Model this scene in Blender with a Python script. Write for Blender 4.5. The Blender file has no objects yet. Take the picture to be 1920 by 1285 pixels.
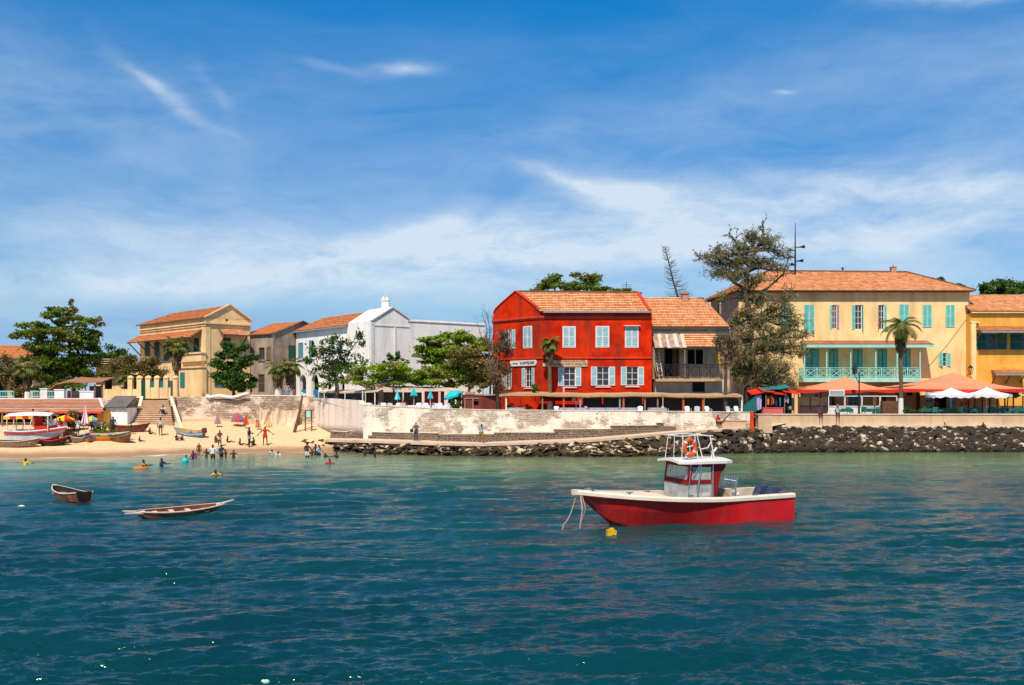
import bpy, bmesh, math, random
import numpy as np
from mathutils import Vector, Matrix, noise as mnoise
R = math.radians
random.seed(7)
rng = np.random.default_rng(11)
SC = bpy.context.scene
COL = SC.collection
# ------------------------------------------------------------------ camera, sun, sky
F = 1866.667          # focal length expressed in pixels of the 1920 px wide photograph
CX, HY, CH = 960.0, 745.0, 5.0
cam = bpy.data.cameras.new('camera')
cam.lens = 35.0
cam.sensor_width = 36.0
cam.shift_y = (HY - 642.5) / 1920.0
cam.clip_start = 0.5
cam.clip_end = 20000
camo = bpy.data.objects.new('camera', cam)
camo.location = (0, 0, CH)
camo.rotation_euler = (R(90), 0, 0)
COL.objects.link(camo)
SC.camera = camo
SC.view_settings.view_transform = 'Standard'
SC.view_settings.look = 'None'
SC.view_settings.exposure = 0.22
SC.view_settings.gamma = 1.0
SUN_EL, SUN_AZ = R(54), R(195)      # azimuth clockwise from +Y: behind the camera and to its left
sdir = Vector((math.sin(SUN_AZ) * math.cos(SUN_EL), math.cos(SUN_AZ) * math.cos(SUN_EL), math.sin(SUN_EL)))
sun = bpy.data.lights.new('sun', 'SUN')
sun.energy = 4.9
sun.angle = R(0.53)
sun.color = (1.0, 0.89, 0.74)
suno = bpy.data.objects.new('sun', sun)
suno.rotation_euler = sdir.to_track_quat('Z', 'Y').to_euler()
COL.objects.link(suno)
class NT:
 """small helper round a node tree"""
 def __init__(s, tree):
  s.t = tree
  s.n = tree.nodes
  s.l = tree.links
 def new(s, kind, **kw):
  nd = s.n.new(kind)
  for k, v in kw.items():
   setattr(nd, k, v)
  return nd
 def put(s, sock, v):
  if isinstance(v, bpy.types.NodeSocket):
   s.l.new(v, sock)
  elif v is not None:
   if sock.type == 'RGBA' and not isinstance(v, (int, float)) and len(v) == 3:
    v = (*v, 1)
   sock.default_value = v
 def math(s, op, a, b=None, c=None, clamp=False):
  nd = s.new('ShaderNodeMath', operation=op, use_clamp=clamp)
  s.put(nd.inputs[0], a)
  if b is not None:
   s.put(nd.inputs[1], b)
  if c is not None:
   s.put(nd.inputs[2], c)
  return nd.outputs[0]
 def vec(s, op, a, b=None):
  nd = s.new('ShaderNodeVectorMath', operation=op)
  s.put(nd.inputs[0], a)
  if b is not None:
   s.put(nd.inputs[1], b)
  return nd.outputs['Value'] if op in ('LENGTH', 'DOT_PRODUCT') else nd.outputs[0]
 def mix(s, f, a, b, blend='MIX'):
  nd = s.new('ShaderNodeMix', data_type='RGBA', blend_type=blend)
  nd.clamp_factor = True
  s.put(nd.inputs[0], f)
  s.put(nd.inputs[6], a)
  s.put(nd.inputs[7], b)
  return nd.outputs[2]
 def noise(s, vec, scale, detail=3, rough=.55, dist=0.0, out=0):
  nd = s.new('ShaderNodeTexNoise')
  s.put(nd.inputs['Vector'], vec)
  nd.inputs['Scale'].default_value = scale
  nd.inputs['Detail'].default_value = detail
  nd.inputs['Roughness'].default_value = rough
  nd.inputs['Distortion'].default_value = dist
  return nd.outputs[out]
 def ramp(s, f, stops, interp='LINEAR'):
  nd = s.new('ShaderNodeValToRGB')
  cr = nd.color_ramp
  cr.interpolation = interp
  while len(cr.elements) < len(stops):
   cr.elements.new(0.5)
  for e, (p, c) in zip(cr.elements, stops):
   e.position = p
   e.color = (c, c, c, 1) if isinstance(c, (int, float)) else (*c, 1)
  s.put(nd.inputs[0], f)
  return nd.outputs[0]
 def scale(s, vec, sx, sy, sz):
  return s.vec('MULTIPLY', vec, (sx, sy, sz))
def make_world():
 w = bpy.data.worlds.new('World')
 SC.world = w
 w.use_nodes = True
 w.node_tree.nodes.clear()
 t = NT(w.node_tree)
 out = t.new('ShaderNodeOutputWorld')
 bg = t.new('ShaderNodeBackground')
 sky = t.new('ShaderNodeTexSky')
 sky.sky_type = 'NISHITA'
 sky.sun_disc = False
 sky.sun_elevation = SUN_EL
 sky.sun_rotation = SUN_AZ
 sky.air_density = 1.0
 sky.dust_density = 0.3
 sky.ozone_density = 2.5
 gen = t.new('ShaderNodeTexCoord').outputs['Generated']
 sep = t.new('ShaderNodeSeparateXYZ')
 t.put(sep.inputs[0], gen)
 x, y, z = sep.outputs
 hor = t.math('SQRT', t.math('ADD', t.math('MULTIPLY', x, x), t.math('MULTIPLY', y, y)))
 el = t.math('DIVIDE', z, t.math('MAXIMUM', hor, 0.02))
 az = t.math('ARCTAN2', x, y)
 comb = t.new('ShaderNodeCombineXYZ')
 t.put(comb.inputs[0], az)
 t.put(comb.inputs[1], el)
 ae = comb.outputs[0]
 # clean-air tint that deepens upwards
 tint = t.ramp(el, [(0.0, (0.78, 0.88, 1.02)), (0.08, (0.52, 0.74, 0.92)), (0.20, (0.25, 0.68, 1.0)),
     (0.38, (0.0, 0.75, 1.22)), (0.9, (0.6, 0.85, 1.05))])
 skyc = t.mix(1.0, sky.outputs[0], tint, 'MULTIPLY')
 # wispy cloud
 warp = t.new('ShaderNodeTexNoise')
 t.put(warp.inputs['Vector'], t.scale(ae, 1.0, 2.0, 1.0))
 warp.inputs['Scale'].default_value = 5.0
 warp.inputs['Detail'].default_value = 3.0
 wv = t.vec('MULTIPLY', t.vec('SUBTRACT', warp.outputs['Color'], (0.5, 0.5, 0.5)), (0.10, 0.05, 0.0))
 aw = t.vec('ADD', ae, wv)
 sepw = t.new('ShaderNodeSeparateXYZ')
 t.put(sepw.inputs[0], aw)
 aX, aY = sepw.outputs[0], sepw.outputs[1]
 blobs = [  # px, py, rx, ry, tilt deg (up to the right), weight
  (700, 470, 420, 42, 9, .62), (560, 520, 500, 50, 3, .5), (790, 425, 90, 18, 14, .6),
  (1130, 355, 120, 34, -14, .8), (1300, 400, 300, 40, 0, .55), (1600, 400, 330, 60, -6, .6),
  (1750, 360, 240, 45, -8, .45), (1500, 470, 620, 48, 0, .85), (980, 470, 300, 40, 4, .75),
  (330, 205, 95, 14, -38, .42), (420, 190, 60, 12, -55, .22), (745, 122, 62, 9, 3, .55), (620, 128, 50, 9, -8, .28),
  (1855, 2, 130, 22, 0, 1.0), (250, 440, 380, 60, 6, .42),
  (1150, 250, 420, 60, 12, .16), (200, 560, 520, 30, 0, .42), (900, 545, 800, 26, 0, .6), (1200, 90, 260, 40, 25, .05),
  (1000, 260, 150, 30, 18, .16), (-800, 300, 900, 130, 5, .5), (2800, 300, 800, 150, -5, .5)]
 tot = None
 for (px, py, rx, ry, tilt, wgt) in blobs:
  cu, cv = math.atan((px - CX) / F), (HY - py) / F
  ca, sa = math.cos(R(tilt)), math.sin(R(tilt))
  dx = t.math('SUBTRACT', aX, cu)
  dy = t.math('SUBTRACT', aY, cv)
  u = t.math('ADD', t.math('MULTIPLY', dx, ca * F / rx), t.math('MULTIPLY', dy, sa * F / rx))
  v = t.math('ADD', t.math('MULTIPLY', dx, -sa * F / ry), t.math('MULTIPLY', dy, ca * F / ry))
  r2 = t.math('ADD', t.math('MULTIPLY', u, u), t.math('MULTIPLY', v, v))
  g = t.math('MULTIPLY', t.math('EXPONENT', t.math('MULTIPLY', r2, -0.9)), wgt)
  tot = g if tot is None else t.math('ADD', tot, g)
 rot = t.new('ShaderNodeMapping')
 rot.inputs['Rotation'].default_value = (0, 0, R(-12))
 rot.inputs['Scale'].default_value = (1.0, 3.2, 1)
 t.put(rot.inputs['Vector'], aw)
 n1 = t.noise(rot.outputs[0], 5.0, 8, .66, 0.12)
 n2 = t.noise(t.scale(aw, 1.0, 2.6, 1), 16.0, 7, .66, 0.2)
 tex = t.math('ADD', t.math('MULTIPLY', n1, 1.5), t.math('MULTIPLY', n2, .6))
 cloud = t.math('MULTIPLY', tot, t.math('MULTIPLY', t.math('SUBTRACT', tex, 0.62), 1.35), clamp=True)
 wisp = None
 for (px, py, rx, ry, tilt, wgt) in [(1835, 26, 115, 26, 2, 1.9), (620, 498, 170, 13, 15, .5), (765, 440, 110, 15, 20, .6), (1065, 342, 85, 13, -18, .75), (1185, 372, 80, 17, 8, .7),
          (742, 122, 50, 8, 4, .4), (300, 185, 70, 13, -42, .2), (410, 250, 70, 12, -18, .18), (1492, 178, 16, 5, -8, .5), (1700, 370, 230, 26, -9, .35), (1420, 470, 420, 18, 2, .35), (250, 470, 260, 24, 3, .3)]:
  cu, cv = math.atan((px - CX) / F), (HY - py) / F
  ca, sa = math.cos(R(tilt)), math.sin(R(tilt))
  dx, dy = t.math('SUBTRACT', aX, cu), t.math('SUBTRACT', aY, cv)
  u = t.math('ADD', t.math('MULTIPLY', dx, ca * F / rx), t.math('MULTIPLY', dy, sa * F / rx))
  v = t.math('ADD', t.math('MULTIPLY', dx, -sa * F / ry), t.math('MULTIPLY', dy, ca * F / ry))
  g = t.math('MULTIPLY', t.math('EXPONENT', t.math('MULTIPLY', t.math('ADD', t.math('MULTIPLY', u, u), t.math('MULTIPLY', v, v)), -1.0)), wgt)
  wisp = g if wisp is None else t.math('ADD', wisp, g)
 fine = t.noise(t.scale(aw, 1.0, 2.2, 1), 26.0, 7, .68, .3)
 cloud = t.math('ADD', cloud, t.math('MULTIPLY', wisp, t.math('SUBTRACT', t.math('MULTIPLY', fine, 2.4), .55)), clamp=True)
 # a thin all-over veil
 veil = t.math('MULTIPLY', t.ramp(t.noise(rot.outputs[0], 2.5, 6, .6, .5), [(0.38, 0.0), (0.74, 1.0)]),
    t.ramp(el, [(0.0, .42), (0.22, .40), (0.40, .02), (1, .2)]))
 cloud = t.math('ADD', cloud, t.math('MULTIPLY', veil, 0.8), clamp=True)
 cloud = t.math('MULTIPLY', cloud, 0.92)
 col = t.mix(cloud, skyc, (5.9, 6.9, 7.9))
 # grey blue cloud bank low over the sea
 bank = t.math('MULTIPLY', t.ramp(t.noise(t.scale(aw, 1.0, 7.0, 1), 4.0, 4, .55), [(0.30, 0.0), (0.52, 1.0)]),
    t.ramp(el, [(0.02, 1.0), (0.072, .9), (0.093, 0.0)]))
 col = t.mix(t.math('MULTIPLY', bank, .8), col, (2.2, 3.9, 6.6))
 t.put(bg.inputs[0], col)
 bg.inputs[1].default_value = 0.1
 t.l.new(bg.outputs[0], out.inputs[0])
make_world()
# ------------------------------------------------------------------ materials
def base_mat(name):
 m = bpy.data.materials.new(name)
 m.use_nodes = True
 t = NT(m.node_tree)
 b = t.n['Principled BSDF']
 return m, t, b
def mat(name, c1, c2=None, scale=2.0, rough=.85, bump=0.0, bscale=8.0, metal=0.0, spec=.3,
  dirt=None, dirt_amt=.5, dirt_scale=1.2, squash=(1, 1, 1), lo=.35, hi=.65, isl=0.0, coat=0.0, trans=0.0):
 m, t, b = base_mat(name)
 pos = t.new('ShaderNodeNewGeometry')
 p = pos.outputs['Position']
 c2 = c2 or tuple(v * .8 for v in c1)
 n = t.noise(t.scale(p, *squash), scale, 5, .6)
 col = t.mix(t.ramp(n, [(lo, 0.0), (hi, 1.0)]), c1, c2)
 if isl:
  rnd = pos.outputs['Random Per Island']
  col = t.mix(1.0, col, t.ramp(rnd, [(0.0, 1 - isl), (1.0, 1 + isl)]), 'MULTIPLY')
 if dirt:
  dn = t.noise(t.scale(p, 1, 1, .16), dirt_scale, 6, .7)
  dm = t.math('MULTIPLY', t.ramp(dn, [(.45, 0.0), (.72, 1.0)]), dirt_amt)
  col = t.mix(dm, col, dirt)
 t.put(b.inputs['Base Color'], col)
 b.inputs['Roughness'].default_value = rough
 b.inputs['Metallic'].default_value = metal
 b.inputs['Specular IOR Level'].default_value = spec
 if coat:
  b.inputs['Coat Weight'].default_value = coat
 if bump:
  bn = t.new('ShaderNodeBump')
  bn.inputs['Strength'].default_value = 1.0
  bn.inputs['Distance'].default_value = bump
  t.put(bn.inputs['Height'], t.noise(t.scale(p, *squash), bscale, 5, .65))
  t.l.new(bn.outputs[0], b.inputs['Normal'])
 return m
def leaf_mat(name, c1, c2, c3=None, transl=.35, scale=.55):
 m, t, b = base_mat(name)
 g = t.new('ShaderNodeNewGeometry')
 n = t.noise(g.outputs['Position'], scale, 3, .6)
 col = t.mix(t.ramp(n, [(.38, 0.0), (.62, 1.0)]), c1, c2)
 if c3:
  n2 = t.noise(t.vec('ADD', g.outputs['Position'], (31, 7, 3)), scale * .8, 3, .6)
  col = t.mix(t.ramp(n2, [(.52, 0.0), (.62, 1.0)]), col, c3)
 col = t.mix(1.0, col, t.ramp(g.outputs['Random Per Island'], [(0.0, .62), (1.0, 1.45)]), 'MULTIPLY')
 t.put(b.inputs['Base Color'], col)
 b.inputs['Roughness'].default_value = .6
 b.inputs['Specular IOR Level'].default_value = .25
 tr = t.new('ShaderNodeBsdfTranslucent')
 t.put(tr.inputs[0], col)
 mx = t.new('ShaderNodeMixShader')
 mx.inputs[0].default_value = transl
 out = t.n['Material Output']
 t.l.new(b.outputs[0], mx.inputs[1])
 t.l.new(tr.outputs[0], mx.inputs[2])
 t.l.new(mx.outputs[0], out.inputs[0])
 return m
def tile_mat(name, cols, gap_shade=(.10, .035, .015), row=.36, width=.30, moss=None):
 m, t, b = base_mat(name)
 uv = t.new('ShaderNodeTexCoord').outputs['UV']
 g = t.new('ShaderNodeNewGeometry').outputs['Position']
 br = t.new('ShaderNodeTexBrick')
 br.offset = .5
 t.put(br.inputs['Vector'], uv)
 br.inputs['Color1'].default_value = (0, 0, 0, 1)
 br.inputs['Color2'].default_value = (1, 1, 1, 1)
 br.inputs['Mortar'].default_value = (.5, .5, .5, 1)
 br.inputs['Scale'].default_value = 1.0
 br.inputs['Mortar Size'].default_value = .010
 br.inputs['Mortar Smooth'].default_value = .3
 br.inputs['Brick Width'].default_value = width
 br.inputs['Row Height'].default_value = row
 tone = t.ramp(br.outputs[0], [(i / (len(cols) - 1), c) for i, c in enumerate(cols)])
 n = t.noise(g, .9, 5, .65)
 tone = t.mix(t.math('MULTIPLY', t.ramp(n, [(.4, 0.0), (.7, 1.0)]), .55), tone, cols[-1])
 n2 = t.noise(t.vec('ADD', g, (9, 3, 1)), 2.2, 5, .7)
 tone = t.mix(t.math('MULTIPLY', t.ramp(n2, [(.55, 0.0), (.75, 1.0)]), .6), tone, moss or (.12, .05, .025))
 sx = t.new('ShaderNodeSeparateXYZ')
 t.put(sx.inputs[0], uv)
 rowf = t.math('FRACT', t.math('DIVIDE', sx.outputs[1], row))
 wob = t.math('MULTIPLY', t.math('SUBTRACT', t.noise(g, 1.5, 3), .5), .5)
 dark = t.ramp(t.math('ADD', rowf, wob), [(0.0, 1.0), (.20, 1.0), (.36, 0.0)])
 tone = t.mix(t.math('MULTIPLY', dark, .8), tone, gap_shade)  # shadow line under each overlapping tile course, painted into the colour
 tone = t.mix(t.math('MULTIPLY', br.outputs[1], .25), tone, gap_shade)
 t.put(b.inputs['Base Color'], tone)
 b.inputs['Roughness'].default_value = .9
 b.inputs['Specular IOR Level'].default_value = .2
 wv = t.math('SINE', t.math('MULTIPLY', sx.outputs[0], 2 * math.pi / width))
 bn = t.new('ShaderNodeBump')
 bn.inputs['Distance'].default_value = .03
 t.put(bn.inputs['Height'], wv)
 t.l.new(bn.outputs[0], b.inputs['Normal'])
 return m
def stone_mat(name, plaster, stone, joint, cover=.5, sx=.55, sz=.22, stain=(.12, .09, .07), stain_amt=.5, bottom=None, patch=.35):
 """rubble masonry in courses, partly hidden under worn plaster"""
 m, t, b = base_mat(name)
 p = t.new('ShaderNodeNewGeometry').outputs['Position']
 warp = t.vec('MULTIPLY', t.vec('SUBTRACT', t.noise(p, 1.4, 3, .6, out=1), (.5, .5, .5)), (.7, .7, .30))
 q = t.vec('ADD', p, warp)
 sp = t.new('ShaderNodeSeparateXYZ')
 t.put(sp.inputs[0], q)
 cb = t.new('ShaderNodeCombineXYZ')
 t.put(cb.inputs[0], t.math('ADD', sp.outputs[0], t.math('MULTIPLY', sp.outputs[1], .7)))
 t.put(cb.inputs[1], sp.outputs[2])
 br = t.new('ShaderNodeTexBrick')
 t.put(br.inputs['Vector'], cb.outputs[0])
 br.offset = .43
 br.inputs['Scale'].default_value = 1.0
 br.inputs['Brick Width'].default_value = sx
 br.inputs['Row Height'].default_value = sz
 br.inputs['Mortar Size'].default_value = .03
 br.inputs['Mortar Smooth'].default_value = .5
 br.inputs['Color1'].default_value = (.25, .25, .25, 1)
 br.inputs['Color2'].default_value = (1, 1, 1, 1)
 br.inputs['Mortar'].default_value = (.6, .6, .6, 1)
 fine = t.noise(t.scale(p, 1, 1, 1.8), 5.0, 6, .7)
 st = t.mix(1.0, stone, t.ramp(br.outputs[0], [(0.2, .6), (1.0, 1.3)]), 'MULTIPLY')
 st = t.mix(t.ramp(fine, [(.35, .6), (.6, 0.0)]), st, tuple(v * .45 for v in stone))
 st = t.mix(t.math('MULTIPLY', br.outputs[1], .9), st, joint)
 pl = t.mix(t.ramp(fine, [(.35, .5), (.65, 0.0)]), plaster, tuple(v * .72 for v in plaster))
 cov = t.noise(t.scale(t.vec('ADD', p, (5, 0, 2)), 1, 1, 1.6), patch, 6, .7)
 cm = t.ramp(t.math('ADD', cov, t.math('MULTIPLY', fine, .22)), [(cover, 0.0), (cover + .07, 1.0)])
 col = t.mix(cm, st, pl)
 sn = t.noise(t.scale(p, 1.3, 1.3, .14), 1.0, 6, .7)
 col = t.mix(t.math('MULTIPLY', t.ramp(sn, [(.48, 0.0), (.72, 1.0)]), stain_amt), col, stain)
 if bottom:
  zc, zr, bc = bottom
  spz = t.new('ShaderNodeSeparateXYZ')
  t.put(spz.inputs[0], p)
  f = t.math('DIVIDE', t.math('SUBTRACT', zc, spz.outputs[2]), zr)
  f = t.math('ADD', f, t.math('MULTIPLY', t.math('SUBTRACT', fine, .5), 2.4), clamp=True)
  col = t.mix(f, col, bc)
 t.put(b.inputs['Base Color'], col)
 b.inputs['Roughness'].default_value = .95
 b.inputs['Specular IOR Level'].default_value = .15
 bn = t.new('ShaderNodeBump')
 bn.inputs['Distance'].default_value = .06
 hgt = t.math('ADD', fine, t.math('MULTIPLY', t.math('MULTIPLY', br.outputs[1], t.math('SUBTRACT', 1.0, cm)), -.8))
 t.put(bn.inputs['Height'], hgt)
 t.l.new(bn.outputs[0], b.inputs['Normal'])
 return m
MT = {}
def defmat(k, *a, **kw):
 MT[k] = mat(k, *a, **kw)
defmat('white_paint', (.78, .76, .72), (.66, .63, .6), dirt=(.35, .3, .26), dirt_amt=.35)
defmat('white_wall', (.92, .89, .84), (.84, .81, .76), .5, dirt=(.36, .32, .31), dirt_amt=.5, dirt_scale=.8, bump=.01)
defmat('grey_wall', (.42, .33, .24), (.27, .21, .16), .8, dirt=(.10, .085, .075), dirt_amt=.8, dirt_scale=.9, bump=.02)
defmat('cream_wall', (.92, .66, .34), (.78, .53, .25), .6, dirt=(.33, .22, .13), dirt_amt=.5, dirt_scale=.9, bump=.012)
defmat('yellow_wall', (.95, .68, .33), (.84, .54, .23), .45, dirt=(.45, .29, .14), dirt_amt=.6, dirt_scale=.8, bump=.01)
defmat('ochre_wall', (.80, .43, .07), (.66, .33, .045), .6, dirt=(.3, .16, .05), dirt_amt=.4, bump=.01)
defmat('red_wall', (.68, .032, .004), (.42, .014, .003), .6, lo=.44, hi=.62, rough=.9, dirt=(.17, .03, .018), dirt_amt=.9, dirt_scale=.9, bump=.012, spec=.05)
defmat('red_trim', (.66, .06, .018), (.5, .035, .012), 1.2, rough=.7)
defmat('stained_wall', (.50, .38, .25), (.33, .24, .17), 1.0, dirt=(.12, .09, .07), dirt_amt=.7, bump=.02)
defmat('pink_wall', (.50, .27, .19), (.38, .2, .15), 1.0, dirt=(.16, .1, .08), dirt_amt=.6, bump=.02)
defmat('plain_cream', (.62, .5, .34), (.5, .38, .25), .9, dirt=(.2, .14, .1), dirt_amt=.4)
defmat('teal_paint', (.13, .46, .40), (.10, .37, .33), 2, rough=.55)
defmat('teal_dark', (.02, .21, .19), (.015, .15, .14), 2, rough=.5)
defmat('teal_light', (.33, .66, .58), (.26, .56, .5), 2, rough=.6)
defmat('green_paint', (.015, .10, .07), (.01, .07, .05), 2, rough=.5)
defmat('blue_shutter', (.30, .47, .52), (.22, .38, .44), 2, rough=.6)
defmat('blue_door', (.02, .22, .42), (.015, .17, .34), 2, rough=.5)
defmat('teal_shutter', (.12, .31, .37), (.08, .24, .3), 2, rough=.6)
defmat('lilac_paint', (.35, .25, .27), (.28, .2, .22), 2, rough=.6)
defmat('yellow_shutter', (.65, .38, .08), (.5, .28, .06), 2)
defmat('brown_wood', (.16, .07, .03), (.09, .04, .02), 4, rough=.8, bump=.01)
defmat('old_wood', (.30, .20, .13), (.17, .11, .075), 5, rough=.9, bump=.01)
defmat('pale_wood', (.52, .36, .22), (.38, .25, .15), 5, rough=.9)
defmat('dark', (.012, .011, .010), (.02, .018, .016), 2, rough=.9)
defmat('screen', (.075, .075, .08), (.045, .045, .05), .9, rough=.9)
defmat('iron', (.02, .02, .022), (.03, .028, .026), 6, rough=.5, metal=.3)
defmat('steel', (.55, .57, .6), (.42, .44, .47), 6, rough=.3, metal=.85)
defmat('gutter', (.28, .33, .36), (.2, .25, .28), 3, rough=.6)
defmat('orange_post', (.55, .1, .02), (.4, .07, .015), 3)
defmat('tent', (.72, .25, .13), (.66, .21, .11), .4, rough=.8)
defmat('tent_red', (.62, .03, .012), (.5, .02, .01), 1, rough=.7)
defmat('thatch', (.56, .33, .16), (.38, .22, .11), 3, rough=.95, bump=.05, bscale=14)
defmat('canvas', (.66, .52, .36), (.5, .38, .25), 1.5, rough=.9)
defmat('white_cloth', (.80, .77, .80), (.68, .64, .7), 1, rough=.8)
defmat('white_plastic', (.78, .78, .78), (.66, .66, .68), 2, rough=.4)
defmat('turquoise', (.02, .47, .50), (.015, .38, .44), 2, rough=.7)
defmat('maroon', (.17, .025, .02), (.11, .018, .015), 1.6, dirt=(.3, .14, .1), dirt_amt=.4, bump=.01)
defmat('bark', (.13, .085, .055), (.06, .042, .03), 5, rough=.95, bump=.04, squash=(1, 1, .3))
defmat('pale_bark', (.36, .25, .17), (.22, .15, .10), 4, rough=.95, bump=.03, squash=(1, 1, .3))
defmat('palm_bark', (.10, .06, .035), (.19, .12, .07), 9, rough=.95, bump=.04, squash=(.4, .4, 2))
defmat('dead_frond', (.10, .06, .025), (.20, .13, .06), 3, rough=.95, isl=.4)
defmat('sand', (.74, .42, .17), (.62, .33, .13), .5, rough=.95, bump=.05, bscale=2.2, spec=.1)
defmat('terrace', (.40, .29, .20), (.30, .22, .15), .8, rough=.95)
defmat('path', (.68, .50, .36), (.54, .38, .26), 1.1, rough=.95, bump=.02, squash=(1, 1, 1))
defmat('stair', (.78, .56, .37), (.66, .46, .29), 1.5, rough=.95, bump=.01)
defmat('stair_riser', (.42, .27, .16), (.34, .21, .12), 1.5, rough=.95)
defmat('hull_red', (.72, .010, .012), (.52, .010, .012), .9, rough=.30, spec=.4, coat=.3, dirt=(.42, .10, .09), dirt_amt=.25)
defmat('canvas_red', (.26, .008, .008), (.20, .006, .007), 2, rough=.7)
defmat('gel_cream', (.80, .68, .52), (.72, .6, .46), 1.5, rough=.4, spec=.4, dirt=(.45, .34, .25), dirt_amt=.3)
defmat('gel_white', (.78, .74, .68), (.7, .66, .6), 1.5, rough=.35, spec=.5)
defmat('deck_inside', (.55, .46, .36), (.42, .34, .26), 2.5, rough=.6)
defmat('motor', (.03, .045, .085), (.02, .03, .06), 3, rough=.28, spec=.6)
defmat('black_rubber', (.012, .012, .013), (.02, .02, .02), 3, rough=.6)
defmat('ring_orange', (.80, .10, .01), (.72, .08, .01), 3, rough=.55)
defmat('rope', (.42, .33, .24), (.28, .21, .15), 12, rough=.95)
defmat('buoy_yellow', (.72, .42, .01), (.5, .28, .01), 5, rough=.6)
defmat('pirogue', (.24, .075, .03), (.13, .04, .02), 3, rough=.7, dirt=(.5, .35, .25), dirt_amt=.4)
defmat('pirogue_in', (.16, .045, .02), (.09, .03, .015), 3, rough=.8)
defmat('bleached', (.66, .52, .4), (.5, .38, .28), 4, rough=.9)
defmat('rust_tin', (.22, .12, .08), (.38, .30, .25), 1.4, rough=.8)
defmat('roof_grey', (.15, .13, .115), (.10, .09, .08), 1.4, rough=.9, bump=.02)
defmat('hedge_dark', (.03, .07, .015), (.05, .10, .02), 1)
defmat('concrete', (.66, .45, .26), (.54, .37, .23), .7, dirt=(.30, .2, .13), dirt_amt=.45, bump=.015)
defmat('cap', (.74, .6, .46), (.6, .48, .36), 1.3, rough=.9)
defmat('skin_dark', (.055, .026, .014), (.045, .02, .011), 3, rough=.45, spec=.4)
defmat('skin_tan', (.32, .17, .10), (.28, .15, .09), 3, rough=.5)
defmat('hair_black', (.008, .007, .006), (.012, .01, .009), 5, rough=.8)
MT['tile'] = tile_mat('tile', [(.62, .22, .075), (.74, .33, .14), (.82, .45, .24)], row=.37, width=.34, moss=(.22, .09, .045))
MT['tile_orange'] = tile_mat('tile_orange', [(.54, .17, .05), (.66, .25, .085), (.62, .28, .12)], row=.4, width=.3, gap_shade=(.28, .07, .02), moss=(.36, .13, .05))
MT['tile_pale'] = tile_mat('tile_pale', [(.50, .25, .15), (.56, .30, .19), (.46, .2, .12)], row=.5, width=.4, gap_shade=(.3, .12, .06), moss=(.42, .2, .1))
MT['wall_rubble'] = stone_mat('wall_rubble', (.80, .65, .50), (.52, .38, .27), (.30, .21, .14), cover=.60, stain_amt=.25)
MT['wall_long'] = stone_mat('wall_long', (.90, .79, .64), (.50, .39, .29), (.74, .62, .48), cover=.545, sx=.5, sz=.17, stain_amt=.5, stain=(.34, .27, .21), patch=.34)
MT['wall_plaster'] = stone_mat('wall_plaster', (.86, .74, .63), (.36, .28, .23), (.2, .15, .12), cover=.40, stain_amt=.55, stain=(.22, .15, .11), bottom=(2.3, .7, (.16, .11, .085)))
MT['step_stone'] = stone_mat('step_stone', (.46, .33, .22), (.16, .11, .075), (.42, .31, .22), cover=.72, sx=.34, sz=.2, stain_amt=.3)
MT['leaf_green'] = leaf_mat('leaf_green', (.17, .27, .015), (.07, .13, .012), (.20, .16, .045))
MT['leaf_acacia'] = leaf_mat('leaf_acacia', (.29, .42, .02), (.16, .26, .015), (.24, .20, .06))
MT['leaf_dark'] = leaf_mat('leaf_dark', (.05, .12, .016), (.09, .17, .022), (.035, .075, .015))
MT['leaf_olive'] = leaf_mat('leaf_olive', (.24, .19, .055), (.13, .12, .03), (.34, .22, .10))
MT['needle'] = leaf_mat('needle', (.25, .23, .09), (.14, .14, .06), (.32, .23, .11), transl=.3)
MT['needle_brown'] = leaf_mat('needle_brown', (.20, .12, .055), (.09, .065, .03), (.28, .18, .09), transl=.2)
MT['leaf_palm'] = leaf_mat('leaf_palm', (.17, .2, .03), (.08, .12, .022), (.3, .24, .07))
def pane_mat():
 m, t, b = base_mat('window_glass')
 g = t.new('ShaderNodeNewGeometry').outputs['Position']
 t.put(b.inputs['Base Color'], t.mix(t.noise(g, 1.2, 3), (.012, .014, .016), (.05, .055, .06)))
 b.inputs['Roughness'].default_value = .12
 return m
MT['glass'] = pane_mat()
def plastic_pane():
 m, t, b = base_mat('clear_vinyl')
 g = t.new('ShaderNodeNewGeometry').outputs['Position']
 n = t.noise(g, 2.2, 4, .6)
 t.put(b.inputs['Base Color'], t.mix(n, (.72, .69, .62), (.86, .83, .76)))
 b.inputs['Roughness'].default_value = .25
 tr = t.new('ShaderNodeBsdfTransparent')
 tr.inputs[0].default_value = (.93, .95, .93, 1)
 mx = t.new('ShaderNodeMixShader')
 t.put(mx.inputs[0], t.ramp(n, [(.35, .30), (.7, .6)]))
 t.l.new(tr.outputs[0], mx.inputs[1])
 t.l.new(b.outputs[0], mx.inputs[2])
 t.l.new(mx.outputs[0], t.n['Material Output'].inputs[0])
 return m
MT['vinyl'] = plastic_pane()
def cloth_mat(col):
 k = 'cloth_%02d_%02d_%02d' % tuple(int(c * 99) for c in col)
 if k not in MT:
  MT[k] = mat(k, col, tuple(c * .7 for c in col), 6, rough=.85)
 return MT[k]
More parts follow.
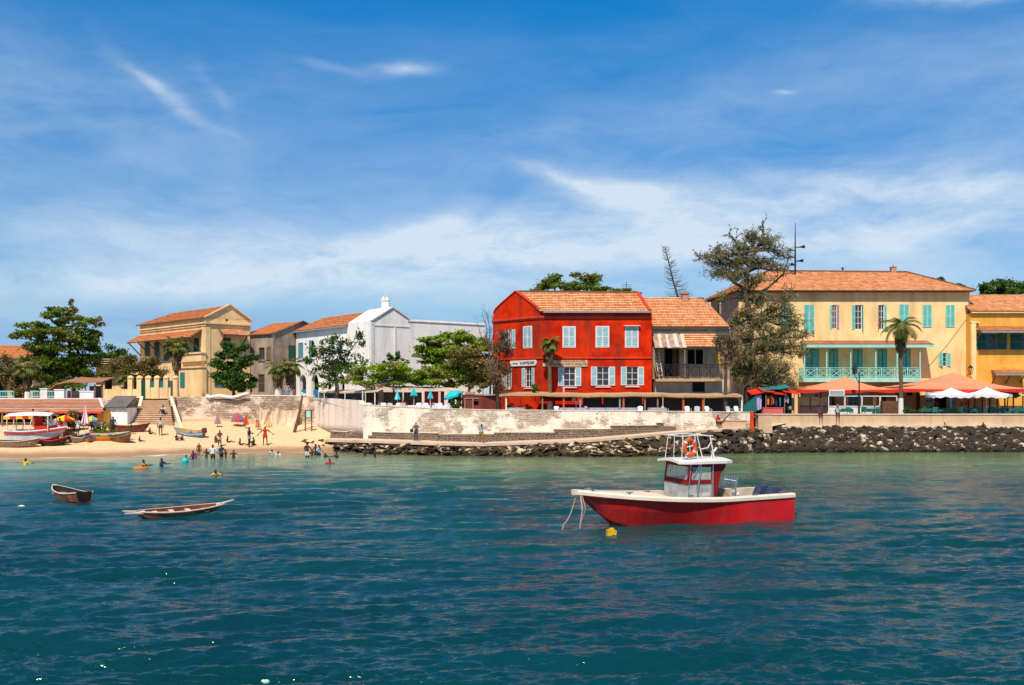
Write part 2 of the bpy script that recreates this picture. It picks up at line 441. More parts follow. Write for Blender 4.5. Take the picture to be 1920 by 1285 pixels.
# ------------------------------------------------------------------ mesh helpers
def P(px, py, d):
 return Vector(((px - CX) * d / F, d, CH - (py - HY) * d / F))
def PX(px, d):
 return (px - CX) * d / F
def PZ(py, d):
 return CH - (py - HY) * d / F
class MB:
 def __init__(s):
  s.v, s.f, s.m, s.uv = [], [], [], {}
 def face(s, pts, mi=0, uvs=None):
  i = len(s.v)
  s.v.extend([tuple(p) for p in pts])
  if uvs:
   s.uv[len(s.f)] = uvs
  s.f.append(tuple(range(i, i + len(pts))))
  s.m.append(mi)
 def obox(s, o, a, b, c, mi=0):
  """box from corner o with edge vectors a, b, c"""
  o, a, b, c = Vector(o), Vector(a), Vector(b), Vector(c)
  if a.cross(b).dot(c) < 0:
   a, b = b, a
  i = len(s.v)
  for q in (o, o + a, o + a + b, o + b, o + c, o + a + c, o + a + b + c, o + b + c):
   s.v.append(tuple(q))
  for q in ((0, 3, 2, 1), (4, 5, 6, 7), (0, 1, 5, 4), (1, 2, 6, 5), (2, 3, 7, 6), (3, 0, 4, 7)):
   s.f.append(tuple(i + k for k in q))
   s.m.append(mi)
 def box(s, x0, x1, y0, y1, z0, z1, mi=0):
  s.obox((x0, y0, z0), (x1 - x0, 0, 0), (0, y1 - y0, 0), (0, 0, z1 - z0), mi)
 def bar(s, a, b, w, h=None, mi=0):
  a, b = Vector(a), Vector(b)
  h = h or w
  d = (b - a)
  if d.length < 1e-6:
   return
  dn = d.normalized()
  up = Vector((0, 0, 1)) if abs(dn.z) < .95 else Vector((0, 1, 0))
  sd = dn.cross(up).normalized()
  up = sd.cross(dn).normalized()
  s.obox(a - sd * w / 2 - up * h / 2, d, sd * w, up * h, mi)
 def tube(s, pts, rad, n=8, mi=0, cap=True, flat=None):
  pts = [Vector(p) for p in pts]
  if not isinstance(rad, (list, tuple)):
   rad = [rad] * len(pts)
  rings = []
  prev = None
  for k, p in enumerate(pts):
   a = pts[max(k - 1, 0)]
   b = pts[min(k + 1, len(pts) - 1)]
   t = (b - a)
   t = t.normalized() if t.length > 1e-9 else Vector((0, 0, 1))
   if prev is None:
    ref = Vector((1, 0, 0)) if abs(t.x) < .9 else Vector((0, 1, 0))
    sd = t.cross(ref).normalized()
   else:
    sd = (prev - t * prev.dot(t))
    sd = sd.normalized() if sd.length > 1e-6 else t.orthogonal().normalized()
   prev = sd
   up = t.cross(sd)
   i = len(s.v)
   for j in range(n):
    an = 2 * math.pi * j / n
    s.v.append(tuple(p + (sd * math.cos(an) + up * math.sin(an)) * rad[k]))
   rings.append(i)
  for k in range(len(rings) - 1):
   for j in range(n):
    j2 = (j + 1) % n
    s.f.append((rings[k] + j, rings[k] + j2, rings[k + 1] + j2, rings[k + 1] + j))
    s.m.append(mi)
  if cap:
   s.f.append(tuple(rings[0] + j for j in reversed(range(n))))
   s.m.append(mi)
   s.f.append(tuple(rings[-1] + j for j in range(n)))
   s.m.append(mi)
 def lathe(s, c, prof, n=12, mi=0):
  """prof: list of (r, z) from bottom up round centre c"""
  c = Vector(c)
  rings = []
  for r, z in prof:
   i = len(s.v)
   for j in range(n):
    an = 2 * math.pi * j / n
    s.v.append((c.x + r * math.cos(an), c.y + r * math.sin(an), c.z + z))
   rings.append(i)
  for k in range(len(rings) - 1):
   for j in range(n):
    j2 = (j + 1) % n
    s.f.append((rings[k] + j, rings[k] + j2, rings[k + 1] + j2, rings[k + 1] + j))
    s.m.append(mi)
  s.f.append(tuple(rings[0] + j for j in reversed(range(n))))
  s.m.append(mi)
  s.f.append(tuple(rings[-1] + j for j in range(n)))
  s.m.append(mi)
 def ball(s, c, r, n=8, mi=0):
  rx, ry, rz = r if isinstance(r, (tuple, list)) else (r, r, r)
  c = Vector(c)
  i0 = len(s.v)
  m = n // 2
  for a in range(m + 1):
   th = math.pi * a / m
   for j in range(n):
    ph = 2 * math.pi * j / n
    s.v.append((c.x + rx * math.sin(th) * math.cos(ph), c.y + ry * math.sin(th) * math.sin(ph), c.z - rz * math.cos(th)))
  for a in range(m):
   for j in range(n):
    j2 = (j + 1) % n
    s.f.append((i0 + a * n + j, i0 + a * n + j2, i0 + (a + 1) * n + j2, i0 + (a + 1) * n + j))
    s.m.append(mi)
 def prism(s, poly, z0, z1, mi=0):
  """vertical prism over an xy polygon (counter-clockwise)"""
  n = len(poly)
  s.face([(x, y, z1) for x, y in poly], mi)
  s.face([(x, y, z0) for x, y in reversed(poly)], mi)
  for k in range(n):
   a, b = poly[k], poly[(k + 1) % n]
   s.face([(a[0], a[1], z0), (b[0], b[1], z0), (b[0], b[1], z1), (a[0], a[1], z1)], mi)
 def extrude(s, pts, vec, mi=0):
  """solid from a planar polygon swept along vec"""
  pts = [Vector(p) for p in pts]
  vec = Vector(vec)
  q = [p + vec for p in pts]
  s.face(pts, mi)
  s.face(list(reversed(q)), mi)
  n = len(pts)
  for k in range(n):
   a, b = k, (k + 1) % n
   s.face([pts[b], pts[a], q[a], q[b]], mi)
ORG = {}
def _mesh(name, mb, mats, origin, smooth):
 me = bpy.data.meshes.new(name)
 v = np.array(mb.v, dtype=np.float32).reshape(-1, 3)
 if len(v):
  v = v - np.array(origin, dtype=np.float32)
 me.from_pydata(v.tolist(), [], mb.f)
 if not isinstance(mats, (list, tuple)):
  mats = [mats]
 for m in mats:
  me.materials.append(MT[m] if isinstance(m, str) else m)
 if len(mats) > 1:
  me.polygons.foreach_set('material_index', mb.m)
 if mb.uv:
  uvl = me.uv_layers.new(name='UVMap')
  arr = np.zeros((len(me.loops), 2), dtype=np.float32)
  for fi, uvs in mb.uv.items():
   ls = me.polygons[fi].loop_start
   for k, q in enumerate(uvs):
    arr[ls + k] = q
  uvl.data.foreach_set('uv', arr.ravel())
 if smooth:
  me.polygons.foreach_set('use_smooth', [True] * len(me.polygons))
 me.update()
 return me
def thing(name, label, cat, loc=(0, 0, 0), group=None):
 o = bpy.data.objects.new(name, None)
 o.empty_display_size = .2
 COL.objects.link(o)
 o.location = loc
 ORG[o.name] = Vector(loc)
 o['label'] = label
 o['category'] = cat
 if group:
  o['group'] = group
 return o
def part(name, mb, mats, parent, label=None, smooth=False):
 org = ORG[parent.name]
 me = _mesh(name, mb, mats, org, smooth)
 o = bpy.data.objects.new(name, me)
 COL.objects.link(o)
 o.parent = parent
 ORG[o.name] = org
 if label:
  o['label'] = label
 return o
def solo(name, mb, mats, label, cat, loc=(0, 0, 0), group=None, smooth=False, kind=None):
 me = _mesh(name, mb, mats, loc, smooth)
 o = bpy.data.objects.new(name, me)
 COL.objects.link(o)
 o.location = loc
 ORG[o.name] = Vector(loc)
 if label:
  o['label'] = label
  o['category'] = cat
 if group:
  o['group'] = group
 if kind:
  o['kind'] = kind
 return o
def struct(name, mb, mats, smooth=False):
 me = _mesh(name, mb, mats, (0, 0, 0), smooth)
 o = bpy.data.objects.new(name, me)
 COL.objects.link(o)
 o['kind'] = 'structure'
 return o
def copy_tree(o, parent=None):
 c = o.copy()
 COL.objects.link(c)
 if parent:
  c.parent = parent
 for ch in list(o.children):
  copy_tree(ch, c)
 return c
def place_copies(proto, spots, labels, group=None):
 """spots: list of (x, y, z, rotz[, scale]); first spot uses the prototype itself"""
 if isinstance(labels, str):
  labels = [labels] * len(spots)
 src = [proto] + [copy_tree(proto) for _ in spots[1:]]
 for o, sp, lb in zip(src, spots, labels):
  o.location = sp[:3]
  o.rotation_euler = (0, 0, sp[3])
  if len(sp) > 4:
   o.scale = (sp[4],) * 3
  o['label'] = lb
  if group:
   o['group'] = group
 return src
def lerp(a, b, t):
 return a + (b - a) * t
def interp(x, xs, ys):
 return float(np.interp(x, xs, ys))
# ------------------------------------------------------------------ shore geometry
SHX, SHD = [-120, -60, -41.7, -33.9, -26.7, -20, -16.3, -12], [79, 80.2, 81.2, 83.3, 88.4, 90.4, 91.2, 92]
def ds(x):
 return interp(x, SHX, SHD)
def sandz(x, y):
 s = .165 * (y - ds(x))
 return max(-2.5, min(s, 2.55)) + .05 * mnoise.noise(Vector((x * .35, y * .35, 0))) * (1 if s > .2 else .2)
def hit(px, py):
 """the point of sand or water seen at a picture position: gives where a thing stands"""
 d = 70.0
 while d < 112:
  p = P(px, py, d)
  g = max(sandz(p.x, p.y), 0.0) if p.x < -11 else 0.0
  if p.z <= g:
   return Vector((p.x, p.y, g))
  d += .05
 return P(px, py, 112)
PFX = [-17.9, -15.6, -14, -12.2, -7.4, -2.8, 6.45, 13.7, 21.4, 23.6, 24.6, 130]
PFD = [94.6, 92.0, 90, 88.4, 86, 86, 86, 88, 91, 93.5, 95.7, 95.7]
PFZ = [.98, 1.05, 1.10, 1.15, 1.08, .97, 1.31, 1.84, 2.25, 2.05, 2.25, 2.25]
WDX = [-17, -15, -12.4, -5, 6.2, 13.3, 21, 26, 130]
WDD = [92.0, 90.2, 87.6, 84.6, 83.2, 85.2, 89.2, 90.4, 90.4]
# wall line: x, depth, terrace height
TX = [-300, -52, -38.7, -34.2, -20.6, -13.7, 0, 3, 22, 24.6, 300]
TD = [99.2, 99.2, 102.6, 102.6, 103.2, 92.1, 90.8, 90.8, 91.9, 96.3, 96.3]
TZ = [4.85, 4.85, 4.85, 4.85, 4.85, 3.5, 3.4, 3.1, 3.1, 3.1, 3.1]
def tz(x):
 return interp(x, TX, TZ)
# ------------------------------------------------------------------ water
def make_water():
 ys = []
 py = 1420.0
 while py > 812:
  ys.append(9333.3 / (py - HY))
  py -= 1.05 if py < 1100 else 1.6
 ys = np.array(ys)
 nx = 700
 us = np.linspace(-1.15, 1.15, nx)          # tan of the bearing, wider than the lens sees
 Y = np.repeat(ys[:, None], nx, 1)
 X = us[None, :] * Y
 Z = np.zeros_like(X)
 r = np.random.default_rng(5)
 for k in range(260):
  lam = 0.22 * (3.6 / .22) ** (r.random() ** 1.8)
  th = r.normal(0.15, .34)
  kx, ky = math.sin(th) * 2 * math.pi / lam, -math.cos(th) * 2 * math.pi / lam
  amp = 0.0060 * lam ** .8 * (0.6 + .8 * r.random())
  # short waves fade where the mesh is too coarse to carry them
  dy = np.abs(np.gradient(ys))[:, None]
  fade = np.clip((lam / (2.6 * dy)) - .6, 0, 1)
  ph = kx * X + ky * Y + r.random() * 6.28
  s = np.sin(ph)
  Z += amp * fade * (s + .12 * s * s)
 # gusts: rougher and calmer patches, calmer near the beach
 G = .75 + .25 * np.sin(X * .11 + Y * .05) * np.sin(Y * .13 - X * .03 + 1)
 shore = np.clip((np.interp(X.ravel(), WDX, WDD).reshape(X.shape) - Y) / 16, .55, 1)
 Z *= G * shore
 verts = np.stack([X, Y, Z], -1).reshape(-1, 3)
 ny = len(ys)
 idx = np.arange(ny * nx).reshape(ny, nx)
 q = np.stack([idx[:-1, :-1], idx[:-1, 1:], idx[1:, 1:], idx[1:, :-1]], -1).reshape(-1, 4)
 n0 = len(verts)
 far = np.array([(-9000, -3000, -.55), (9000, -3000, -.55), (9000, 9000, -.55), (-9000, 9000, -.55)], float)
 verts = np.vstack([verts, far])
 q = np.vstack([q, [[n0, n0 + 1, n0 + 2, n0 + 3]]])
 me = bpy.data.meshes.new('water')
 me.vertices.add(len(verts))
 me.vertices.foreach_set('co', verts.astype(np.float32).ravel())
 me.loops.add(q.size)
 me.loops.foreach_set('vertex_index', q.ravel().astype(np.int32))
 me.polygons.add(len(q))
 me.polygons.foreach_set('loop_start', (np.arange(len(q)) * 4).astype(np.int32))
 me.polygons.foreach_set('use_smooth', np.ones(len(q), dtype=bool))
 me.update()
 me.validate()
 o = bpy.data.objects.new('water', me)
 COL.objects.link(o)
 o['kind'] = 'structure'
 m, t, b = base_mat('sea_water')
 g = t.new('ShaderNodeNewGeometry').outputs['Position']
 sp = t.new('ShaderNodeSeparateXYZ')
 t.put(sp.inputs[0], g)
 x, y = sp.outputs[0], sp.outputs[1]
 # distance out from the shore: piecewise line of the beach and rocks
 nd = t.new('ShaderNodeFloatCurve')
 cu = nd.mapping.curves[0]
 pts = [(-120, 79), (-41.7, 81.2), (-33.9, 83.3), (-26.7, 88.2), (-20, 90.3), (-16.3, 91), (-12.4, 88.0), (-5, 84.6), (6.2, 83.2), (13.3, 85.2), (21, 89.2), (26, 90.4), (120, 90.4)]
 P01 = [((a + 120) / 240, v / 100) for a, v in pts]
 cu.points[0].location = P01[0]
 cu.points[1].location = P01[-1]
 for q_ in P01[1:-1]:
  cu.points.new(*q_)
 for pt_ in cu.points:
  pt_.handle_type = 'VECTOR'
 nd.mapping.update()
 t.put(nd.inputs['Value'], t.math('DIVIDE', t.math('ADD', x, 120.0), 240.0, clamp=True))
 off = t.math('SUBTRACT', t.math('MULTIPLY', nd.outputs[0], 100.0), y)
 big = t.noise(t.scale(g, 1, 1, 0), .05, 4, .6)
 wob = t.math('MULTIPLY', t.math('SUBTRACT', big, .5), 26.0)
 offw = t.math('ADD', off, wob)
 # shallow seabed seen through the water, paler and sandier on the beach side
 left = t.ramp(t.math('DIVIDE', t.math('ADD', x, 60.0), 90.0, clamp=True), [(.35, 1.0), (.62, 0.0)])
 sandy = t.ramp(t.math('DIVIDE', off, 60.0, clamp=True),
    [(0.0, (.50, .36, .20)), (.05, (.34, .33, .20)), (.13, (.15, .28, .20)), (.34, (.05, .20, .17)), (.62, (.001, .046, .052)), (1.0, (.0, .034, .042))])
 rocky = t.ramp(t.math('DIVIDE', offw, 60.0, clamp=True),
    [(0.0, (.09, .13, .045)), (.12, (.10, .19, .075)), (.30, (.055, .16, .085)), (.52, (.005, .058, .052)), (1.0, (.0, .034, .039))])
 col = t.mix(left, rocky, sandy)
 patch = t.noise(t.scale(g, 1, 1.6, 0), .16, 5, .6)
 col = t.mix(t.math('MULTIPLY', t.ramp(patch, [(.4, 0.0), (.65, 1.0)]), .35), col, (.001, .032, .065))
 col = t.mix(1.0, col, t.ramp(big, [(.36, (.72, .72, .74)), (.64, (1.35, 1.3, 1.25))]), 'MULTIPLY')
 foamline = t.math('ABSOLUTE', t.math('SUBTRACT', t.math('ADD', off, t.math('MULTIPLY', t.math('SUBTRACT', t.noise(g, .35, 4), .5), 1.6)), .35))
 foam = t.math('MULTIPLY', t.ramp(foamline, [(.10, 1.0), (.34, 0.0)]), left)
 fo2 = t.math('MULTIPLY', t.ramp(t.noise(g, 2.2, 5, .7), [(.60, 0.0), (.72, 1.0)]),
    t.math('MULTIPLY', t.ramp(t.math('ABSOLUTE', off), [(.3, 1.0), (.95, 0.0)]), t.math('SUBTRACT', 1.0, left)))
 foam = t.math('MAXIMUM', foam, fo2)
 col = t.mix(foam, col, (.78, .76, .72))
 t.put(b.inputs['Base Color'], col)
 t.put(b.inputs['Roughness'], t.math('ADD', t.math('MULTIPLY', foam, .6), .12))
 b.inputs['IOR'].default_value = 1.33
 b.inputs['Specular Tint'].default_value = (.62, .97, .90, 1)
 b.inputs['Specular IOR Level'].default_value = .72
 bn = t.new('ShaderNodeBump')
 bn.inputs['Distance'].default_value = .14
 bn.inputs['Strength'].default_value = 1.0
 rp = t.noise(t.scale(g, .5, 1.25, 1), 1.7, 4, .6, .15)
 rp2 = t.noise(t.scale(g, .6, 1.3, 1), 5.0, 3, .6, .2)
 rp0 = t.noise(t.scale(g, .42, 1.0, 1), .75, 3, .55, .1)
 t.put(bn.inputs['Height'], t.math('ADD', t.math('ADD', rp, t.math('MULTIPLY', rp0, 1.0)), t.math('MULTIPLY', rp2, .22)))
 t.l.new(bn.outputs[0], b.inputs['Normal'])
 me.materials.append(m)
make_water()
# ------------------------------------------------------------------ sand, terrace, distant ground
def make_ground():
 mb = MB()
 xs = np.arange(-112, -7.9, 1.0)
 ys = np.arange(74, 113.1, .6)
 for x in xs:
  for y in ys:
   z = sandz(x, y)
   if x > -14:
    z = min(z, 1.3)
   mb.v.append((x, y, z))
 n = len(ys)
 for i in range(len(xs) - 1):
  for j in range(n - 1):
   a = i * n + j
   mb.f.append((a, a + n, a + n + 1, a + 1))
   mb.m.append(0)
 m, t, b = base_mat('beach_sand')
 g = t.new('ShaderNodeNewGeometry').outputs['Position']
 sp = t.new('ShaderNodeSeparateXYZ')
 t.put(sp.inputs[0], g)
 dry = t.mix(t.noise(g, .5, 5, .65), (.80, .56, .32), (.68, .46, .25))
 fine = t.noise(g, 3.0, 5, .7)
 dry = t.mix(t.ramp(fine, [(.50, 0.0), (.68, .55)]), dry, (.46, .27, .13))
 wet = (.36, .21, .11)
 f = t.ramp(t.math('ADD', sp.outputs[2], t.math('MULTIPLY', t.noise(g, .5, 3), .35)), [(.38, 1.0), (.72, 0.0)])
 t.put(b.inputs['Base Color'], t.mix(f, dry, wet))
 t.put(b.inputs['Roughness'], t.math('SUBTRACT', .95, t.math('MULTIPLY', f, .45)))
 b.inputs['Specular IOR Level'].default_value = .2
 bn = t.new('ShaderNodeBump')
 bn.inputs['Distance'].default_value = .16
 t.put(bn.inputs['Height'], t.noise(g, 1.6, 6, .7))
 t.l.new(bn.outputs[0], b.inputs['Normal'])
 struct('beach', mb, m, smooth=True)
 mb = MB()
 xs = [-2500, -300, -110, -52, -38.71, -38.7, -34.2, -27, -20.6, -17, -13.7, -8, 0, 3, 12, 22, 24.6, 40, 70, 130, 300, 2500]
 ext = [0, .01, 6, 20, 60, 300, 2500]
 for x in xs:
  y0 = interp(x, TX, TD) + .1
  for k, e in enumerate(ext):
   z = tz(x) if k else tz(x)
   if e > 200:
    z = 3.0
   mb.v.append((x, y0 + e, z))
 n = len(ext)
 for i in range(len(xs) - 1):
  for j in range(n - 1):
   a = i * n + j
   mb.f.append((a, a + n, a + n + 1, a + 1))
   mb.m.append(0)
 struct('ground', mb, 'terrace')
make_ground()
def wall_run(mb, pts, th, mi=0):
 """solid wall along pts (x, y, z0, z1), front face on the line, thickness behind it"""
 for (a, b) in zip(pts[:-1], pts[1:]):
  p, q = Vector((a[0], a[1], 0)), Vector((b[0], b[1], 0))
  u = (q - p).normalized()
  n = Vector((-u.y, u.x, 0)) * th
  A0, A1 = Vector((a[0], a[1], a[2])), Vector((a[0], a[1], a[3]))
  B0, B1 = Vector((b[0], b[1], b[2])), Vector((b[0], b[1], b[3]))
  mb.face([A0, B0, B1, A1], mi)
  mb.face([A0 + n, A1 + n, B1 + n, B0 + n], mi)
  mb.face([A1, B1, B1 + n, A1 + n], mi)
  mb.face([A0, A1, A1 + n, A0 + n], mi)
  mb.face([B0, B0 + n, B1 + n, B1], mi)
def cap_run(mb, pts, th, h=.09, over=.06, mi=0):
 for (a, b) in zip(pts[:-1], pts[1:]):
  p, q = Vector((a[0], a[1], a[3])), Vector((b[0], b[1], b[3]))
  u = Vector((q.x - p.x, q.y - p.y, 0)).normalized()
  n = Vector((-u.y, u.x, 0))
  mb.obox(p - n * over + Vector((0, 0, .003)), q - p, n * (th + 2 * over), (0, 0, h), mi)
def fine_pts(pts, step=1.0, jit=.0):
 out = []
 for a, b in zip(pts[:-1], pts[1:]):
  L = math.hypot(b[0] - a[0], b[1] - a[1])
  n = max(1, int(L / step))
  for k in range(n):
   q = [lerp(a[i], b[i], k / n) for i in range(4)]
   q[3] += random.uniform(-jit, jit)
   out.append(tuple(q))
 out.append(pts[-1])
 return out
def sea_walls():
 # left rubble wall beside the stairs
 t = thing('stone_wall', 'rough rubble stone quay wall with white cap right of the beach stairs', 'wall', (-28, 103, 2))
 mb = MB()
 pts = fine_pts([(PX(325, 102.6), 102.6, .5, PZ(744, 102.6)), (PX(392, 102.8), 102.8, .5, PZ(743, 102.8)), (PX(402, 102.8), 102.8, .5, PZ(749, 102.8)),
     (PX(432, 102.9), 102.9, .5, PZ(750, 102.9)), (PX(446, 103), 103, .5, PZ(742, 103)), (PX(590, 103.2), 103.2, .5, PZ(744, 103.2))], 1.0, .03)
 wall_run(mb, pts, .5)
 part('masonry', mb, 'wall_rubble', t)
 mb = MB()
 cap_run(mb, [(PX(446, 103), 103, 0, PZ(742, 103)), (PX(590, 103.2), 103.2, 0, PZ(744, 103.2))], .5, .1)
 part('coping', mb, 'white_paint', t)
 mb = MB()   # low footing ledge
 wall_run(mb, [(PX(330, 102), 102, .5, 2.75), (PX(480, 102), 102, .5, 2.7)], .95)
 part('footing', mb, 'concrete', t)
 # stained plaster wall that steps down to the promenade
 t = thing('plastered_wall', 'weathered plaster quay wall with dark streaks behind the green notice board', 'wall', (-17, 97, 1))
 mb = MB()
 pts = fine_pts([(PX(590, 103.2), 103.2, .3, PZ(746, 103.2)), (PX(655, 95.2), 95.2, .0, PZ(750, 95.2)), (PX(672, 93.2), 93.2, 0, PZ(751, 93.2)), (PX(681, 92.2), 92.2, 0, PZ(760, 92.2))], .8, .02)
 wall_run(mb, pts, .5)
 part('masonry', mb, 'wall_plaster', t)
 # long promenade wall
 t = thing('promenade_wall', 'long sunlit sea wall of whitewashed rubble above the ramp path', 'wall', (0, 91, 1))
 mb = MB()
 pts = fine_pts([(PX(681, 92.2), 92.2, 0, PZ(760, 92.2)), (PX(820, 90.8), 90.8, 0, PZ(767, 90.8)), (PX(940, 90.6), 90.6, 0, PZ(770, 90.6)),
     (PX(1200, 90.6), 90.6, 0, PZ(771.5, 90.6)), (PX(1408, 91.8), 91.8, 0, PZ(774, 91.8))], 1.0, .015)
 wall_run(mb, pts, .45)
 part('masonry', mb, 'wall_long', t)
 mb = MB()
 cap_run(mb, [p for p in pts], .45, .07, .04)
 part('coping', mb, 'cap', t)
 mb = MB()
 mb.box(PX(1407, 91.6), PX(1413, 91.6), 91.5, 92.3, 0, PZ(772, 91.6))
 part('end_post', mb, 'red_trim', t)
 # concrete parapet on the right
 t = thing('concrete_parapet', 'tan concrete parapet with pale cap above the black rocks', 'wall', (40, 96, 2))
 mb = MB()
 xs = [PX(1445, 96), PX(1530, 96), PX(1645, 96), PX(1672, 96), PX(1745, 96), PX(1842, 96), PX(1990, 96), 90, 130]
 for a, b in zip(xs[:-1], xs[1:]):
  mb.box(a + .012, b - .012, 96, 96.45, 1.2, 3.3)
 mb.box(xs[0] + .1, xs[-1], 96.03, 96.4, 1.0, 3.29)
 mb.box(xs[0] + .013, xs[0] + .45, 96.45, 104, 1.2, 3.3)
 part('panel', mb, 'concrete', t)
 mb = MB()
 mb.box(xs[0] - .05, xs[-1], 95.93, 96.52, 3.303, 3.4)
 part('coping', mb, 'cap', t)
 mb = MB()
 mb.box(xs[0], xs[-1], 95.55, 95.997, 1.2, 2.32)
 part('footing', mb, 'cap', t)
sea_walls()
def ramp_path():
 mb = MB()
 X = [-17.9, -15.6, -14, -12.2, -7.4, -2.8, 2, 6.45, 10, 13.7, 17.5, 21.4, 23.4]
 back = []
 prev = None
 for x in X:
  y0, z0 = interp(x, PFX, PFD), interp(x, PFX, PFZ)
  a, b = (x, y0, z0), (x + .1, y0 + 3.0, z0 + .06)
  if prev:
   mb.face([prev[0], a, b, prev[1]])
   mb.face([(prev[0][0], prev[0][1], prev[0][2] - .22), (a[0], a[1], a[2] - .22), a, prev[0]])
  prev = (a, b)
  back.append(b)
 mb.face([prev[0], (26.5, 96, 2.5), (26.5, 99, 2.9), prev[1]])
 struct('path', mb, 'path')
 # stepped bench wall of dark stone behind the path
 t = thing('bench_wall', 'low stepped wall of dark squared stones along the back of the ramp path', 'wall', (0, 89, 1))
 mb, mc = MB(), MB()
 seg = [(-17.7, -15.6), (-15.6, -12), (-12, -6.5), (-6.5, -1.6), (-1.6, 3.8), (3.8, 9.0), (9.0, 13.2), (13.2, 17.4), (17.4, 20.4)]
 for k, (a, b) in enumerate(seg):
  ya, yb = interp(a, PFX, PFD) + 2.75, interp(b, PFX, PFD) + 2.75
  za, zb = interp(a, PFX, PFZ), interp(b, PFX, PFZ)
  top = max(za, zb) + .62
  wall_run(mb, [(a, ya, 0, top), (b, yb, 0, top)], .42)
  wall_run(mb, [(a, ya - .3, 0, top - .32), (b, yb - .3, 0, top - .32)], .297)
  cap_run(mc, [(a + .003 * k, ya, 0, top), (b, yb, 0, top)], .42, .06, .04)
 part('masonry', mb, 'step_stone', t)
 part('coping', mc, 'cap', t)
 mb = MB()  # fill behind the bench up to the sea wall
 for (a, b) in seg:
  ya, yb = interp(a, PFX, PFD) + 3.1, interp(b, PFX, PFD) + 3.1
  z = max(interp(a, PFX, PFZ), interp(b, PFX, PFZ)) + .52
  mb.face([(a, ya, z), (b, yb, z), (b, max(yb + .1, interp(b, TX, TD) - .1), z + .15), (a, max(ya + .1, interp(a, TX, TD) - .1), z + .15)])
 struct('ledge_ground', mb, 'path')
 # slabs and broken steps at the top of the ramp
 for k, (px, py, w, dd, h, lb) in enumerate([
   (1432, 800, 1.3, 1.2, 1.1, 'squat weathered concrete block at the left foot of the parapet'),
   (1370, 797, 2.6, .8, .35, 'long flat stone slab on the ramp left of the concrete block')]):
  d = 93.2 if k == 0 else 91.6
  p = P(px, py, d)
  mb = MB()
  mb.box(-w / 2, w / 2, -dd / 2, dd / 2, -.6, h)
  mb.box(-w / 2 - .06, w / 2 + .05, -dd / 2 - .05, dd / 2 + .05, h + .002, h + .1)
  solo('stone_block', mb, 'concrete', lb, 'stone block', (p.x, p.y, p.z)).data.transform(Matrix.Translation((p.x, p.y, p.z)))
ramp_path()
def stairs():
 t = thing('beach_stairs', 'wide tan stone staircase from the beach up to the yellow garden fence', 'staircase', (-35, 96, 1.5))
 d0, z0 = 95.6, 1.25
 xl, xr = PX(249, 96), PX(330, 96)
 xl1, xr1 = PX(254, 101), PX(306, 101)
 tread, riser = MB(), MB()
 n, rise, run = 14, .205, .34
 y, z = d0, z0
 steps = []
 for k in range(n):
  steps.append((y, z + rise))
  y += run
  z += rise
 yl = y + .9
 for k in range(3):
  steps.append((yl, z + .19))
  yl += .3
  z += .19
 for k, (yy, zz) in enumerate(steps):
  f = (yy - d0) / 6.8
  a, b = lerp(xl, xl1, f) - (.5 if k < 3 else 0), lerp(xr, xr1, f) + (1.1 - .3 * k if k < 4 else 0)
  yn = steps[k + 1][0] if k + 1 < len(steps) else 103.2
  zb = steps[k - 1][1] if k else zz - .7
  riser.box(a, b, yy, yy + .05, zb - .05, zz - .045)
  tread.box(a - .02, b + .02, yy - .05, yn + .05, zz - .043, zz)
 part('tread', tread, 'stair', t)
 part('riser', riser, 'stair_riser', t)
 mb = MB()
 A = Vector((xl - .1, d0 + .6, z0)); B = Vector((xl1 - .1, 102.5, 5.0))
 for (a, b) in ((A, B), (Vector((xr + .1, d0 + 1.2, z0 + .3)), Vector((xr1 + .1, 102.5, 5.0)))):
  u = (b - a)
  mb.extrude([a + Vector((0, 0, -1.5)), Vector((b.x, b.y, 1.0)), b + Vector((0, 0, .1)), a + Vector((0, 0, .5))], (.32, 0, 0))
 part('side_wall', mb, 'cap', t)
 # side masonry filling right of the steps
 mb = MB()
 mb.box(PX(307, 102) + .35, PX(329, 102.4), 102.2, 102.55, 1, PZ(745, 102.3))
 part('end_wall', mb, 'wall_rubble', t)
stairs()
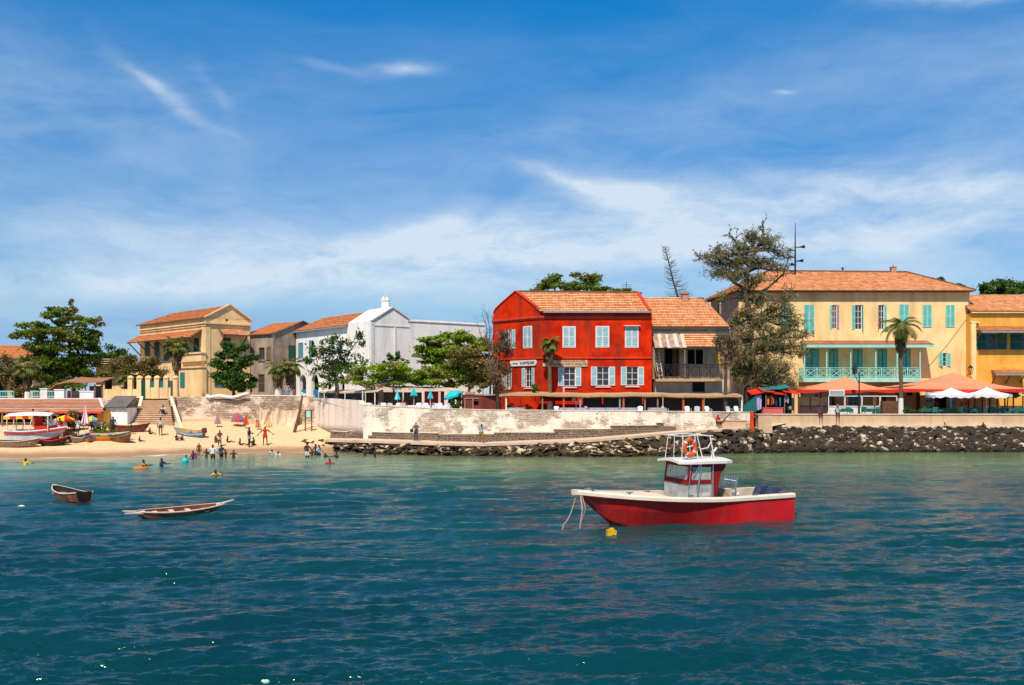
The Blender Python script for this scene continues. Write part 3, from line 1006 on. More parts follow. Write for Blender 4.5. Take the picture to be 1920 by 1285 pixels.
# ------------------------------------------------------------------ rocks
def rock_mat(name, dark, mid, pale, amt):
 m, t, b = base_mat(name)
 g = t.new('ShaderNodeNewGeometry')
 p = g.outputs['Position']
 oi = t.new('ShaderNodeObjectInfo').outputs['Random']
 wn = t.new('ShaderNodeTexWhiteNoise', noise_dimensions='2D')
 cb = t.new('ShaderNodeCombineXYZ')
 t.put(cb.inputs[0], oi)
 t.put(cb.inputs[1], g.outputs['Random Per Island'])
 t.put(wn.inputs['Vector'], cb.outputs[0])
 rnd = wn.outputs['Value']
 n = t.noise(p, 2.5, 6, .7)
 col = t.mix(n, dark, mid)
 col = t.mix(t.math('MULTIPLY', t.ramp(rnd, [(.55, 0.0), (.95, 1.0)]), .8), col, mid)
 pal = t.ramp(t.math('ADD', t.math('MULTIPLY', rnd, .30), t.noise(t.vec('ADD', p, (4, 2, 8)), 1.7, 5, .65)), [(amt, 0.0), (amt + .07, 1.0)])
 col = t.mix(pal, col, pale)
 spz = t.new('ShaderNodeSeparateXYZ')
 t.put(spz.inputs[0], p)
 wet = t.ramp(t.math('ADD', spz.outputs[2], t.math('MULTIPLY', n, .3)), [(.30, 1.0), (.62, 0.0)])
 col = t.mix(t.math('MULTIPLY', wet, .85), col, (.018, .016, .008))
 t.put(b.inputs['Base Color'], col)
 b.inputs['Specular IOR Level'].default_value = .12
 t.put(b.inputs['Roughness'], t.math('SUBTRACT', .95, t.math('MULTIPLY', wet, .5)))
 bn = t.new('ShaderNodeBump')
 bn.inputs['Distance'].default_value = .06
 t.put(bn.inputs['Height'], t.noise(p, 6, 5, .7))
 t.l.new(bn.outputs[0], b.inputs['Normal'])
 return m
MT['rock'] = rock_mat('rock', (.010, .009, .009), (.080, .058, .040), (.60, .46, .32), .785)
MT['rock_brown'] = rock_mat('rock_brown', (.03, .02, .01), (.13, .085, .045), (.58, .44, .28), .70)
def rock_mesh(seed, mname, flat=1.0):
 bm = bmesh.new()
 bmesh.ops.create_icosphere(bm, subdivisions=2, radius=1.0)
 off = Vector((seed * 7.3, seed * 3.1, seed * 1.7))
 for v in bm.verts:
  k = 1 + .42 * mnoise.noise(v.co * 1.1 + off) + .18 * mnoise.noise(v.co * 2.7 + off)
  v.co = v.co * k
  v.co.z *= .68 * flat
  for ax in range(3):      # chop planes give facets
   lim = .78 + .12 * math.sin(seed * 3 + ax * 2)
   v.co[ax] = max(-lim, min(lim, v.co[ax])) if ax < 2 else max(-.62, min(.62, v.co[ax]))
 me = bpy.data.meshes.new('rock')
 bm.to_mesh(me)
 bm.free()
 me.materials.append(MT[mname])
 return me
def rocks():
 # the bank under the stones
 mb = MB()
 prev = None
 for x in np.arange(-16.5, 131, 1.5):
  yt, zt, yw = interp(x, PFX, PFD), interp(x, PFX, PFZ), interp(x, WDX, WDD)
  yw = min(yw, yt - .3)
  row = [(x, yt + .3, zt - .25), (x, lerp(yt, yw, .5), zt * .5 - .3), (x, yw - .4, -.35), (x, yw - 2.5, -1.4)]
  if prev:
   for k in range(3):
    mb.face([prev[k + 1], row[k + 1], row[k], prev[k]])
  prev = row
 struct('bank_ground', mb, 'rock')
 meshes = {m: [rock_mesh(k + (10 if m == 'rock' else 0), m, .8 if m != 'rock' else 1) for k in range(6)] for m in ('rock', 'rock_brown')}
 allr = []
 x = -16.2
 rr = random.Random(3)
 while x < 56:
  yt, zt, yw = interp(x, PFX, PFD), interp(x, PFX, PFZ), interp(x, WDX, WDD)
  yw = min(yw, yt - .3)
  L = math.hypot(yt - yw, zt)
  nrow = max(3, int(L / .29))
  for k in range(nrow):
   t = (k + rr.random()) / nrow
   sz = rr.choice([.15, .18, .21, .25, .31, .42]) * rr.uniform(.85, 1.2)
   if x < 13:
    sz *= 1.05
   yy, zz = lerp(yt - .15, yw - .25, t), lerp(zt - .22, -.02, t)
   xx = x + rr.uniform(-.3, .3)
   mk = 'rock' if (x > 14 or rr.random() < .3) else 'rock_brown'
   sc = (sz * rr.uniform(.95, 1.5), sz * rr.uniform(.85, 1.2), sz * rr.uniform(.75, 1.1))
   if x < 12:
    sc = (sc[0] * 1.35, sc[1], sc[2] * .6)
    zz -= .13
   allr.append((xx, yy, zz, sc, (rr.uniform(-.5, .5), rr.uniform(-.5, .5), rr.uniform(0, 6.28)), mk, rr.randrange(6)))
  x += .34
 # loose rocks where the sand meets the ramp
 for k in range(40):
  xx = rr.uniform(-20, -14)
  yy = interp(xx, PFX, PFD) + rr.uniform(-1.2, 1.0) + (max(0, -17 - xx) * .4)
  sz = rr.uniform(.12, .32)
  allr.append((xx, yy, max(sandz(xx, yy), 0) + .02, (sz * 1.3, sz, sz * .8), (0, 0, rr.uniform(0, 6)), 'rock_brown', rr.randrange(6)))
 vis = [r for r in allr if r[0] < 52]
 vis.sort(key=lambda r: -r[3][0] * r[3][2] / r[1] ** 2)
 big, rest = vis[:300], vis[300:] + [r for r in allr if r[0] >= 52]
 for (xx, yy, zz, sc, rot, mk, vi) in big:
  o = bpy.data.objects.new('boulder', meshes[mk][vi])
  COL.objects.link(o)
  o.location, o.scale, o.rotation_euler = (xx, yy, zz), sc, rot
  o['category'] = 'rock'
  if mk == 'rock' and xx > 24:
   o['label'], o['group'] = 'dark basalt boulder in the rock bank below the concrete parapet', 'boulders below the concrete parapet'
  elif mk == 'rock':
   o['label'], o['group'] = 'blackish boulder in the bank below the ramp path', 'dark boulders below the ramp path'
  else:
   o['label'], o['group'] = 'brownish flat boulder at the water line below the ramp path', 'brown boulders below the ramp path'
 for mk in ('rock', 'rock_brown'):
  mb = MB()
  for (xx, yy, zz, sc, rot, m2, vi) in rest:
   if m2 != mk:
    continue
   me = meshes[mk][vi]
   from mathutils import Euler
   M = Matrix.Translation((xx, yy, zz)) @ Euler(rot).to_matrix().to_4x4() @ Matrix.Diagonal((*sc, 1))
   i = len(mb.v)
   mb.v.extend([tuple(M @ v.co) for v in me.vertices])
   mb.f.extend([tuple(i + q for q in p.vertices) for p in me.polygons])
   mb.m.extend([0] * len(me.polygons))
  lb = 'smaller dark rocks filling the bank between the boulders' if mk == 'rock' else 'smaller brown rocks and rubble under the ramp path'
  solo('rubble', mb, mk, lb, 'rocks', kind='stuff')
rocks()
# ------------------------------------------------------------------ buildings: helpers
class Fac:
 """a vertical wall plane from plan point a to b (left to right as seen from the water)"""
 def __init__(s, a, b, z0, z1):
  s.a, s.b = Vector((a[0], a[1], 0)), Vector((b[0], b[1], 0))
  s.L = (s.b - s.a).length
  s.u = (s.b - s.a).normalized()
  s.n = Vector((s.u.y, -s.u.x, 0))
  s.z0, s.z1 = z0, z1
 def pt(s, u, z, w=0.0):
  p = s.a + s.u * u + s.n * w
  return Vector((p.x, p.y, z))
 def uv(s, px, py):
  dx, dz = (px - CX) / F, -(py - HY) / F
  # camera ray t*(dx, 1): a + u*U
  det = dx * (-s.u.y) - 1 * (-s.u.x)
  # solve t*dx - u*Ux = ax ; t - u*Uy = ay
  t = (s.a.x * (-s.u.y) - (-s.u.x) * s.a.y) / det
  u = (dx * s.a.y - s.a.x) / det
  return u, CH + t * dz
 def rect(s, px0, py0, px1, py1):
  u0, za = s.uv(px0, py0)
  u1, zb = s.uv(px1, py1)
  _, zc = s.uv((px0 + px1) / 2, py0)
  _, zd = s.uv((px0 + px1) / 2, py1)
  return u0, u1, zd, zc      # u0, u1, zbottom, ztop
 def wall(s, mb, holes=(), mi=0, depth=.24, top=None):
  """front skin with real openings; holes: (u0,u1,z0,z1[,arch])"""
  us = sorted({0.0, s.L, *[min(max(h[k], .01), s.L - .01) for h in holes for k in (0, 1)]})
  zs = sorted({s.z0, s.z1, *[h[k] for h in holes for k in (2, 3)]})
  for i in range(len(us) - 1):
   for j in range(len(zs) - 1):
    uc, zc = (us[i] + us[i + 1]) / 2, (zs[j] + zs[j + 1]) / 2
    if any(h[0] < uc < h[1] and h[2] < zc < h[3] for h in holes):
     continue
    mb.face([s.pt(us[i], zs[j]), s.pt(us[i + 1], zs[j]), s.pt(us[i + 1], zs[j + 1]), s.pt(us[i], zs[j + 1])], mi)
  for h in holes:
   u0, u1, z0, z1 = h[:4]
   q = [(u0, z0), (u1, z0), (u1, z1), (u0, z1)]
   for k in range(4):
    a, b = q[k], q[(k + 1) % 4]
    mb.face([s.pt(*b), s.pt(*a), s.pt(*a, -depth), s.pt(*b, -depth)], mi)
   if len(h) > 4 and h[4]:
    r = (u1 - u0) / 2
    uc = (u0 + u1) / 2
    rz = min(r, (z1 - z0) * .5)
    for sg in (-1, 1):
     arc = [(uc + sg * r * math.cos(t), z1 - rz + rz * math.sin(t)) for t in np.linspace(0, math.pi / 2, 7)]
     poly = [(uc + sg * r, z1)] + arc
     pts = [s.pt(a, b, .002) for a, b in poly]
     if sg > 0:
      pts = list(reversed(pts))
     mb.extrude(pts, -s.n * (depth * .9), mi)
 def obox(s, mb, u0, u1, z0, z1, w0, w1, mi=0):
  mb.obox(s.pt(u0, z0, w0), s.u * (u1 - u0), s.n * (w1 - w0), (0, 0, z1 - z0), mi)
def shutter(fac, mb, hu, z0, z1, width, ang, side, w=.03, mi_f=0, mi_s=1, slats=11):
 """louvred shutter leaf; hinge at hu; side +1 closes towards +u; ang 0 closed .. 180 flat on the wall"""
 a = R(ang)
 du = fac.u * (math.cos(a) * side) + fac.n * math.sin(a)
 nn = fac.n * math.cos(a) - fac.u * (side * math.sin(a))
 o = fac.pt(hu, z0, w)
 th = nn * .035
 H = z1 - z0
 r = .055
 up = Vector((0, 0, 1))
 mb.obox(o, du * r, th, up * H, mi_f)
 mb.obox(o + du * (width - r), du * r, th, up * H, mi_f)
 for zz in (0, H * .5 - r / 2, H - r):
  mb.obox(o + du * r + up * zz, du * (width - 2 * r), th, up * r, mi_f)
 for (b0, b1) in ((r, H * .5 - r / 2), (H * .5 + r / 2, H - r)):
  n = max(3, slats // 2)
  for k in range(n):
   zc = lerp(b0, b1, (k + .5) / n)
   hh = (b1 - b0) / n * 1.0
   p = o + du * r + up * (zc - hh / 2)
   q = th * .1
   mb.face([p + th * .8, p + du * (width - 2 * r) + th * .8, p + du * (width - 2 * r) + th * .25 + up * hh, p + th * .25 + up * hh], mi_s)
 mb.face([o + th * .15 + du * r, o + du * (width - r) + th * .15, o + du * (width - r) + th * .15 + up * H, o + th * .15 + du * r + up * H], mi_s)
def window(fac, house, rect, frame='white_paint', shut=('white_paint', 'blue_shutter'), mode='closed', sill=True, name='window',
  grid=(2, 3), leaf=.5, label=None, depth=.16, angL=None, angR=None, pane=True):
 """a window part with pane and shutter sub-parts"""
 u0, u1, z0, z1 = rect
 mb = MB()
 fw = .06
 w0, w1 = -depth, -depth + .07
 fac.obox(mb, u0, u0 + fw, z0, z1, w0, w1)
 fac.obox(mb, u1 - fw, u1, z0, z1, w0, w1)
 fac.obox(mb, u0 + fw, u1 - fw, z0, z0 + fw, w0, w1)
 fac.obox(mb, u0 + fw, u1 - fw, z1 - fw, z1, w0, w1)
 if mode in ('open', 'half', 'bare'):
  nc, nr = grid
  for k in range(1, nc):
   uc = lerp(u0, u1, k / nc)
   fac.obox(mb, uc - .025, uc + .025, z0 + fw, z1 - fw, w0, w1 - .01)
  for k in range(1, nr):
   zc = lerp(z0, z1, k / nr)
   fac.obox(mb, u0 + fw, u1 - fw, zc - .02, zc + .02, w0 + .012, w1 - .022)
 if mode == 'closed' and frame == 'white_paint':
  b = .07   # broad white surround
  fac.obox(mb, u0 - b, u0, z0 - b, z1 + b, .0, .035)
  fac.obox(mb, u1, u1 + b, z0 - b, z1 + b, .0, .035)
  fac.obox(mb, u0, u1, z0 - b, z0, .0, .035)
  fac.obox(mb, u0, u1, z1, z1 + b, .0, .035)
 w = part(name, mb, frame, house, label)
 if sill:
  mb = MB()
  fac.obox(mb, u0 - .12, u1 + .12, z0 - .17, z0 - .09, 0, .12)
  part('sill', mb, frame, w)
 if pane:
  mb = MB()
  mb.face([fac.pt(u0 + .02, z0 + .02, w0 + .02), fac.pt(u1 - .02, z0 + .02, w0 + .02), fac.pt(u1 - .02, z1 - .02, w0 + .02), fac.pt(u0 + .02, z1 - .02, w0 + .02)])
  part('pane', mb, 'glass', w)
 W = (u1 - u0) / 2
 if shut:
  spec = {'closed': (0, 0), 'open': (172, 172), 'half': (100, 25), 'bare': (None, None)}[mode]
  aL = spec[0] if angL is None else angL
  aR = spec[1] if angR is None else angR
  cols = [shut[0], shut[1]]
  if aL is not None and aL >= 0:
   mb = MB()
   shutter(fac, mb, u0 + .01, z0 + .02, z1 - .02, W - .015, aL, 1)
   part('shutter', mb, cols, w)
  if aR is not None and aR >= 0:
   mb = MB()
   shutter(fac, mb, u1 - .01, z0 + .02, z1 - .02, W - .015, aR, -1)
   part('shutter', mb, cols if len(shut) < 4 else [shut[2], shut[3]], w)
 return w
def tiled(mb, A, B, C, D, row=.37, th=.07, jit=.02):
 """tiled slope: eave A(left)->B(right), ridge D(left)->C(right); uv in metres"""
 A, B, C, D = Vector(A), Vector(B), Vector(C), Vector(D)
 L = ((D + C) / 2 - (A + B) / 2).length
 n = max(2, int(round(L / row)))
 nrm = (B - A).cross((D + C) / 2 - (A + B) / 2).normalized()
 if nrm.z < 0:
  nrm = -nrm
 W = max((B - A).length, (C - D).length)
 m = max(2, int(W / .9))
 o = Vector((A.x, A.y, 0))
 ud = (B - A).normalized()
 hts = [[random.uniform(-jit, jit) for _ in range(m + 1)] for _ in range(n + 1)]
 for k in range(n):
  t0, t1 = k / n, (k + 1) / n
  l0, r0 = A.lerp(D, t0), B.lerp(C, t0)
  l1, r1 = A.lerp(D, t1), B.lerp(C, t1)
  for j in range(m):
   a0, a1 = j / m, (j + 1) / m
   p0 = l0.lerp(r0, a0) + nrm * (th + hts[k][j])
   p1 = l0.lerp(r0, a1) + nrm * (th + hts[k][j + 1])
   q1 = l1.lerp(r1, a1) + nrm * (.01 + hts[k + 1][j + 1] * .6)
   q0 = l1.lerp(r1, a0) + nrm * (.01 + hts[k + 1][j] * .6)
   uu = [((v - A).dot(ud), z) for v, z in ((p0, k * row + .0), (p1, k * row + .0), (q1, (k + 1) * row - .001), (q0, (k + 1) * row - .001))]
   mb.face([p0, p1, q1, q0], 0, uu)
   b0, b1 = l0.lerp(r0, a0) - nrm * .01, l0.lerp(r0, a1) - nrm * .01
   lipz = k * row + row * .4
   mb.face([b0, b1, p1, p0], 0, [((b0 - A).dot(ud), lipz), ((b1 - A).dot(ud), lipz), ((p1 - A).dot(ud), lipz + .06), ((p0 - A).dot(ud), lipz + .06)])
 # soffit and side edges
 s = -nrm * .09
 mb.face([A + s, D + s, C + s, B + s], 1)
 for a, b in ((A, B), (B, C), (C, D), (D, A)):
  mb.face([a + s, b + s, b, a], 1)
def lean_roof(fac, mb, u0, u1, zt, zb, out, w0=0.0, row=.37):
 tiled(mb, fac.pt(u0, zb, out), fac.pt(u1, zb, out), fac.pt(u1, zt, w0), fac.pt(u0, zt, w0), row)
def close_box(mb, poly, z0, z1, mi=0, skip=()):
 """plain walls round a plan polygon (counter-clockwise from above), skipping facade edges"""
 n = len(poly)
 for k in range(n):
  if k in skip:
   continue
  a, b = poly[k], poly[(k + 1) % n]
  mb.face([(a[0], a[1], z0), (b[0], b[1], z0), (b[0], b[1], z1), (a[0], a[1], z1)], mi)
def band(fac, mb, u0, u1, z, h, w, mi=0):
 fac.obox(mb, u0, u1, z, z + h, 0.001, w, mi)
def text_part(name, body, size, fac, u, z, w, matn, parent, sx=1.0, bold=.004):
 cu = bpy.data.curves.new(name, 'FONT')
 cu.body = body
 cu.size = size
 cu.extrude = .008
 cu.offset = bold
 cu.align_x = 'CENTER'
 cu.align_y = 'CENTER'
 tmp = bpy.data.objects.new('tmp_text', cu)
 COL.objects.link(tmp)
 dg = bpy.context.evaluated_depsgraph_get()
 me = bpy.data.meshes.new_from_object(tmp.evaluated_get(dg))
 bpy.data.objects.remove(tmp)
 bpy.data.curves.remove(cu)
 M = Matrix(((fac.u.x * sx, 0, fac.n.x, 0), (fac.u.y * sx, 0, fac.n.y, 0), (0, 1, 0, 0), (0, 0, 0, 1)))
 M.translation = fac.pt(u, z, w) - ORG[parent.name]
 me.transform(M)
 me.materials.clear()
 me.materials.append(MT[matn])
 o = bpy.data.objects.new(name, me)
 COL.objects.link(o)
 o.parent = parent
 return o
def railing(mb, a, b, h, style='x', bay=.9, mi=0, w=.05):
 """balustrade from a to b (points at floor level)"""
 a, b = Vector(a), Vector(b)
 up = Vector((0, 0, 1))
 mb.bar(a + up * h, b + up * h, .09, .06, mi)
 mb.bar(a + up * .12, b + up * .12, .05, .05, mi)
 mb.bar(a + up * (h * .82), b + up * (h * .82), .04, .04, mi)
 n = max(1, int(round((b - a).length / bay)))
 for k in range(n + 1):
  p = a.lerp(b, k / n)
  mb.bar(p, p + up * h, w * 1.3, w * 1.3, mi)
  if k < n:
   q = a.lerp(b, (k + 1) / n)
   if style == 'x':
    p2, q2 = p.lerp(q, .16), p.lerp(q, .84)
    mb.bar(p2 + up * .14, p2 + up * h * .8, w * .7, w * .7, mi)
    mb.bar(q2 + up * .14, q2 + up * h * .8, w * .7, w * .7, mi)
    mb.bar(p2 + up * .14, q2 + up * h * .8, w * .8, w * .8, mi)
    mb.bar(q2 + up * .14, p2 + up * h * .8, w * .8, w * .8, mi)
    mb.bar(p + up * h * .3, p2 + up * h * .3, w * .6, w * .6, mi)
    mb.bar(q2 + up * h * .3, q + up * h * .3, w * .6, w * .6, mi)
   else:
    for j in range(1, 5):
     r_ = p.lerp(q, j / 5)
     mb.bar(r_ + up * .12, r_ + up * h, w * .5, w * .5, mi)
# ------------------------------------------------------------------ the red house
def red_house():
 Lp, A, B = (PX(924, 101.3), 101.3), (PX(1012, 96), 96), (PX(1222, 96), 96)
 h = thing('red_house', 'bright red two-storey house with pale shutters and tiled roof behind the long sea wall', 'house', (6, 99, 3.2))
 z0, z1 = 2.6, 13.25
 f1, f2 = Fac(Lp, A, z0, z1), Fac(A, B, z0, z1)
 up1 = [f1.rect(982, 613, 997, 652), f1.rect(955, 618, 967, 654)]
 lo1 = [f1.rect(985, 690, 997, 726), f1.rect(948, 691, 958, 727)]
 up2 = [f2.rect(1056, 613.5, 1078, 651), f2.rect(1118, 613, 1141, 650.5), f2.rect(1173, 614, 1196, 651)]
 lo2 = [f2.rect(1057, 689, 1079, 724.5), f2.rect(1119, 687.5, 1142, 723.5), f2.rect(1174.5, 687.5, 1196.5, 723)]
 mb = MB()
 f1.wall(mb, up1 + lo1)
 f2.wall(mb, up2 + lo2)
 back = [Lp, A, B, (B[0] + .3, 103.5), (Lp[0] + 1.2, 104.5)]
 close_box(mb, back, z0, z1, skip=(0, 1))
 # gable above the left wall with a rounded shoulder
 g = [(0, z1), (f1.L, z1), (f1.L, 13.45), (f1.uv(967, 548)[0], 15.5), (1.2, 14.35), (.5, 13.95), (.12, 13.5)]
 mb.extrude([f1.pt(u, z, .0) for u, z in g], -f1.n * .35)
 # rising wall above the cornice on the front, behind the gutter
 part('wall', mb, 'red_wall', h)
 mb = MB()
 zc = PZ(596, 96)
 for f in (f1, f2):
  band(f, mb, -.02, f.L + .02, zc, .16, .16)
  band(f, mb, -.01, f.L + .01, zc - .14, .137, .08)
  band(f, mb, -.02, f.L + .02, PZ(672.5, 96), .13, .1)
 part('cornice', mb, 'red_trim', h)
 mb = MB()
 # verge trim along gable
 pts = [f1.pt(u, z, -.15) for u, z in g[2:]]
 for a, b in zip(pts[:-1], pts[1:]):
  mb.bar(a + Vector((0, 0, .04)), b + Vector((0, 0, .04)), .5, .1)
 part('verge', mb, 'red_trim', h)
 # roof
 R1 = f1.pt(f1.uv(967, 548)[0] , 15.42, -.2)
 E1 = Vector((A[0] + .05, 95.7, z1 - .02))
 E2 = Vector((PX(1221, 95.7) - .1, 95.7, z1 - .02))
 R2 = Vector((PX(1195, 99), 98.9, 15.35))
 mb = MB()
 tiled(mb, E1, E2, R2, R1)
 mb.face([R1, R2, (B[0] + .2, 103.3, 13.2), (Lp[0] + 1.2, 104, 13.2)], 0)
 mb.face([E2, (B[0] + .2, 103.3, 13.2), R2], 1)
 rf = part('roof', mb, ['tile', 'red_trim'], h)
 mb = MB()
 mb.bar(R1 + Vector((0, 0, .1)), R2 + Vector((0, 0, .1)), .25, .14)
 part('ridge', mb, 'tile', rf)
 mb = MB()
 mb.bar(R2 + Vector((0, 0, .08)), E2 + Vector((-.02, 0, .08)), .28, .2)
 part('verge', mb, 'red_trim', rf)
 mb = MB()
 mb.bar((E1.x + .3, 95.58, z1 - .06), (E2.x + .05, 95.58, z1 - .06), .16, .16)
 part('gutter', mb, 'gutter', h)
 for r in up2:
  window(f2, h, r, mode='closed', sill=False)
 window(f1, h, up1[0], mode='closed', sill=False)
 window(f1, h, up1[1], mode='half', sill=False, label='half-open window on the upper left of the red house', angL=110, angR=8)
 for r in lo2:
  window(f2, h, r, mode='open', grid=(2, 3))
 window(f1, h, lo1[0], mode='open', grid=(2, 3))
 window(f1, h, lo1[1], mode='open', grid=(2, 3), angL=120, angR=150)
 mb = MB()   # little hood over the right upper window
 r = up2[2]
 f2.obox(mb, r[0] - .2, r[1] + .2, r[3] + .1, r[3] + .16, 0, .35)
 part('window_hood', mb, 'white_paint', h)
 # drainpipe stub
 mb = MB()
 u, z = f2.uv(1057, 728)
 mb.tube([f2.pt(u, z, .1), f2.pt(u, PZ(738, 96), .1)], .07, 8)
 part('pipe', mb, 'white_paint', h)
 # signs fixed to the wall
 u0, u1, a, b = f1.rect(958, 676, 1007, 686.5)
 s = thing('wall_sign', 'white rounded sign with dark lettering on the left wall of the red house', 'sign', f1.pt((u0 + u1) / 2, a, 0))
 mb = MB()
 rr = (b - a) / 2
 pts = [(u0, a), (u1 - rr, a)] + [(u1 - rr + rr * math.sin(t), (a + b) / 2 - rr * math.cos(t)) for t in np.linspace(0, math.pi, 9)][1:-1] + [(u1 - rr, b), (u0, b)]
 mb.extrude([f1.pt(u, z, .12) for u, z in pts], -f1.n * .1)
 part('board', mb, 'white_paint', s)
 text_part('lettering', 'Auberge', .27, f1, lerp(u0, u1, .2), (a + b) / 2, .125, 'maroon', s, .85)
 text_part('lettering', '& HOSTELLERIE', .36, f1, lerp(u0, u1, .66), (a + b) / 2, .125, 'dark', s, .82, .012)
 u0, u1, a, b = f2.rect(1018, 675.5, 1101, 687.5)
 s = thing('wall_sign', 'long beige board with two rows of lettering over the shutters of the red house', 'sign', f2.pt((u0 + u1) / 2, a, 0))
 mb = MB()
 f2.obox(mb, u0, u1, a, a + (b - a) * .62, .02, .1)
 ul = f2.uv(1038, 680)[0]
 f2.obox(mb, ul, u1, a + (b - a) * .622, b, .03, .095)
 part('board', mb, 'canvas', s)
 text_part('lettering', 'COMPAGNIE BOURSE ROUTIERE', .27, f2, (ul + u1) / 2, a + (b - a) * .80, .105, 'orange_post', s, .74, .008)
 text_part('lettering', 'HOSTELLERIE DU PORT ET SPECIALITES', .29, f2, (u0 + u1) / 2 + .2, a + (b - a) * .32, .105, 'brown_wood', s, .74, .008)
red_house()
# ------------------------------------------------------------------ old house beside it
def old_house():
 a, b = (PX(1222.5, 97.5), 97.5), (PX(1368, 97.5), 97.5)
 h = thing('old_house', 'shabby beige house with sagging balcony and patched roof right of the red house', 'house', (17, 99, 3.2))
 z0, zf, z1 = 2.6, PZ(712, 97.5), PZ(613, 97)
 f = Fac(a, b, z0, z1)
 doors = [f.rect(1247, 654, 1272, 706), f.rect(1288, 654, 1320, 684), f.rect(1340, 663, 1353, 684), f.rect(1228, 655, 1238, 706)]
 low = [f.rect(1292, 717, 1318, 736), f.rect(1240, 722, 1262, 768)]
 mb = MB()
 f.wall(mb, doors + low)
 close_box(mb, [a, b, (b[0], 105), (a[0], 105)], z0, z1, skip=(0,))
 part('wall', mb, 'stained_wall', h)
 mb = MB()
 band(f, mb, 0, f.L, PZ(628, 97.5), .3, .1)
 band(f, mb, 0, f.L, PZ(617, 97.5), .12, .12)
 part('cornice', mb, 'plain_cream', h)
 mb = MB()
 # ground floor bump-out carrying the balcony
 f.obox(mb, .1, f.L - .2, z0, PZ(712, 96.5), .02, .9)
 part('lower_wall', mb, 'plain_cream', h)
 mb = MB()
 mb.face([Vector(f.pt(f.uv(1295, 730)[0], PZ(735, 96.6), .92)), Vector(f.pt(f.uv(1318, 730)[0], PZ(735, 96.6), .92)), Vector(f.pt(f.uv(1318, 730)[0], PZ(717, 96.6), .92)), Vector(f.pt(f.uv(1295, 730)[0], PZ(717, 96.6), .92))])
 part('window', mb, 'dark', h)
 mb = MB()
 E1, E2 = Vector((PX(1222.5, 97), 96.9, z1)), Vector((PX(1368, 96.9), 96.9, z1))
 R1, R2 = Vector((PX(1205, 102.5), 102.5, PZ(558, 102.5))), Vector((PX(1318, 102.5), 102.5, PZ(558, 102.5)))
 tiled(mb, E1, E2, R2, R1)
 mb.face([R1, R2, (R2.x + 3, 107, 12), (a[0], 107, 12)], 0)
 mb.face([E2, (E2.x + .5, 105, z1), R2], 0)
 rf = part('roof', mb, ['tile', 'old_wood'], h)
 mb = MB()
 mb.box(PX(1278, 102), PX(1290, 102), 101.6, 102.3, 14.2, PZ(550, 102))
 mb.box(PX(1276.5, 102), PX(1291.5, 102), 101.5, 102.4, PZ(552, 102), PZ(549, 102))
 part('chimney', mb, 'pink_wall', rf)
 # dark interiors and frames
 for k, r in enumerate(doors):
  if k == 2:
   w = window(f, h, r, frame='pale_wood', shut=('yellow_shutter', 'yellow_shutter'), mode='closed', sill=False)
  elif k == 0:
   mb = MB()
   u0, u1, p, q = r
   f.obox(mb, u0 - .08, u0, p, q, 0, .06)
   f.obox(mb, u1, u1 + .08, p, q, 0, .06)
   f.obox(mb, (u0 + u1) / 2 + .1, (u0 + u1) / 2 + .55, p, q, -.2, -.14)
   part('door', mb, 'brown_wood', h)
  elif k == 3:
   mb = MB()
   shutter(f, mb, r[1] + .02, r[2], r[3], .55, 150, 1)
   part('shutter', mb, ['pale_wood', 'yellow_shutter'], h)
   mb = MB()
   shutter(f, mb, r[0] - .02, r[2], r[3], .5, 120, -1)
   part('shutter', mb, ['pale_wood', 'yellow_shutter'], h)
  else:
   window(f, h, r, frame='white_paint', shut=None, mode='bare', grid=(2, 1), sill=False, pane=False)
 # near-black sheet standing in for the unlit room behind the openings
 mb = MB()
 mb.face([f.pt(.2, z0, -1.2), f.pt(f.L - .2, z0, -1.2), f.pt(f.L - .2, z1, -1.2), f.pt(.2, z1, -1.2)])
 part('shade_backing', mb, 'dark', h)
 # balcony
 mb = MB()
 zs = PZ(711, 95.6)
 mb.box(a[0] + .1, PX(1353, 96), 95.6, 97.45, zs - .22, zs)
 bal = part('balcony', mb, 'pale_wood', h)
 mb = MB()
 hz = PZ(684, 95.6) - zs
 railing(mb, (a[0] + .15, 95.65, zs), (PX(1352, 95.65), 95.65, zs), hz, 'v', 1.05)
 mb.bar((a[0] + .15, 95.65, zs), (a[0] + .15, 97.4, zs + hz), .05)
 for px in (1258, 1295, 1330):
  x = PX(px, 95.65)
  mb.bar((x - .45, 95.62, zs + .12), (x + .45, 95.62, zs + hz), .05)
  mb.bar((x + .45, 95.60, zs + .12), (x - .45, 95.60, zs + hz), .05)
 part('railing', mb, 'iron', bal)
 mb = MB()
 for px in (1224.5, 1284, 1352):
  mb.bar((PX(px, 95.7), 95.7, zs), (PX(px, 95.7), 95.7, PZ(651, 95.7)), .1)
 part('post', mb, 'old_wood', bal)
 mb = MB()
 zt, zb = PZ(626, 97.5), PZ(651, 95.6)
 lean_roof(f, mb, f.uv(1280, 640)[0], f.uv(1341, 640)[0], zt, zb, 2.0, .1)
 part('balcony_roof', mb, ['tile', 'old_wood'], h, 'tiled right half of the balcony roof')
 mb = MB()
 for k in range(8):
  u0 = lerp(0.0, f.uv(1279, 640)[0], k / 8)
  u1 = lerp(0.0, f.uv(1279, 640)[0], (k + 1) / 8) + .12
  dz = .05 * (k % 3)
  p = [f.pt(u0, zb - .05 + dz, 2.0 - .1 * (k % 2)), f.pt(u1, zb - .05 + dz * .5, 2.05), f.pt(u1, zt + dz, .1), f.pt(u0, zt - .03 * (k % 2), .1)]
  mb.extrude(p, (0, 0, -.04), k % 2)
 for k in range(3):
  mb.bar(f.pt(.2, zt - .4 - k * .45, .5 + k * .5), f.pt(3.1, zt - .38 - k * .45, .5 + k * .5), .12, .05, 1)
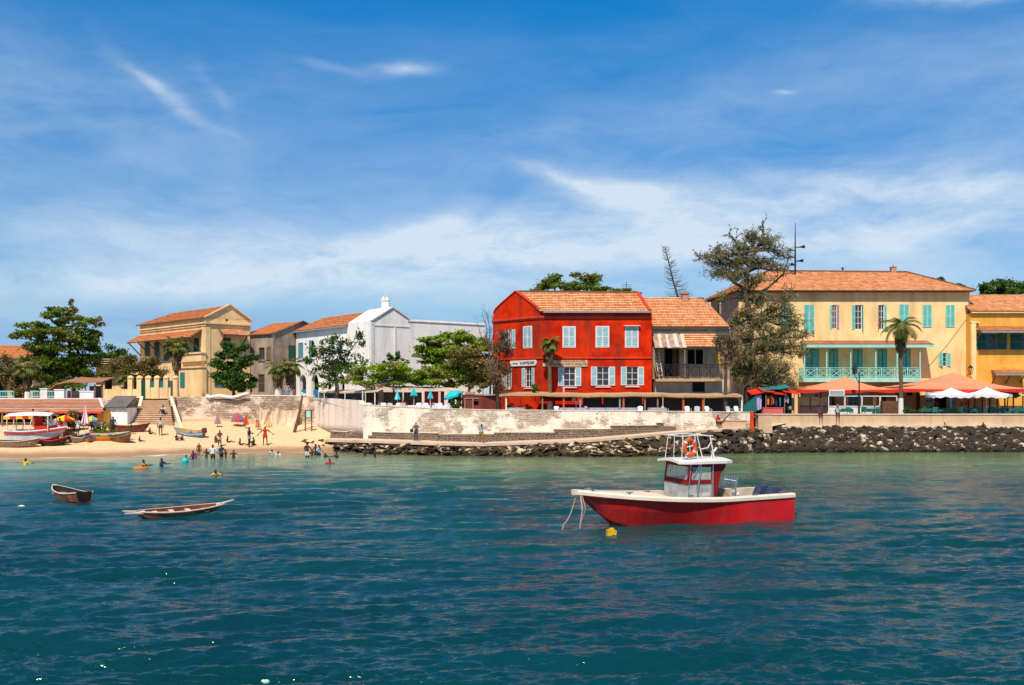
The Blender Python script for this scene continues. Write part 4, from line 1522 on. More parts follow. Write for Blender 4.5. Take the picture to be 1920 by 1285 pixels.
 part('tin_roof', mb, ['rust_tin', 'bleached'], h, 'rusty patched tin half of the balcony roof')
 mb = MB()   # ladder leaning on the balcony
 p0, p1 = Vector((PX(1236, 96), 95.9, zs)), Vector((PX(1228, 96.6), 97.0, PZ(656, 97)))
 for o in (0, .38):
  mb.bar(p0 + Vector((o, 0, 0)), p1 + Vector((o, 0, 0)), .05)
 for k in range(1, 8):
  q = p0.lerp(p1, k / 8)
  mb.bar(q, q + Vector((.38, 0, 0)), .04)
 solo('ladder', mb, 'white_paint', 'white wooden ladder leaning on the balcony of the shabby house', 'ladder', p0)
old_house()
# ------------------------------------------------------------------ the large yellow building
def yellow_building():
 d = 108
 a0, a, b = (PX(1333, 120), 120), (PX(1385, d), d), (PX(1818, d), d)
 z0, z1 = 2.6, PZ(548, d)
 h = thing('yellow_building', 'large yellow three-storey building with teal shutters, long balcony and hipped tile roof', 'building', (36, 112, 3.1))
 f, fl = Fac(a, b, z0, z1), Fac(a0, a, z0, z1)
 tops = [(1463, 572, 1484, 625, 'c'), (1507, 572, 1527, 625, 'c'), (1560, 572, 1569, 617, 'o'), (1603, 572, 1616, 618, 'h'), (1648, 572, 1658, 618, 'i'),
   (1686, 571, 1704, 616, 'c'), (1730, 572, 1747, 614, 'c'), (1773, 572, 1790, 614, 'c')]
 rt = [f.rect(*t[:4]) for t in tops]
 doors = [(1509, 655, 1535), (1555, 655, 1571), (1600, 655, 1617), (1646, 655, 1663), (1690, 655, 1707)]
 zs = PZ(709.5, d)
 rd = []
 for (x0, y, x1) in doors:
  u0, u1, zb, zt = f.rect(x0, y, x1, 709)
  rd.append((u0, u1, zs + .02, zt))
 small = f.rect(1760, 662, 1775, 687)
 low = [f.rect(1752, 742, 1775, 776), f.rect(1540, 742, 1560, 774), f.rect(1590, 742, 1612, 774), f.rect(1700, 735, 1712, 742)]
 low[0] = (low[0][0], low[0][1], z0 + .3, low[0][3])
 mb = MB()
 f.wall(mb, rt + rd + [small] + low)
 close_box(mb, [a0, a, b, (b[0], 118), (a0[0] + 4, 126)], z0, z1, skip=(0, 1))
 part('wall', mb, 'yellow_wall', h)
 mb = MB()
 fl.wall(mb, [fl.rect(1345, 560, 1352, 590)])
 part('side_wall', mb, 'pink_wall', h, 'stained pinkish end wall of the yellow building')
 mb = MB()
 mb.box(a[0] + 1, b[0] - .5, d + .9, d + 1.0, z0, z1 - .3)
 part('shade_backing', mb, 'dark', h)  # near-black panel in place of the shade inside the rooms
 ze = z1 + .1
 EL, EF, ER, EB = Vector((PX(1311, 120), 120.5, ze)), Vector((PX(1383, 107.3), 107.2, ze)), Vector((PX(1830, 107.2), 107.2, ze)), Vector((PX(1830, 107.2), 119, ze))
 R1, R2 = Vector((PX(1440, 113), 113, PZ(509, 113))), Vector((PX(1700, 113), 113, PZ(511, 113)))
 mb = MB()
 tiled(mb, EF, ER, R2, R1)
 tiled(mb, EL, EF, R1 + Vector((0, 0, .0)), R1 + Vector((-.4, .4, 0)))
 tiled(mb, ER, EB, R2 + Vector((0, .2, 0)), R2)
 mb.face([EB, EL, R1, R2], 0)
 rf = part('roof', mb, ['tile', 'old_wood'], h)
 mb = MB()
 for p, q in ((R1, R2), (R1, EF), (R2, ER)):
  mb.bar(p + Vector((0, 0, .08)), q + Vector((0, 0, .08)), .22, .14)
 part('ridge', mb, 'tile', rf)
 mb = MB()
 x = PX(1675, 113)
 mb.box(x - .28, x + .28, 112.8, 113.3, R1.z - .2, R1.z + .42)
 mb.box(x - .34, x + .34, 112.74, 113.36, R1.z + .423, R1.z + .5)
 mb.ball((x, 113.05, R1.z + .62), .12, 8)
 part('chimney', mb, 'pink_wall', rf)
 mb = MB()
 x = PX(1580, 113)
 mb.lathe((x, 113, R1.z), [(.05, 0), (.05, .2), (.14, .22), (.14, .4), (.03, .46)], 8)
 part('vent', mb, 'iron', rf)
 for (x0, y0, x1, y1, k), r in zip(tops, rt):
  tl = ('teal_light', 'teal_paint')
  if k == 'c':
   window(f, h, r, frame='teal_light', shut=tl, mode='closed', sill=False)
  elif k == 'o':
   w = window(f, h, r, frame='white_paint', shut=tl + ('lilac_paint', 'lilac_paint'), mode='open', grid=(2, 4), sill=False, angL=168, angR=165)
  elif k == 'h':
   window(f, h, r, frame='white_paint', shut=tl, mode='open', grid=(2, 4), sill=False, angL=170, angR=95)
  else:
   window(f, h, r, frame='white_paint', shut=('lilac_paint', 'old_wood', 'teal_light', 'teal_paint'), mode='open', grid=(2, 4), sill=False, angL=120, angR=150)
 for r in rd:
  window(f, h, r, name='balcony_door', frame='teal_paint', shut=('teal_dark', 'teal_paint'), mode='closed', sill=False, pane=False)
 window(f, h, small, frame='teal_light', shut=('teal_light', 'teal_paint'), mode='half', sill=False, angL=30, angR=160, label='small half-open window low on the right of the yellow wall')
 mb = MB()
 for r in low[1:3]:
  window(f, h, r, frame='white_paint', shut=None, mode='bare', sill=False)
 # balcony
 xl, xr = PX(1507, 106), PX(1727, 106)
 mb = MB()
 mb.box(xl, xr, 106, 107.95, zs - .12, zs)
 mb.box(xl - .03, xr + .03, 105.94, 106.02, PZ(716.5, 106), zs + .02)
 mb.box(xl - .03, xl + .05, 106.02, 107.95, PZ(716.5, 106), zs + .02)
 for k in range(9):
  x = lerp(xl + .2, xr - .3, k / 8)
  mb.box(x, x + .12, 106.05, 107.95, PZ(716.5, 106), zs - .123)
 bal = part('balcony', mb, 'teal_light', h)
 mb = MB()
 zr = PZ(690, 106) - zs
 railing(mb, (xl + .05, 106.05, zs), (xr - .05, 106.05, zs), zr, 'x', 1.38, w=.07)
 railing(mb, (xl + .05, 107.9, zs), (xl + .05, 106.1, zs), zr, 'x', .9, w=.07)
 railing(mb, (xr - .05, 106.1, zs), (xr - .05, 107.9, zs), zr, 'x', .9, w=.07)
 part('railing', mb, 'teal_light', bal)
 for px in (1508.5, 1550, 1595, 1642, 1682, 1725):
  mb = MB()
  x = PX(px, 106.1)
  mb.box(x - .06, x + .06, 106.05, 106.17, zs, PZ(649, 106.1))
  mb.bar((x, 106.11, PZ(656, 106)), (x + .45, 106.11, PZ(650, 106)), .07)
  part('column', mb, 'teal_light', bal)
 mb = MB()
 zt, zb = PZ(639, d), PZ(646.5, 105.8)
 lean_roof(f, mb, f.uv(1510, 640)[0] - .6, f.uv(1735, 640)[0], zt, zb, 2.25, .02)
 br = part('balcony_roof', mb, ['tile_pale', 'teal_light'], h)
 mb = MB()
 f.obox(mb, f.uv(1510, 640)[0] - .6, f.uv(1735, 640)[0] + .02, zb - .3, zb - .08, 2.2, 2.28)
 part('fascia', mb, 'teal_light', br)
 # wires and a lamp bracket on the wall
 mb = MB()
 p, q = f.pt(f.uv(1740, 680)[0], PZ(688, d), .05), f.pt(f.uv(1816, 590)[0], PZ(592, d), .05)
 mb.tube([p, p.lerp(q, .5) + Vector((0, 0, -.25)), q], .02, 5)
 mb.tube([f.pt(f.L - .1, z1 - 1, .06), f.pt(f.L - .1, z0 + .5, .06)], .05, 6)
 part('cable', mb, 'old_wood', h)
 # murals beside the ground floor door
 mb = MB()
 for (x0, x1) in ((1735, 1751), (1776, 1793)):
  r = f.rect(x0, 735, x1, 764)
  f.obox(mb, *r[:2], r[2], r[3], .01, .05)
 mural, t, bb = base_mat('mural')
 g = t.new('ShaderNodeNewGeometry').outputs['Position']
 n = t.noise(t.scale(g, 1, 1, 1.3), 1.6, 2, .5, 1.0)
 c = t.ramp(n, [(0.0, (.1, .45, .5)), (.46, (.35, .66, .66)), (.52, (.75, .75, .7)), (.56, (.03, .08, .3)), (.62, (.3, .6, .6)), (1, (.6, .3, .1))], 'CONSTANT')
 t.put(bb.inputs['Base Color'], c)
 part('door_panel', mb, mural, h, 'pale blue painted panels beside the ground floor door')
 # shed-like bar front under the left part
 for (x0, x1, y0) in ((1528, 1533, 740), (1560, 1564, 740), (1655, 1660, 740), (1718, 1724, 735)):
  r = f.rect(x0, y0, x1, 778)
  mb = MB()
  f.obox(mb, r[0], r[1], z0, r[3], .01, .15)
  part('pilaster', mb, 'brown_wood', h)
yellow_building()
def ochre_building():
 d = 107
 a, b = (PX(1819, d), d), (PX(2060, d), d)
 z0, z1 = 2.6, PZ(588, d)
 h = thing('ochre_building', 'dark ochre building with tiled awnings at the right edge', 'building', (56, 110, 3.1))
 f = Fac(a, b, z0, z1)
 W = [f.rect(1831, 626, 1868, 656), f.rect(1894, 626, 1934, 656), f.rect(1960, 626, 2000, 656), f.rect(1868, 704, 1893, 740), f.rect(1925, 700, 1960, 740)]
 mb = MB()
 f.wall(mb, W)
 close_box(mb, [a, b, (b[0], 117), (a[0], 117)], z0, z1, skip=(0,))
 f.obox(mb, 0.01, f.L, z0, PZ(688, d), .01, .25)
 part('wall', mb, 'ochre_wall', h)
 mb = MB()
 band(f, mb, 0, f.L, PZ(587.5, d), .25, .35)
 band(f, mb, 0, f.uv(1834, 600)[0], PZ(606, d), .15, .25)
 f.obox(mb, .02, f.uv(1828, 600)[0], z0, PZ(607, d), .01, .3)
 part('cornice', mb, 'yellow_wall', h)
 mb = MB()
 tiled(mb, Vector((a[0] - .1, 106.6, z1 + .22)), Vector((b[0], 106.6, z1 + .22)), Vector((b[0], 111, PZ(553, 111))), Vector((a[0] - .1, 111, PZ(553, 111))))
 mb.face([(a[0] - .1, 111, PZ(553, 111)), (b[0], 111, PZ(553, 111)), (b[0], 116, z1), (a[0], 116, z1)], 0)
 part('roof', mb, ['tile', 'old_wood'], h)
 for k, r in enumerate(W):
  window(f, h, r, frame='green_paint' if k > 2 else 'teal_dark', shut=('teal_dark', 'green_paint') if k < 3 else None, mode='open' if k < 3 else 'bare', grid=(2, 2), sill=False, angL=20, angR=160)
 for (x0, x1, y0, y1, o, nm) in ((1827, 2050, 612, 620, 1.6, 'upper'), (1856, 1912, 693, 700, 1.3, 'lower'), (1918, 2050, 693, 700, 1.3, 'lower')):
  mb = MB()
  u0, u1 = f.uv(x0, y0)[0], f.uv(x1, y0)[0]
  zt, zb = PZ(y0, d), PZ(y1, d - o)
  lean_roof(f, mb, u0, u1, zt, zb, o, .26)
  aw = part('awning', mb, ['tile_orange', 'gutter'], h)
  mb = MB()
  f.obox(mb, u0, u1, zb - .22, zb - .07, o - .05, o + .03)
  part('fascia', mb, 'gutter', aw)
  mb = MB()
  n = max(2, int((u1 - u0) / 2.2))
  for k in range(n + 1):
   u = lerp(u0 + .1, u1 - .1, k / n)
   mb.bar(f.pt(u, zb - .12, o - .1), f.pt(u, zt - 1.5, .26), .09)
  part('bracket', mb, 'brown_wood', aw)
ochre_building()
# ------------------------------------------------------------------ the white house
def white_house():
 d0 = 105.0
 C0 = (PX(697, d0), d0)
 A = (C0[0] - 11.1, d0 + 14.4)
 gd = Vector((.79, .61, 0)).normalized()
 Bp = (C0[0] + gd.x * 14.8, d0 + gd.y * 14.8)
 z0, z1 = 3.0, 12.85
 h = thing('white_house', 'white gabled house with arched windows and a long blank white side wall', 'house', (-15, 112, 4))
 f = Fac(A, C0, z0, z1)
 g = Fac(C0, Bp, z0, 13.0)
 W = [(560, 643, 569, 672, 0), (580, 638, 590, 671, 1), (598, 637, 607, 668, 1), (617, 636, 626, 665, 1), (634, 639, 643, 664, 0)]
 Gd = [(562, 703, 574, 741, 1), (584, 703, 597, 741, 1), (610, 702, 620, 741, 1), (636, 702, 646, 741, 1)]
 holes = [(*f.rect(*w[:4]), bool(w[4])) for w in W]
 gh = []
 for w in Gd:
  r = f.rect(*w[:4])
  gh.append((r[0], r[1], 4.2, r[3], True))
 mb = MB()
 f.wall(mb, holes + gh, depth=.4)
 # gable and long wall as one sheet
 prof = [(0, 13.0), (2.5, 14.55), (4.6, 13.45), (9, 13.48), (g.L, 13.45), (g.L, z0), (0, z0)]
 pts = [g.pt(u, z) for u, z in prof]
 mb.extrude(list(reversed([p for p in pts])), -g.n * .4)
 back = [A, C0, Bp, (Bp[0] - 8, Bp[1] + 10), (A[0] + 3, A[1] + 6)]
 mb.face([(A[0], A[1], z0), (A[0], A[1], z1), (A[0] + 3, A[1] + 6, z1), (A[0] + 3, A[1] + 6, z0)])
 mb.face([(Bp[0], Bp[1], z0), (Bp[0] - 8, Bp[1] + 10, z0), (Bp[0] - 8, Bp[1] + 10, 13.3), (Bp[0], Bp[1], 13.3)])
 # solid parapet block between roof and gable
 up = f.uv(653, 615)[0]
 bdir = -f.u          # runs back along the facade
 bl = f.L - up
 P0 = [g.pt(0, z1, -.4), g.pt(0, 13.12, -.4), g.pt(2.5, 14.68, -.4), g.pt(4.6, 13.5, -.4), g.pt(4.6, z1, -.4)]
 mb.extrude(P0, bdir * (bl - .4))
 mb.face([f.pt(up, 12.0, .0), f.pt(f.L, 12.0, .0), f.pt(f.L, 13.1, .002), f.pt(up, 13.1, .002)])
 part('wall', mb, 'white_wall', h)
 mb = MB()
 band(g, mb, .02, 4.6, 12.55, .12, .06)
 g.obox(mb, 2.75, 2.95, z0, 12.5, .001, .07)
 g.obox(mb, .0, .3, z0, 12.95, .001, .06)
 f.obox(mb, f.L - .3, f.L + .06, z0, 12.95, .001, .06)
 band(g, mb, 4.4, g.L, 13.2, .1, .08)
 mb.bar(g.pt(-.1, 13.08, .03), g.pt(2.5, 14.65, .03), .22, .12)
 mb.bar(g.pt(2.5, 14.65, .03), g.pt(4.6, 13.52, .03), .22, .12)
 part('trim', mb, 'white_paint', h)
 mb = MB()
 # roof: eave along facade from 0 to up, ridge parallel
 off = Vector((gd.x, gd.y, 0)) * 2.5
 e0 = f.pt(-.3, z1 + .02, .35)
 e1 = f.pt(up, z1 + .02, .35)
 r1 = f.pt(up, 14.5, 0) + off
 r0 = f.pt(2.4, 14.5, 0) + off
 tiled(mb, e0, e1, r1, r0, row=.4)
 o2 = Vector((gd.x, gd.y, 0)) * 5.2
 mb.face([f.pt(-.3, z1, 0) + o2, f.pt(-.3, z1, .3), r0], 0)
 mb.face([r1, f.pt(up, z1, 0) + o2, f.pt(-.3, z1, 0) + o2, r0], 0)
 rf = part('roof', mb, ['tile_orange', 'gutter'], h)
 mb = MB()
 c = g.pt(2.2, 0, -.9)
 mb.box(c.x - .38, c.x + .38, c.y - .35, c.y + .35, 13.8, 15.35)
 mb.box(c.x - .45, c.x + .45, c.y - .42, c.y + .42, 15.353, 15.5)
 for q in (-.22, .22):
  mb.lathe((c.x + q, c.y, 15.5), [(.13, 0), (.12, .32), (.15, .34)], 8)
 mb.tube([(c.x, c.y, 15.5), (c.x, c.y, 16.3)], .02, 5)
 part('chimney', mb, 'white_wall', rf)
 mb = MB()
 mb.bar(e0 + Vector((0, 0, -.1)), e1 + Vector((0, 0, -.1)), .14, .14)
 mb.bar(f.pt(f.uv(641, 620)[0], 13, .1), f.pt(f.uv(641, 620)[0], PZ(592, 110), .1), .06)
 part('gutter', mb, 'gutter', h)
 for w, r in zip(W, holes):
  sh = ('teal_shutter', 'teal_shutter')
  window(f, h, r[:4], frame='white_paint', shut=sh if not w[4] or w[0] == 580 else None, mode='closed' if not w[4] else 'bare',
   grid=(2, 3), sill=True, depth=.3, angL=0 if w[0] == 580 else None)
 for w, r in zip(Gd, gh):
  mb = MB()
  f.obox(mb, r[0] + .03, r[1] - .03, r[2], lerp(r[2], r[3], .5), -.3, -.24)
  f.obox(mb, r[0] + .03, (r[0] + r[1]) / 2 - .02, r[2], lerp(r[2], r[3], .45), -.238, -.21)
  part('door', mb, 'blue_door', h)
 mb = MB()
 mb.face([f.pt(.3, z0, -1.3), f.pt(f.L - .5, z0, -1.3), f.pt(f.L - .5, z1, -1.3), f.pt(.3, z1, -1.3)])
 part('shade_backing', mb, 'dark', h)  # black sheet paints the darkness seen through windows and doors
white_house()
def grey_house():
 c = (PX(512, 117), 117.0)
 a = (PX(462, 119.6), 119.6)
 gd = Vector((.62, .78, 0)).normalized()
 b = (c[0] + gd.x * 9.5, c[1] + gd.y * 9.5)
 z0, z1 = 3.5, 12.45
 h = thing('grey_house', 'weathered grey-brown gabled house between the yellow villa and the white house', 'house', (-27, 120, 4.8))
 f, g = Fac(a, c, z0, z1), Fac(c, b, z0, z1)
 W = [f.rect(470, 652, 475, 680), f.rect(485, 652, 496, 675), f.rect(500, 650, 507, 672), f.rect(484, 702, 496, 736), f.rect(468, 702, 473, 736)]
 Wg = [g.rect(541, 648, 553, 678), g.rect(541, 702, 553, 741)]
 mb = MB()
 f.wall(mb, W)
 g.wall(mb, Wg)
 mb.extrude([g.pt(0, z1, 0), g.pt(9.5, z1, 0), g.pt(4.4, 14.15, 0)], -g.n * .35)
 close_box(mb, [a, c, b, (b[0] - 5, b[1] + 4), (a[0] - 1, a[1] + 7)], z0, z1, skip=(0, 1))
 part('wall', mb, 'grey_wall', h)
 mb = MB()
 e0, e1 = f.pt(-.3, z1, .3), f.pt(f.L, z1, .3)
 r1 = g.pt(4.3, 14.15, -.2)
 r0 = r1 - f.u * (f.L * 1.0)
 tiled(mb, e0, e1, r1, r0, row=.4)
 mb.face([r0, r1, g.pt(9.5, z1, -.2), g.pt(9.5, z1, -.2) - f.u * f.L], 0)
 part('roof', mb, ['tile_orange', 'old_wood'], h)
 mb = MB()
 for p, q in (((0, z1), (4.4, 14.15)), ((4.4, 14.15), (9.5, z1))):
  mb.bar(g.pt(*p, .02) + Vector((0, 0, .06)), g.pt(*q, .02) + Vector((0, 0, .06)), .3, .12)
 band(f, mb, 0, f.L, z1 - .25, .15, .15)
 part('verge', mb, 'old_wood', h)
 for k, r in enumerate(W[:3]):
  window(f, h, r, frame='old_wood', shut=('old_wood', 'brown_wood') if k != 1 else None, mode='closed' if k != 1 else 'bare', grid=(2, 1), sill=True)
 window(f, h, W[3], frame='old_wood', shut=None, mode='bare', grid=(1, 2), sill=False, name='door')
 window(f, h, W[4], frame='old_wood', shut=None, mode='bare', grid=(1, 2), sill=False, name='door')
 window(g, h, Wg[0], frame='old_wood', shut=('green_paint', 'green_paint'), mode='closed', sill=False)
 window(g, h, Wg[1], frame='old_wood', shut=('green_paint', 'green_paint'), mode='closed', sill=False, name='door')
grey_house()
def yellow_villa():
 A, C, D = (-47.7, 127.7), (PX(385, 115), 115.0), (-31.3, 119.0)
 z0, z1 = 4.0, 14.2
 h = thing('yellow_villa', 'cream yellow villa with tiled canopies and dark green shutters above the beach stairs', 'house', (-38, 120, 4.85))
 f, g = Fac(A, C, z0, z1), Fac(C, D, z0, z1)
 W = [(272, 641, 281, 669), (290, 641, 299, 679), (308, 641, 316, 677), (326, 641, 333, 676), (345, 638, 352, 668), (364, 634, 373, 661)]
 holes = [(*f.rect(*w), True) for w in W]
 low = [f.rect(346, 699, 354, 727), f.rect(300, 700, 308, 728)]
 gw = [g.rect(418, 633, 433, 661), g.rect(402, 700, 420, 726), g.rect(423.5, 597, 428, 603)]
 mb = MB()
 f.wall(mb, holes + low)
 g.wall(mb, gw)
 mb.extrude([g.pt(0, z1), g.pt(g.L, z1), g.pt(g.L * .53, 15.85)], -g.n * .3)
 close_box(mb, [A, C, D, (D[0] - 12.3, D[1] + 12.7)], z0, z1, skip=(0, 1))
 # projecting ground floor
 u0 = f.uv(338, 690)[0]
 f.obox(mb, u0, f.L + .3, z0, PZ(689, 116), .02, .5)
 f.obox(mb, f.uv(345, 670)[0], f.L + .2, PZ(678, 116), PZ(663, 116), .02, .55)
 part('wall', mb, 'cream_wall', h)
 mb = MB()
 for z, w, hh in ((PZ(607, 115), .22, .18), (PZ(611, 115), .12, .12)):
  band(g, mb, -.1, g.L + .1, z, hh, w)
  band(f, mb, 0, f.L + .1, z, hh, w)
 f.obox(mb, f.uv(338, 690)[0] - .1, f.L + .4, PZ(690, 116), PZ(687, 116), .02, .65)
 f.obox(mb, f.uv(345, 670)[0] - .1, f.L + .3, PZ(664, 116), PZ(661, 116), .02, .68)
 f.obox(mb, f.L - .9, f.L, z0, PZ(613, 115), .001, .08)
 g.obox(mb, 0, .6, z0, PZ(613, 115), .001, .08)
 mb.bar(g.pt(-.2, z1 + .02, .05), g.pt(g.L * .53, 15.92, .05), .35, .12)
 mb.bar(g.pt(g.L * .53, 15.92, .05), g.pt(g.L + .3, z1 - .1, .05), .35, .12)
 part('cornice', mb, 'cream_wall', h)
 mb = MB()
 e0, e1 = f.pt(-.4, z1 - .02, .4), f.pt(f.L, z1 - .02, .4)
 r1 = g.pt(g.L * .53, 15.8, -.25)
 r0 = r1 - f.u * (f.L - 3.2)
 tiled(mb, e0, e1, r1, r0, row=.42)
 mb.face([r0, r1, g.pt(g.L, z1, -.2), g.pt(g.L, z1, -.2) - f.u * f.L], 0)
 mb.face([e0, r0, g.pt(g.L, z1, -.2) - f.u * f.L], 0)
 part('roof', mb, ['tile_orange', 'old_wood'], h)
 mb = MB()
 zt = PZ(617.5, 115.5)
 zb = PZ(617.5, 114) - 1.15
 lean_roof(f, mb, -.2, f.L - .6, zt, zt - 1.0, 1.7, .05)
 cn = part('canopy', mb, ['tile_orange', 'old_wood'], h, 'long tiled canopy over the left side windows')
 mb = MB()
 for k in range(7):
  u = lerp(.3, f.L - 1, k / 6)
  mb.bar(f.pt(u, zt - 1.05, 1.6), f.pt(u, zt - 2.6, .05), .12)
 part('bracket', mb, 'brown_wood', cn)
 mb = MB()
 u0, u1 = g.uv(410, 620)[0], g.uv(457, 620)[0]
 u1 = min(u1, g.L - .1)
 lean_roof(g, mb, u0, u1, PZ(617, 116), PZ(627, 115), 1.3, .05)
 cn = part('canopy', mb, ['tile', 'old_wood'], h, 'small tiled canopy over the gable window')
 mb = MB()
 for u in (u0 + .2, u1 - .2):
  mb.bar(g.pt(u, PZ(628, 115), 1.2), g.pt(u, PZ(645, 116), .05), .1)
 part('bracket', mb, 'brown_wood', cn)
 for r in holes:
  window(f, h, r[:4], frame='green_paint', shut=('green_paint', 'green_paint'), mode='closed', sill=False)
 for r in low:
  mb = MB()
  f.obox(mb, r[0], r[1], r[2], r[3], .5, .56)
  part('shutter', mb, 'teal_dark', h)
 window(g, h, gw[0], frame='brown_wood', shut=None, mode='bare', sill=True)
 window(g, h, gw[1], frame='teal_dark', shut=('teal_shutter', 'green_paint'), mode='closed', sill=False)
 mb = MB()
 mb.face([g.pt(gw[2][0], gw[2][2], -.2), g.pt(gw[2][1], gw[2][2], -.2), g.pt(gw[2][1], gw[2][3], -.2), g.pt(gw[2][0], gw[2][3], -.2)])
 part('vent', mb, 'dark', h)
yellow_villa()
def left_pavilion():
 a, b = (PX(-90, 128), 128), (PX(62, 128), 128)
 z0, z1 = 4.0, PZ(673, 128)
 h = thing('arcaded_house', 'pale house with round arches and orange roof half hidden by trees at the left edge', 'house', (-62, 128, 4.85))
 f = Fac(a, b, z0, z1)
 holes = []
 for px in (-80, -45, -12, 24):
  r = f.rect(px, 690, px + 24, 742)
  holes.append((r[0], r[1], 4.9, r[3], True))
 mb = MB()
 f.wall(mb, holes, depth=.5)
 close_box(mb, [a, b, (b[0], 136), (a[0], 136)], z0, z1, skip=(0,))
 part('wall', mb, 'plain_cream', h)
 mb = MB()
 band(f, mb, 0, f.L, PZ(681, 128), .5, .3)
 part('cornice', mb, 'white_paint', h)
 mb = MB()
 tiled(mb, Vector((a[0], 127.3, z1)), Vector((b[0] + .4, 127.3, z1)), Vector((b[0] - 2, 132, PZ(648, 132))), Vector((a[0], 132, PZ(648, 132))), row=.42)
 mb.face([(a[0], 132, PZ(648, 132)), (b[0] - 2, 132, PZ(648, 132)), (b[0], 136, z1), (a[0], 136, z1)], 0)
 part('roof', mb, ['tile_orange', 'old_wood'], h)
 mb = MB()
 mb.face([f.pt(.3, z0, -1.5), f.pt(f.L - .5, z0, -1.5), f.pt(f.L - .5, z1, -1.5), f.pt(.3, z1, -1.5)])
 part('shade_backing', mb, 'dark', h)  # shade under the arches given as a near-black sheet
 # low yellow annexe behind the brown bushes
 a, b = (PX(180, 124), 124), (PX(262, 124), 124)
 h = thing('garden_annexe', 'small cream annexe with a slatted canopy left of the yellow villa', 'house', (-49, 124, 4.85))
 f = Fac(a, b, 4, PZ(676, 124))
 r = f.rect(196, 700, 210, 738)
 mb = MB()
 f.wall(mb, [(r[0], r[1], 4.9, r[3])])
 close_box(mb, [a, b, (b[0], 130), (a[0], 130)], 4, PZ(676, 124), skip=(0,))
 mb.face([(a[0], 124, PZ(676, 124) - .02), (b[0], 124, PZ(676, 124) - .02), (b[0], 130, PZ(676, 124)), (a[0], 130, PZ(676, 124))])
 part('wall', mb, 'cream_wall', h)
 mb = MB()
 for k in range(4):
  z = PZ(687, 123) + k * .28
  f.obox(mb, -.6, f.uv(218, 690)[0], z, z + .09, .1, 1.6 - .2 * k)
 part('canopy', mb, 'plain_cream', h)
left_pavilion()
# ------------------------------------------------------------------ trees
def rand_unit(r):
 v = r.normal(size=3)
 return Vector(v / np.linalg.norm(v))
def leaf_quads(mb, pts, w, l, r, droop=0.0, mi=0, flatten=.0):
 """one small folded leaf spray at each point"""
 n = len(pts)
 d = r.normal(size=(n, 3))
 d[:, 2] = d[:, 2] * (1 - flatten) - droop
 d /= np.linalg.norm(d, axis=1)[:, None] + 1e-9
 e = r.normal(size=(n, 3))
 s = np.cross(d, e)
 s /= np.linalg.norm(s, axis=1)[:, None] + 1e-9
 sw = (w * (.6 + .8 * r.random(n)))[:, None] * .5
 sl = (l * (.6 + .8 * r.random(n)))[:, None]
 P_ = np.array(pts)
 base = P_ - d * sl * .5
 tip = P_ + d * sl * .5
 a = P_ - s * sw
 b = P_ + s * sw
 i = len(mb.v)
 q = np.stack([base, b, tip, a], 1).reshape(-1, 3)
 mb.v.extend(map(tuple, q.tolist()))
 mb.f.extend([(i + 4 * k, i + 4 * k + 1, i + 4 * k + 2, i + 4 * k + 3) for k in range(n)])
 mb.m.extend([mi] * n)
def blob_points(c, rad, n, r, clumps=None, shell=.55):
 """points gathered in clumps inside an ellipsoid"""
 rad = np.array(rad)
 k = clumps or max(4, n // 45)
 u = r.normal(size=(k, 3))
 u /= np.linalg.norm(u, axis=1)[:, None]
 cr = (shell + (1 - shell) * r.random(k)) ** .6
 cc = u * cr[:, None] * rad * .86
 which = r.integers(0, k, n)
 sp = (.26 + .12 * r.random((n, 1))) * np.minimum(rad, rad.mean() * 1.2)
 p = cc[which] + r.normal(size=(n, 3)) * sp * .55
 return p + np.array(c), cc + np.array(c)
def limb(mb, a, b, r0, r1, r, sag=.12, n=5, k=6):
 a, b = Vector(a), Vector(b)
 L = (b - a).length
 off = rand_unit(r) * L * sag
 off2 = rand_unit(r) * L * sag * .5
 pts, rad = [], []
 for i in range(n + 1):
  t = i / n
  p = a.lerp(b, t) + off * math.sin(t * math.pi) + off2 * math.sin(t * 2 * math.pi)
  pts.append(p)
  rad.append(lerp(r0, r1, t))
 mb.tube(pts, rad, k, cap=False)
 return pts
def make_tree(name, label, cat, base_px, d, zb, tr, fork, pads, leafm, barkm='bark', dens=42, lw=.16, ll=.30, droop=0.0,
   flatten=.3, seed=1, group=None, depth=1.0, twigs=True, lean=0.0, trunk_pts=None, name2=None, shell=.55, forks=None, clump=None):
 """pads: list of (px, py, rx_px, ry_px[, ddepth[, density factor]]) that hold the foliage"""
 r = np.random.default_rng(seed)
 s = d / F
 base = Vector((PX(base_px, d), d, zb))
 t = thing(name, label, cat, base, group)
 fk = P(fork[0], fork[1], d)
 tb = MB()
 limb(tb, base - Vector((0, 0, .3)), fk, tr, tr * .62, r, .05, 7, 10)
 lv = MB()
 for pd in pads:
  px, py, rx, ry = pd[:4]
  dd = d + (pd[4] if len(pd) > 4 else r.uniform(-1, 1) * rx * s * .5)
  f_ = pd[5] if len(pd) > 5 else 1.0
  c = P(px, py, dd)
  rad = (rx * s * 1.12, rx * s * .95 * depth, ry * s * 1.2)
  area = rad[0] * rad[2] * 3.14
  n = int(dens * area * f_ * 3.2) + 30
  pts, cc = blob_points(c, rad, n, r, clumps=clump or max(5, int(area * 1.5)), shell=shell)
  leaf_quads(lv, pts, lw, ll, r, droop, flatten=flatten)
  src = fk if not forks else min((P(*q_, d) for q_ in forks), key=lambda q: (q - c).length)
  under = c - Vector((0, 0, rad[2] * .35))
  pp = limb(tb, src, under, tr * .42, tr * .14, r, .10, 5, 6)
  if twigs:
   for q in cc[:: max(1, len(cc) // 9)]:
    limb(tb, pp[3 + int(r.integers(0, 3)) if len(pp) > 5 else -1], q, tr * .13, .012, r, .12, 3, 4)
 part('trunk', tb, barkm, t, smooth=True)
 part('crown', lv, leafm, t)
 return t
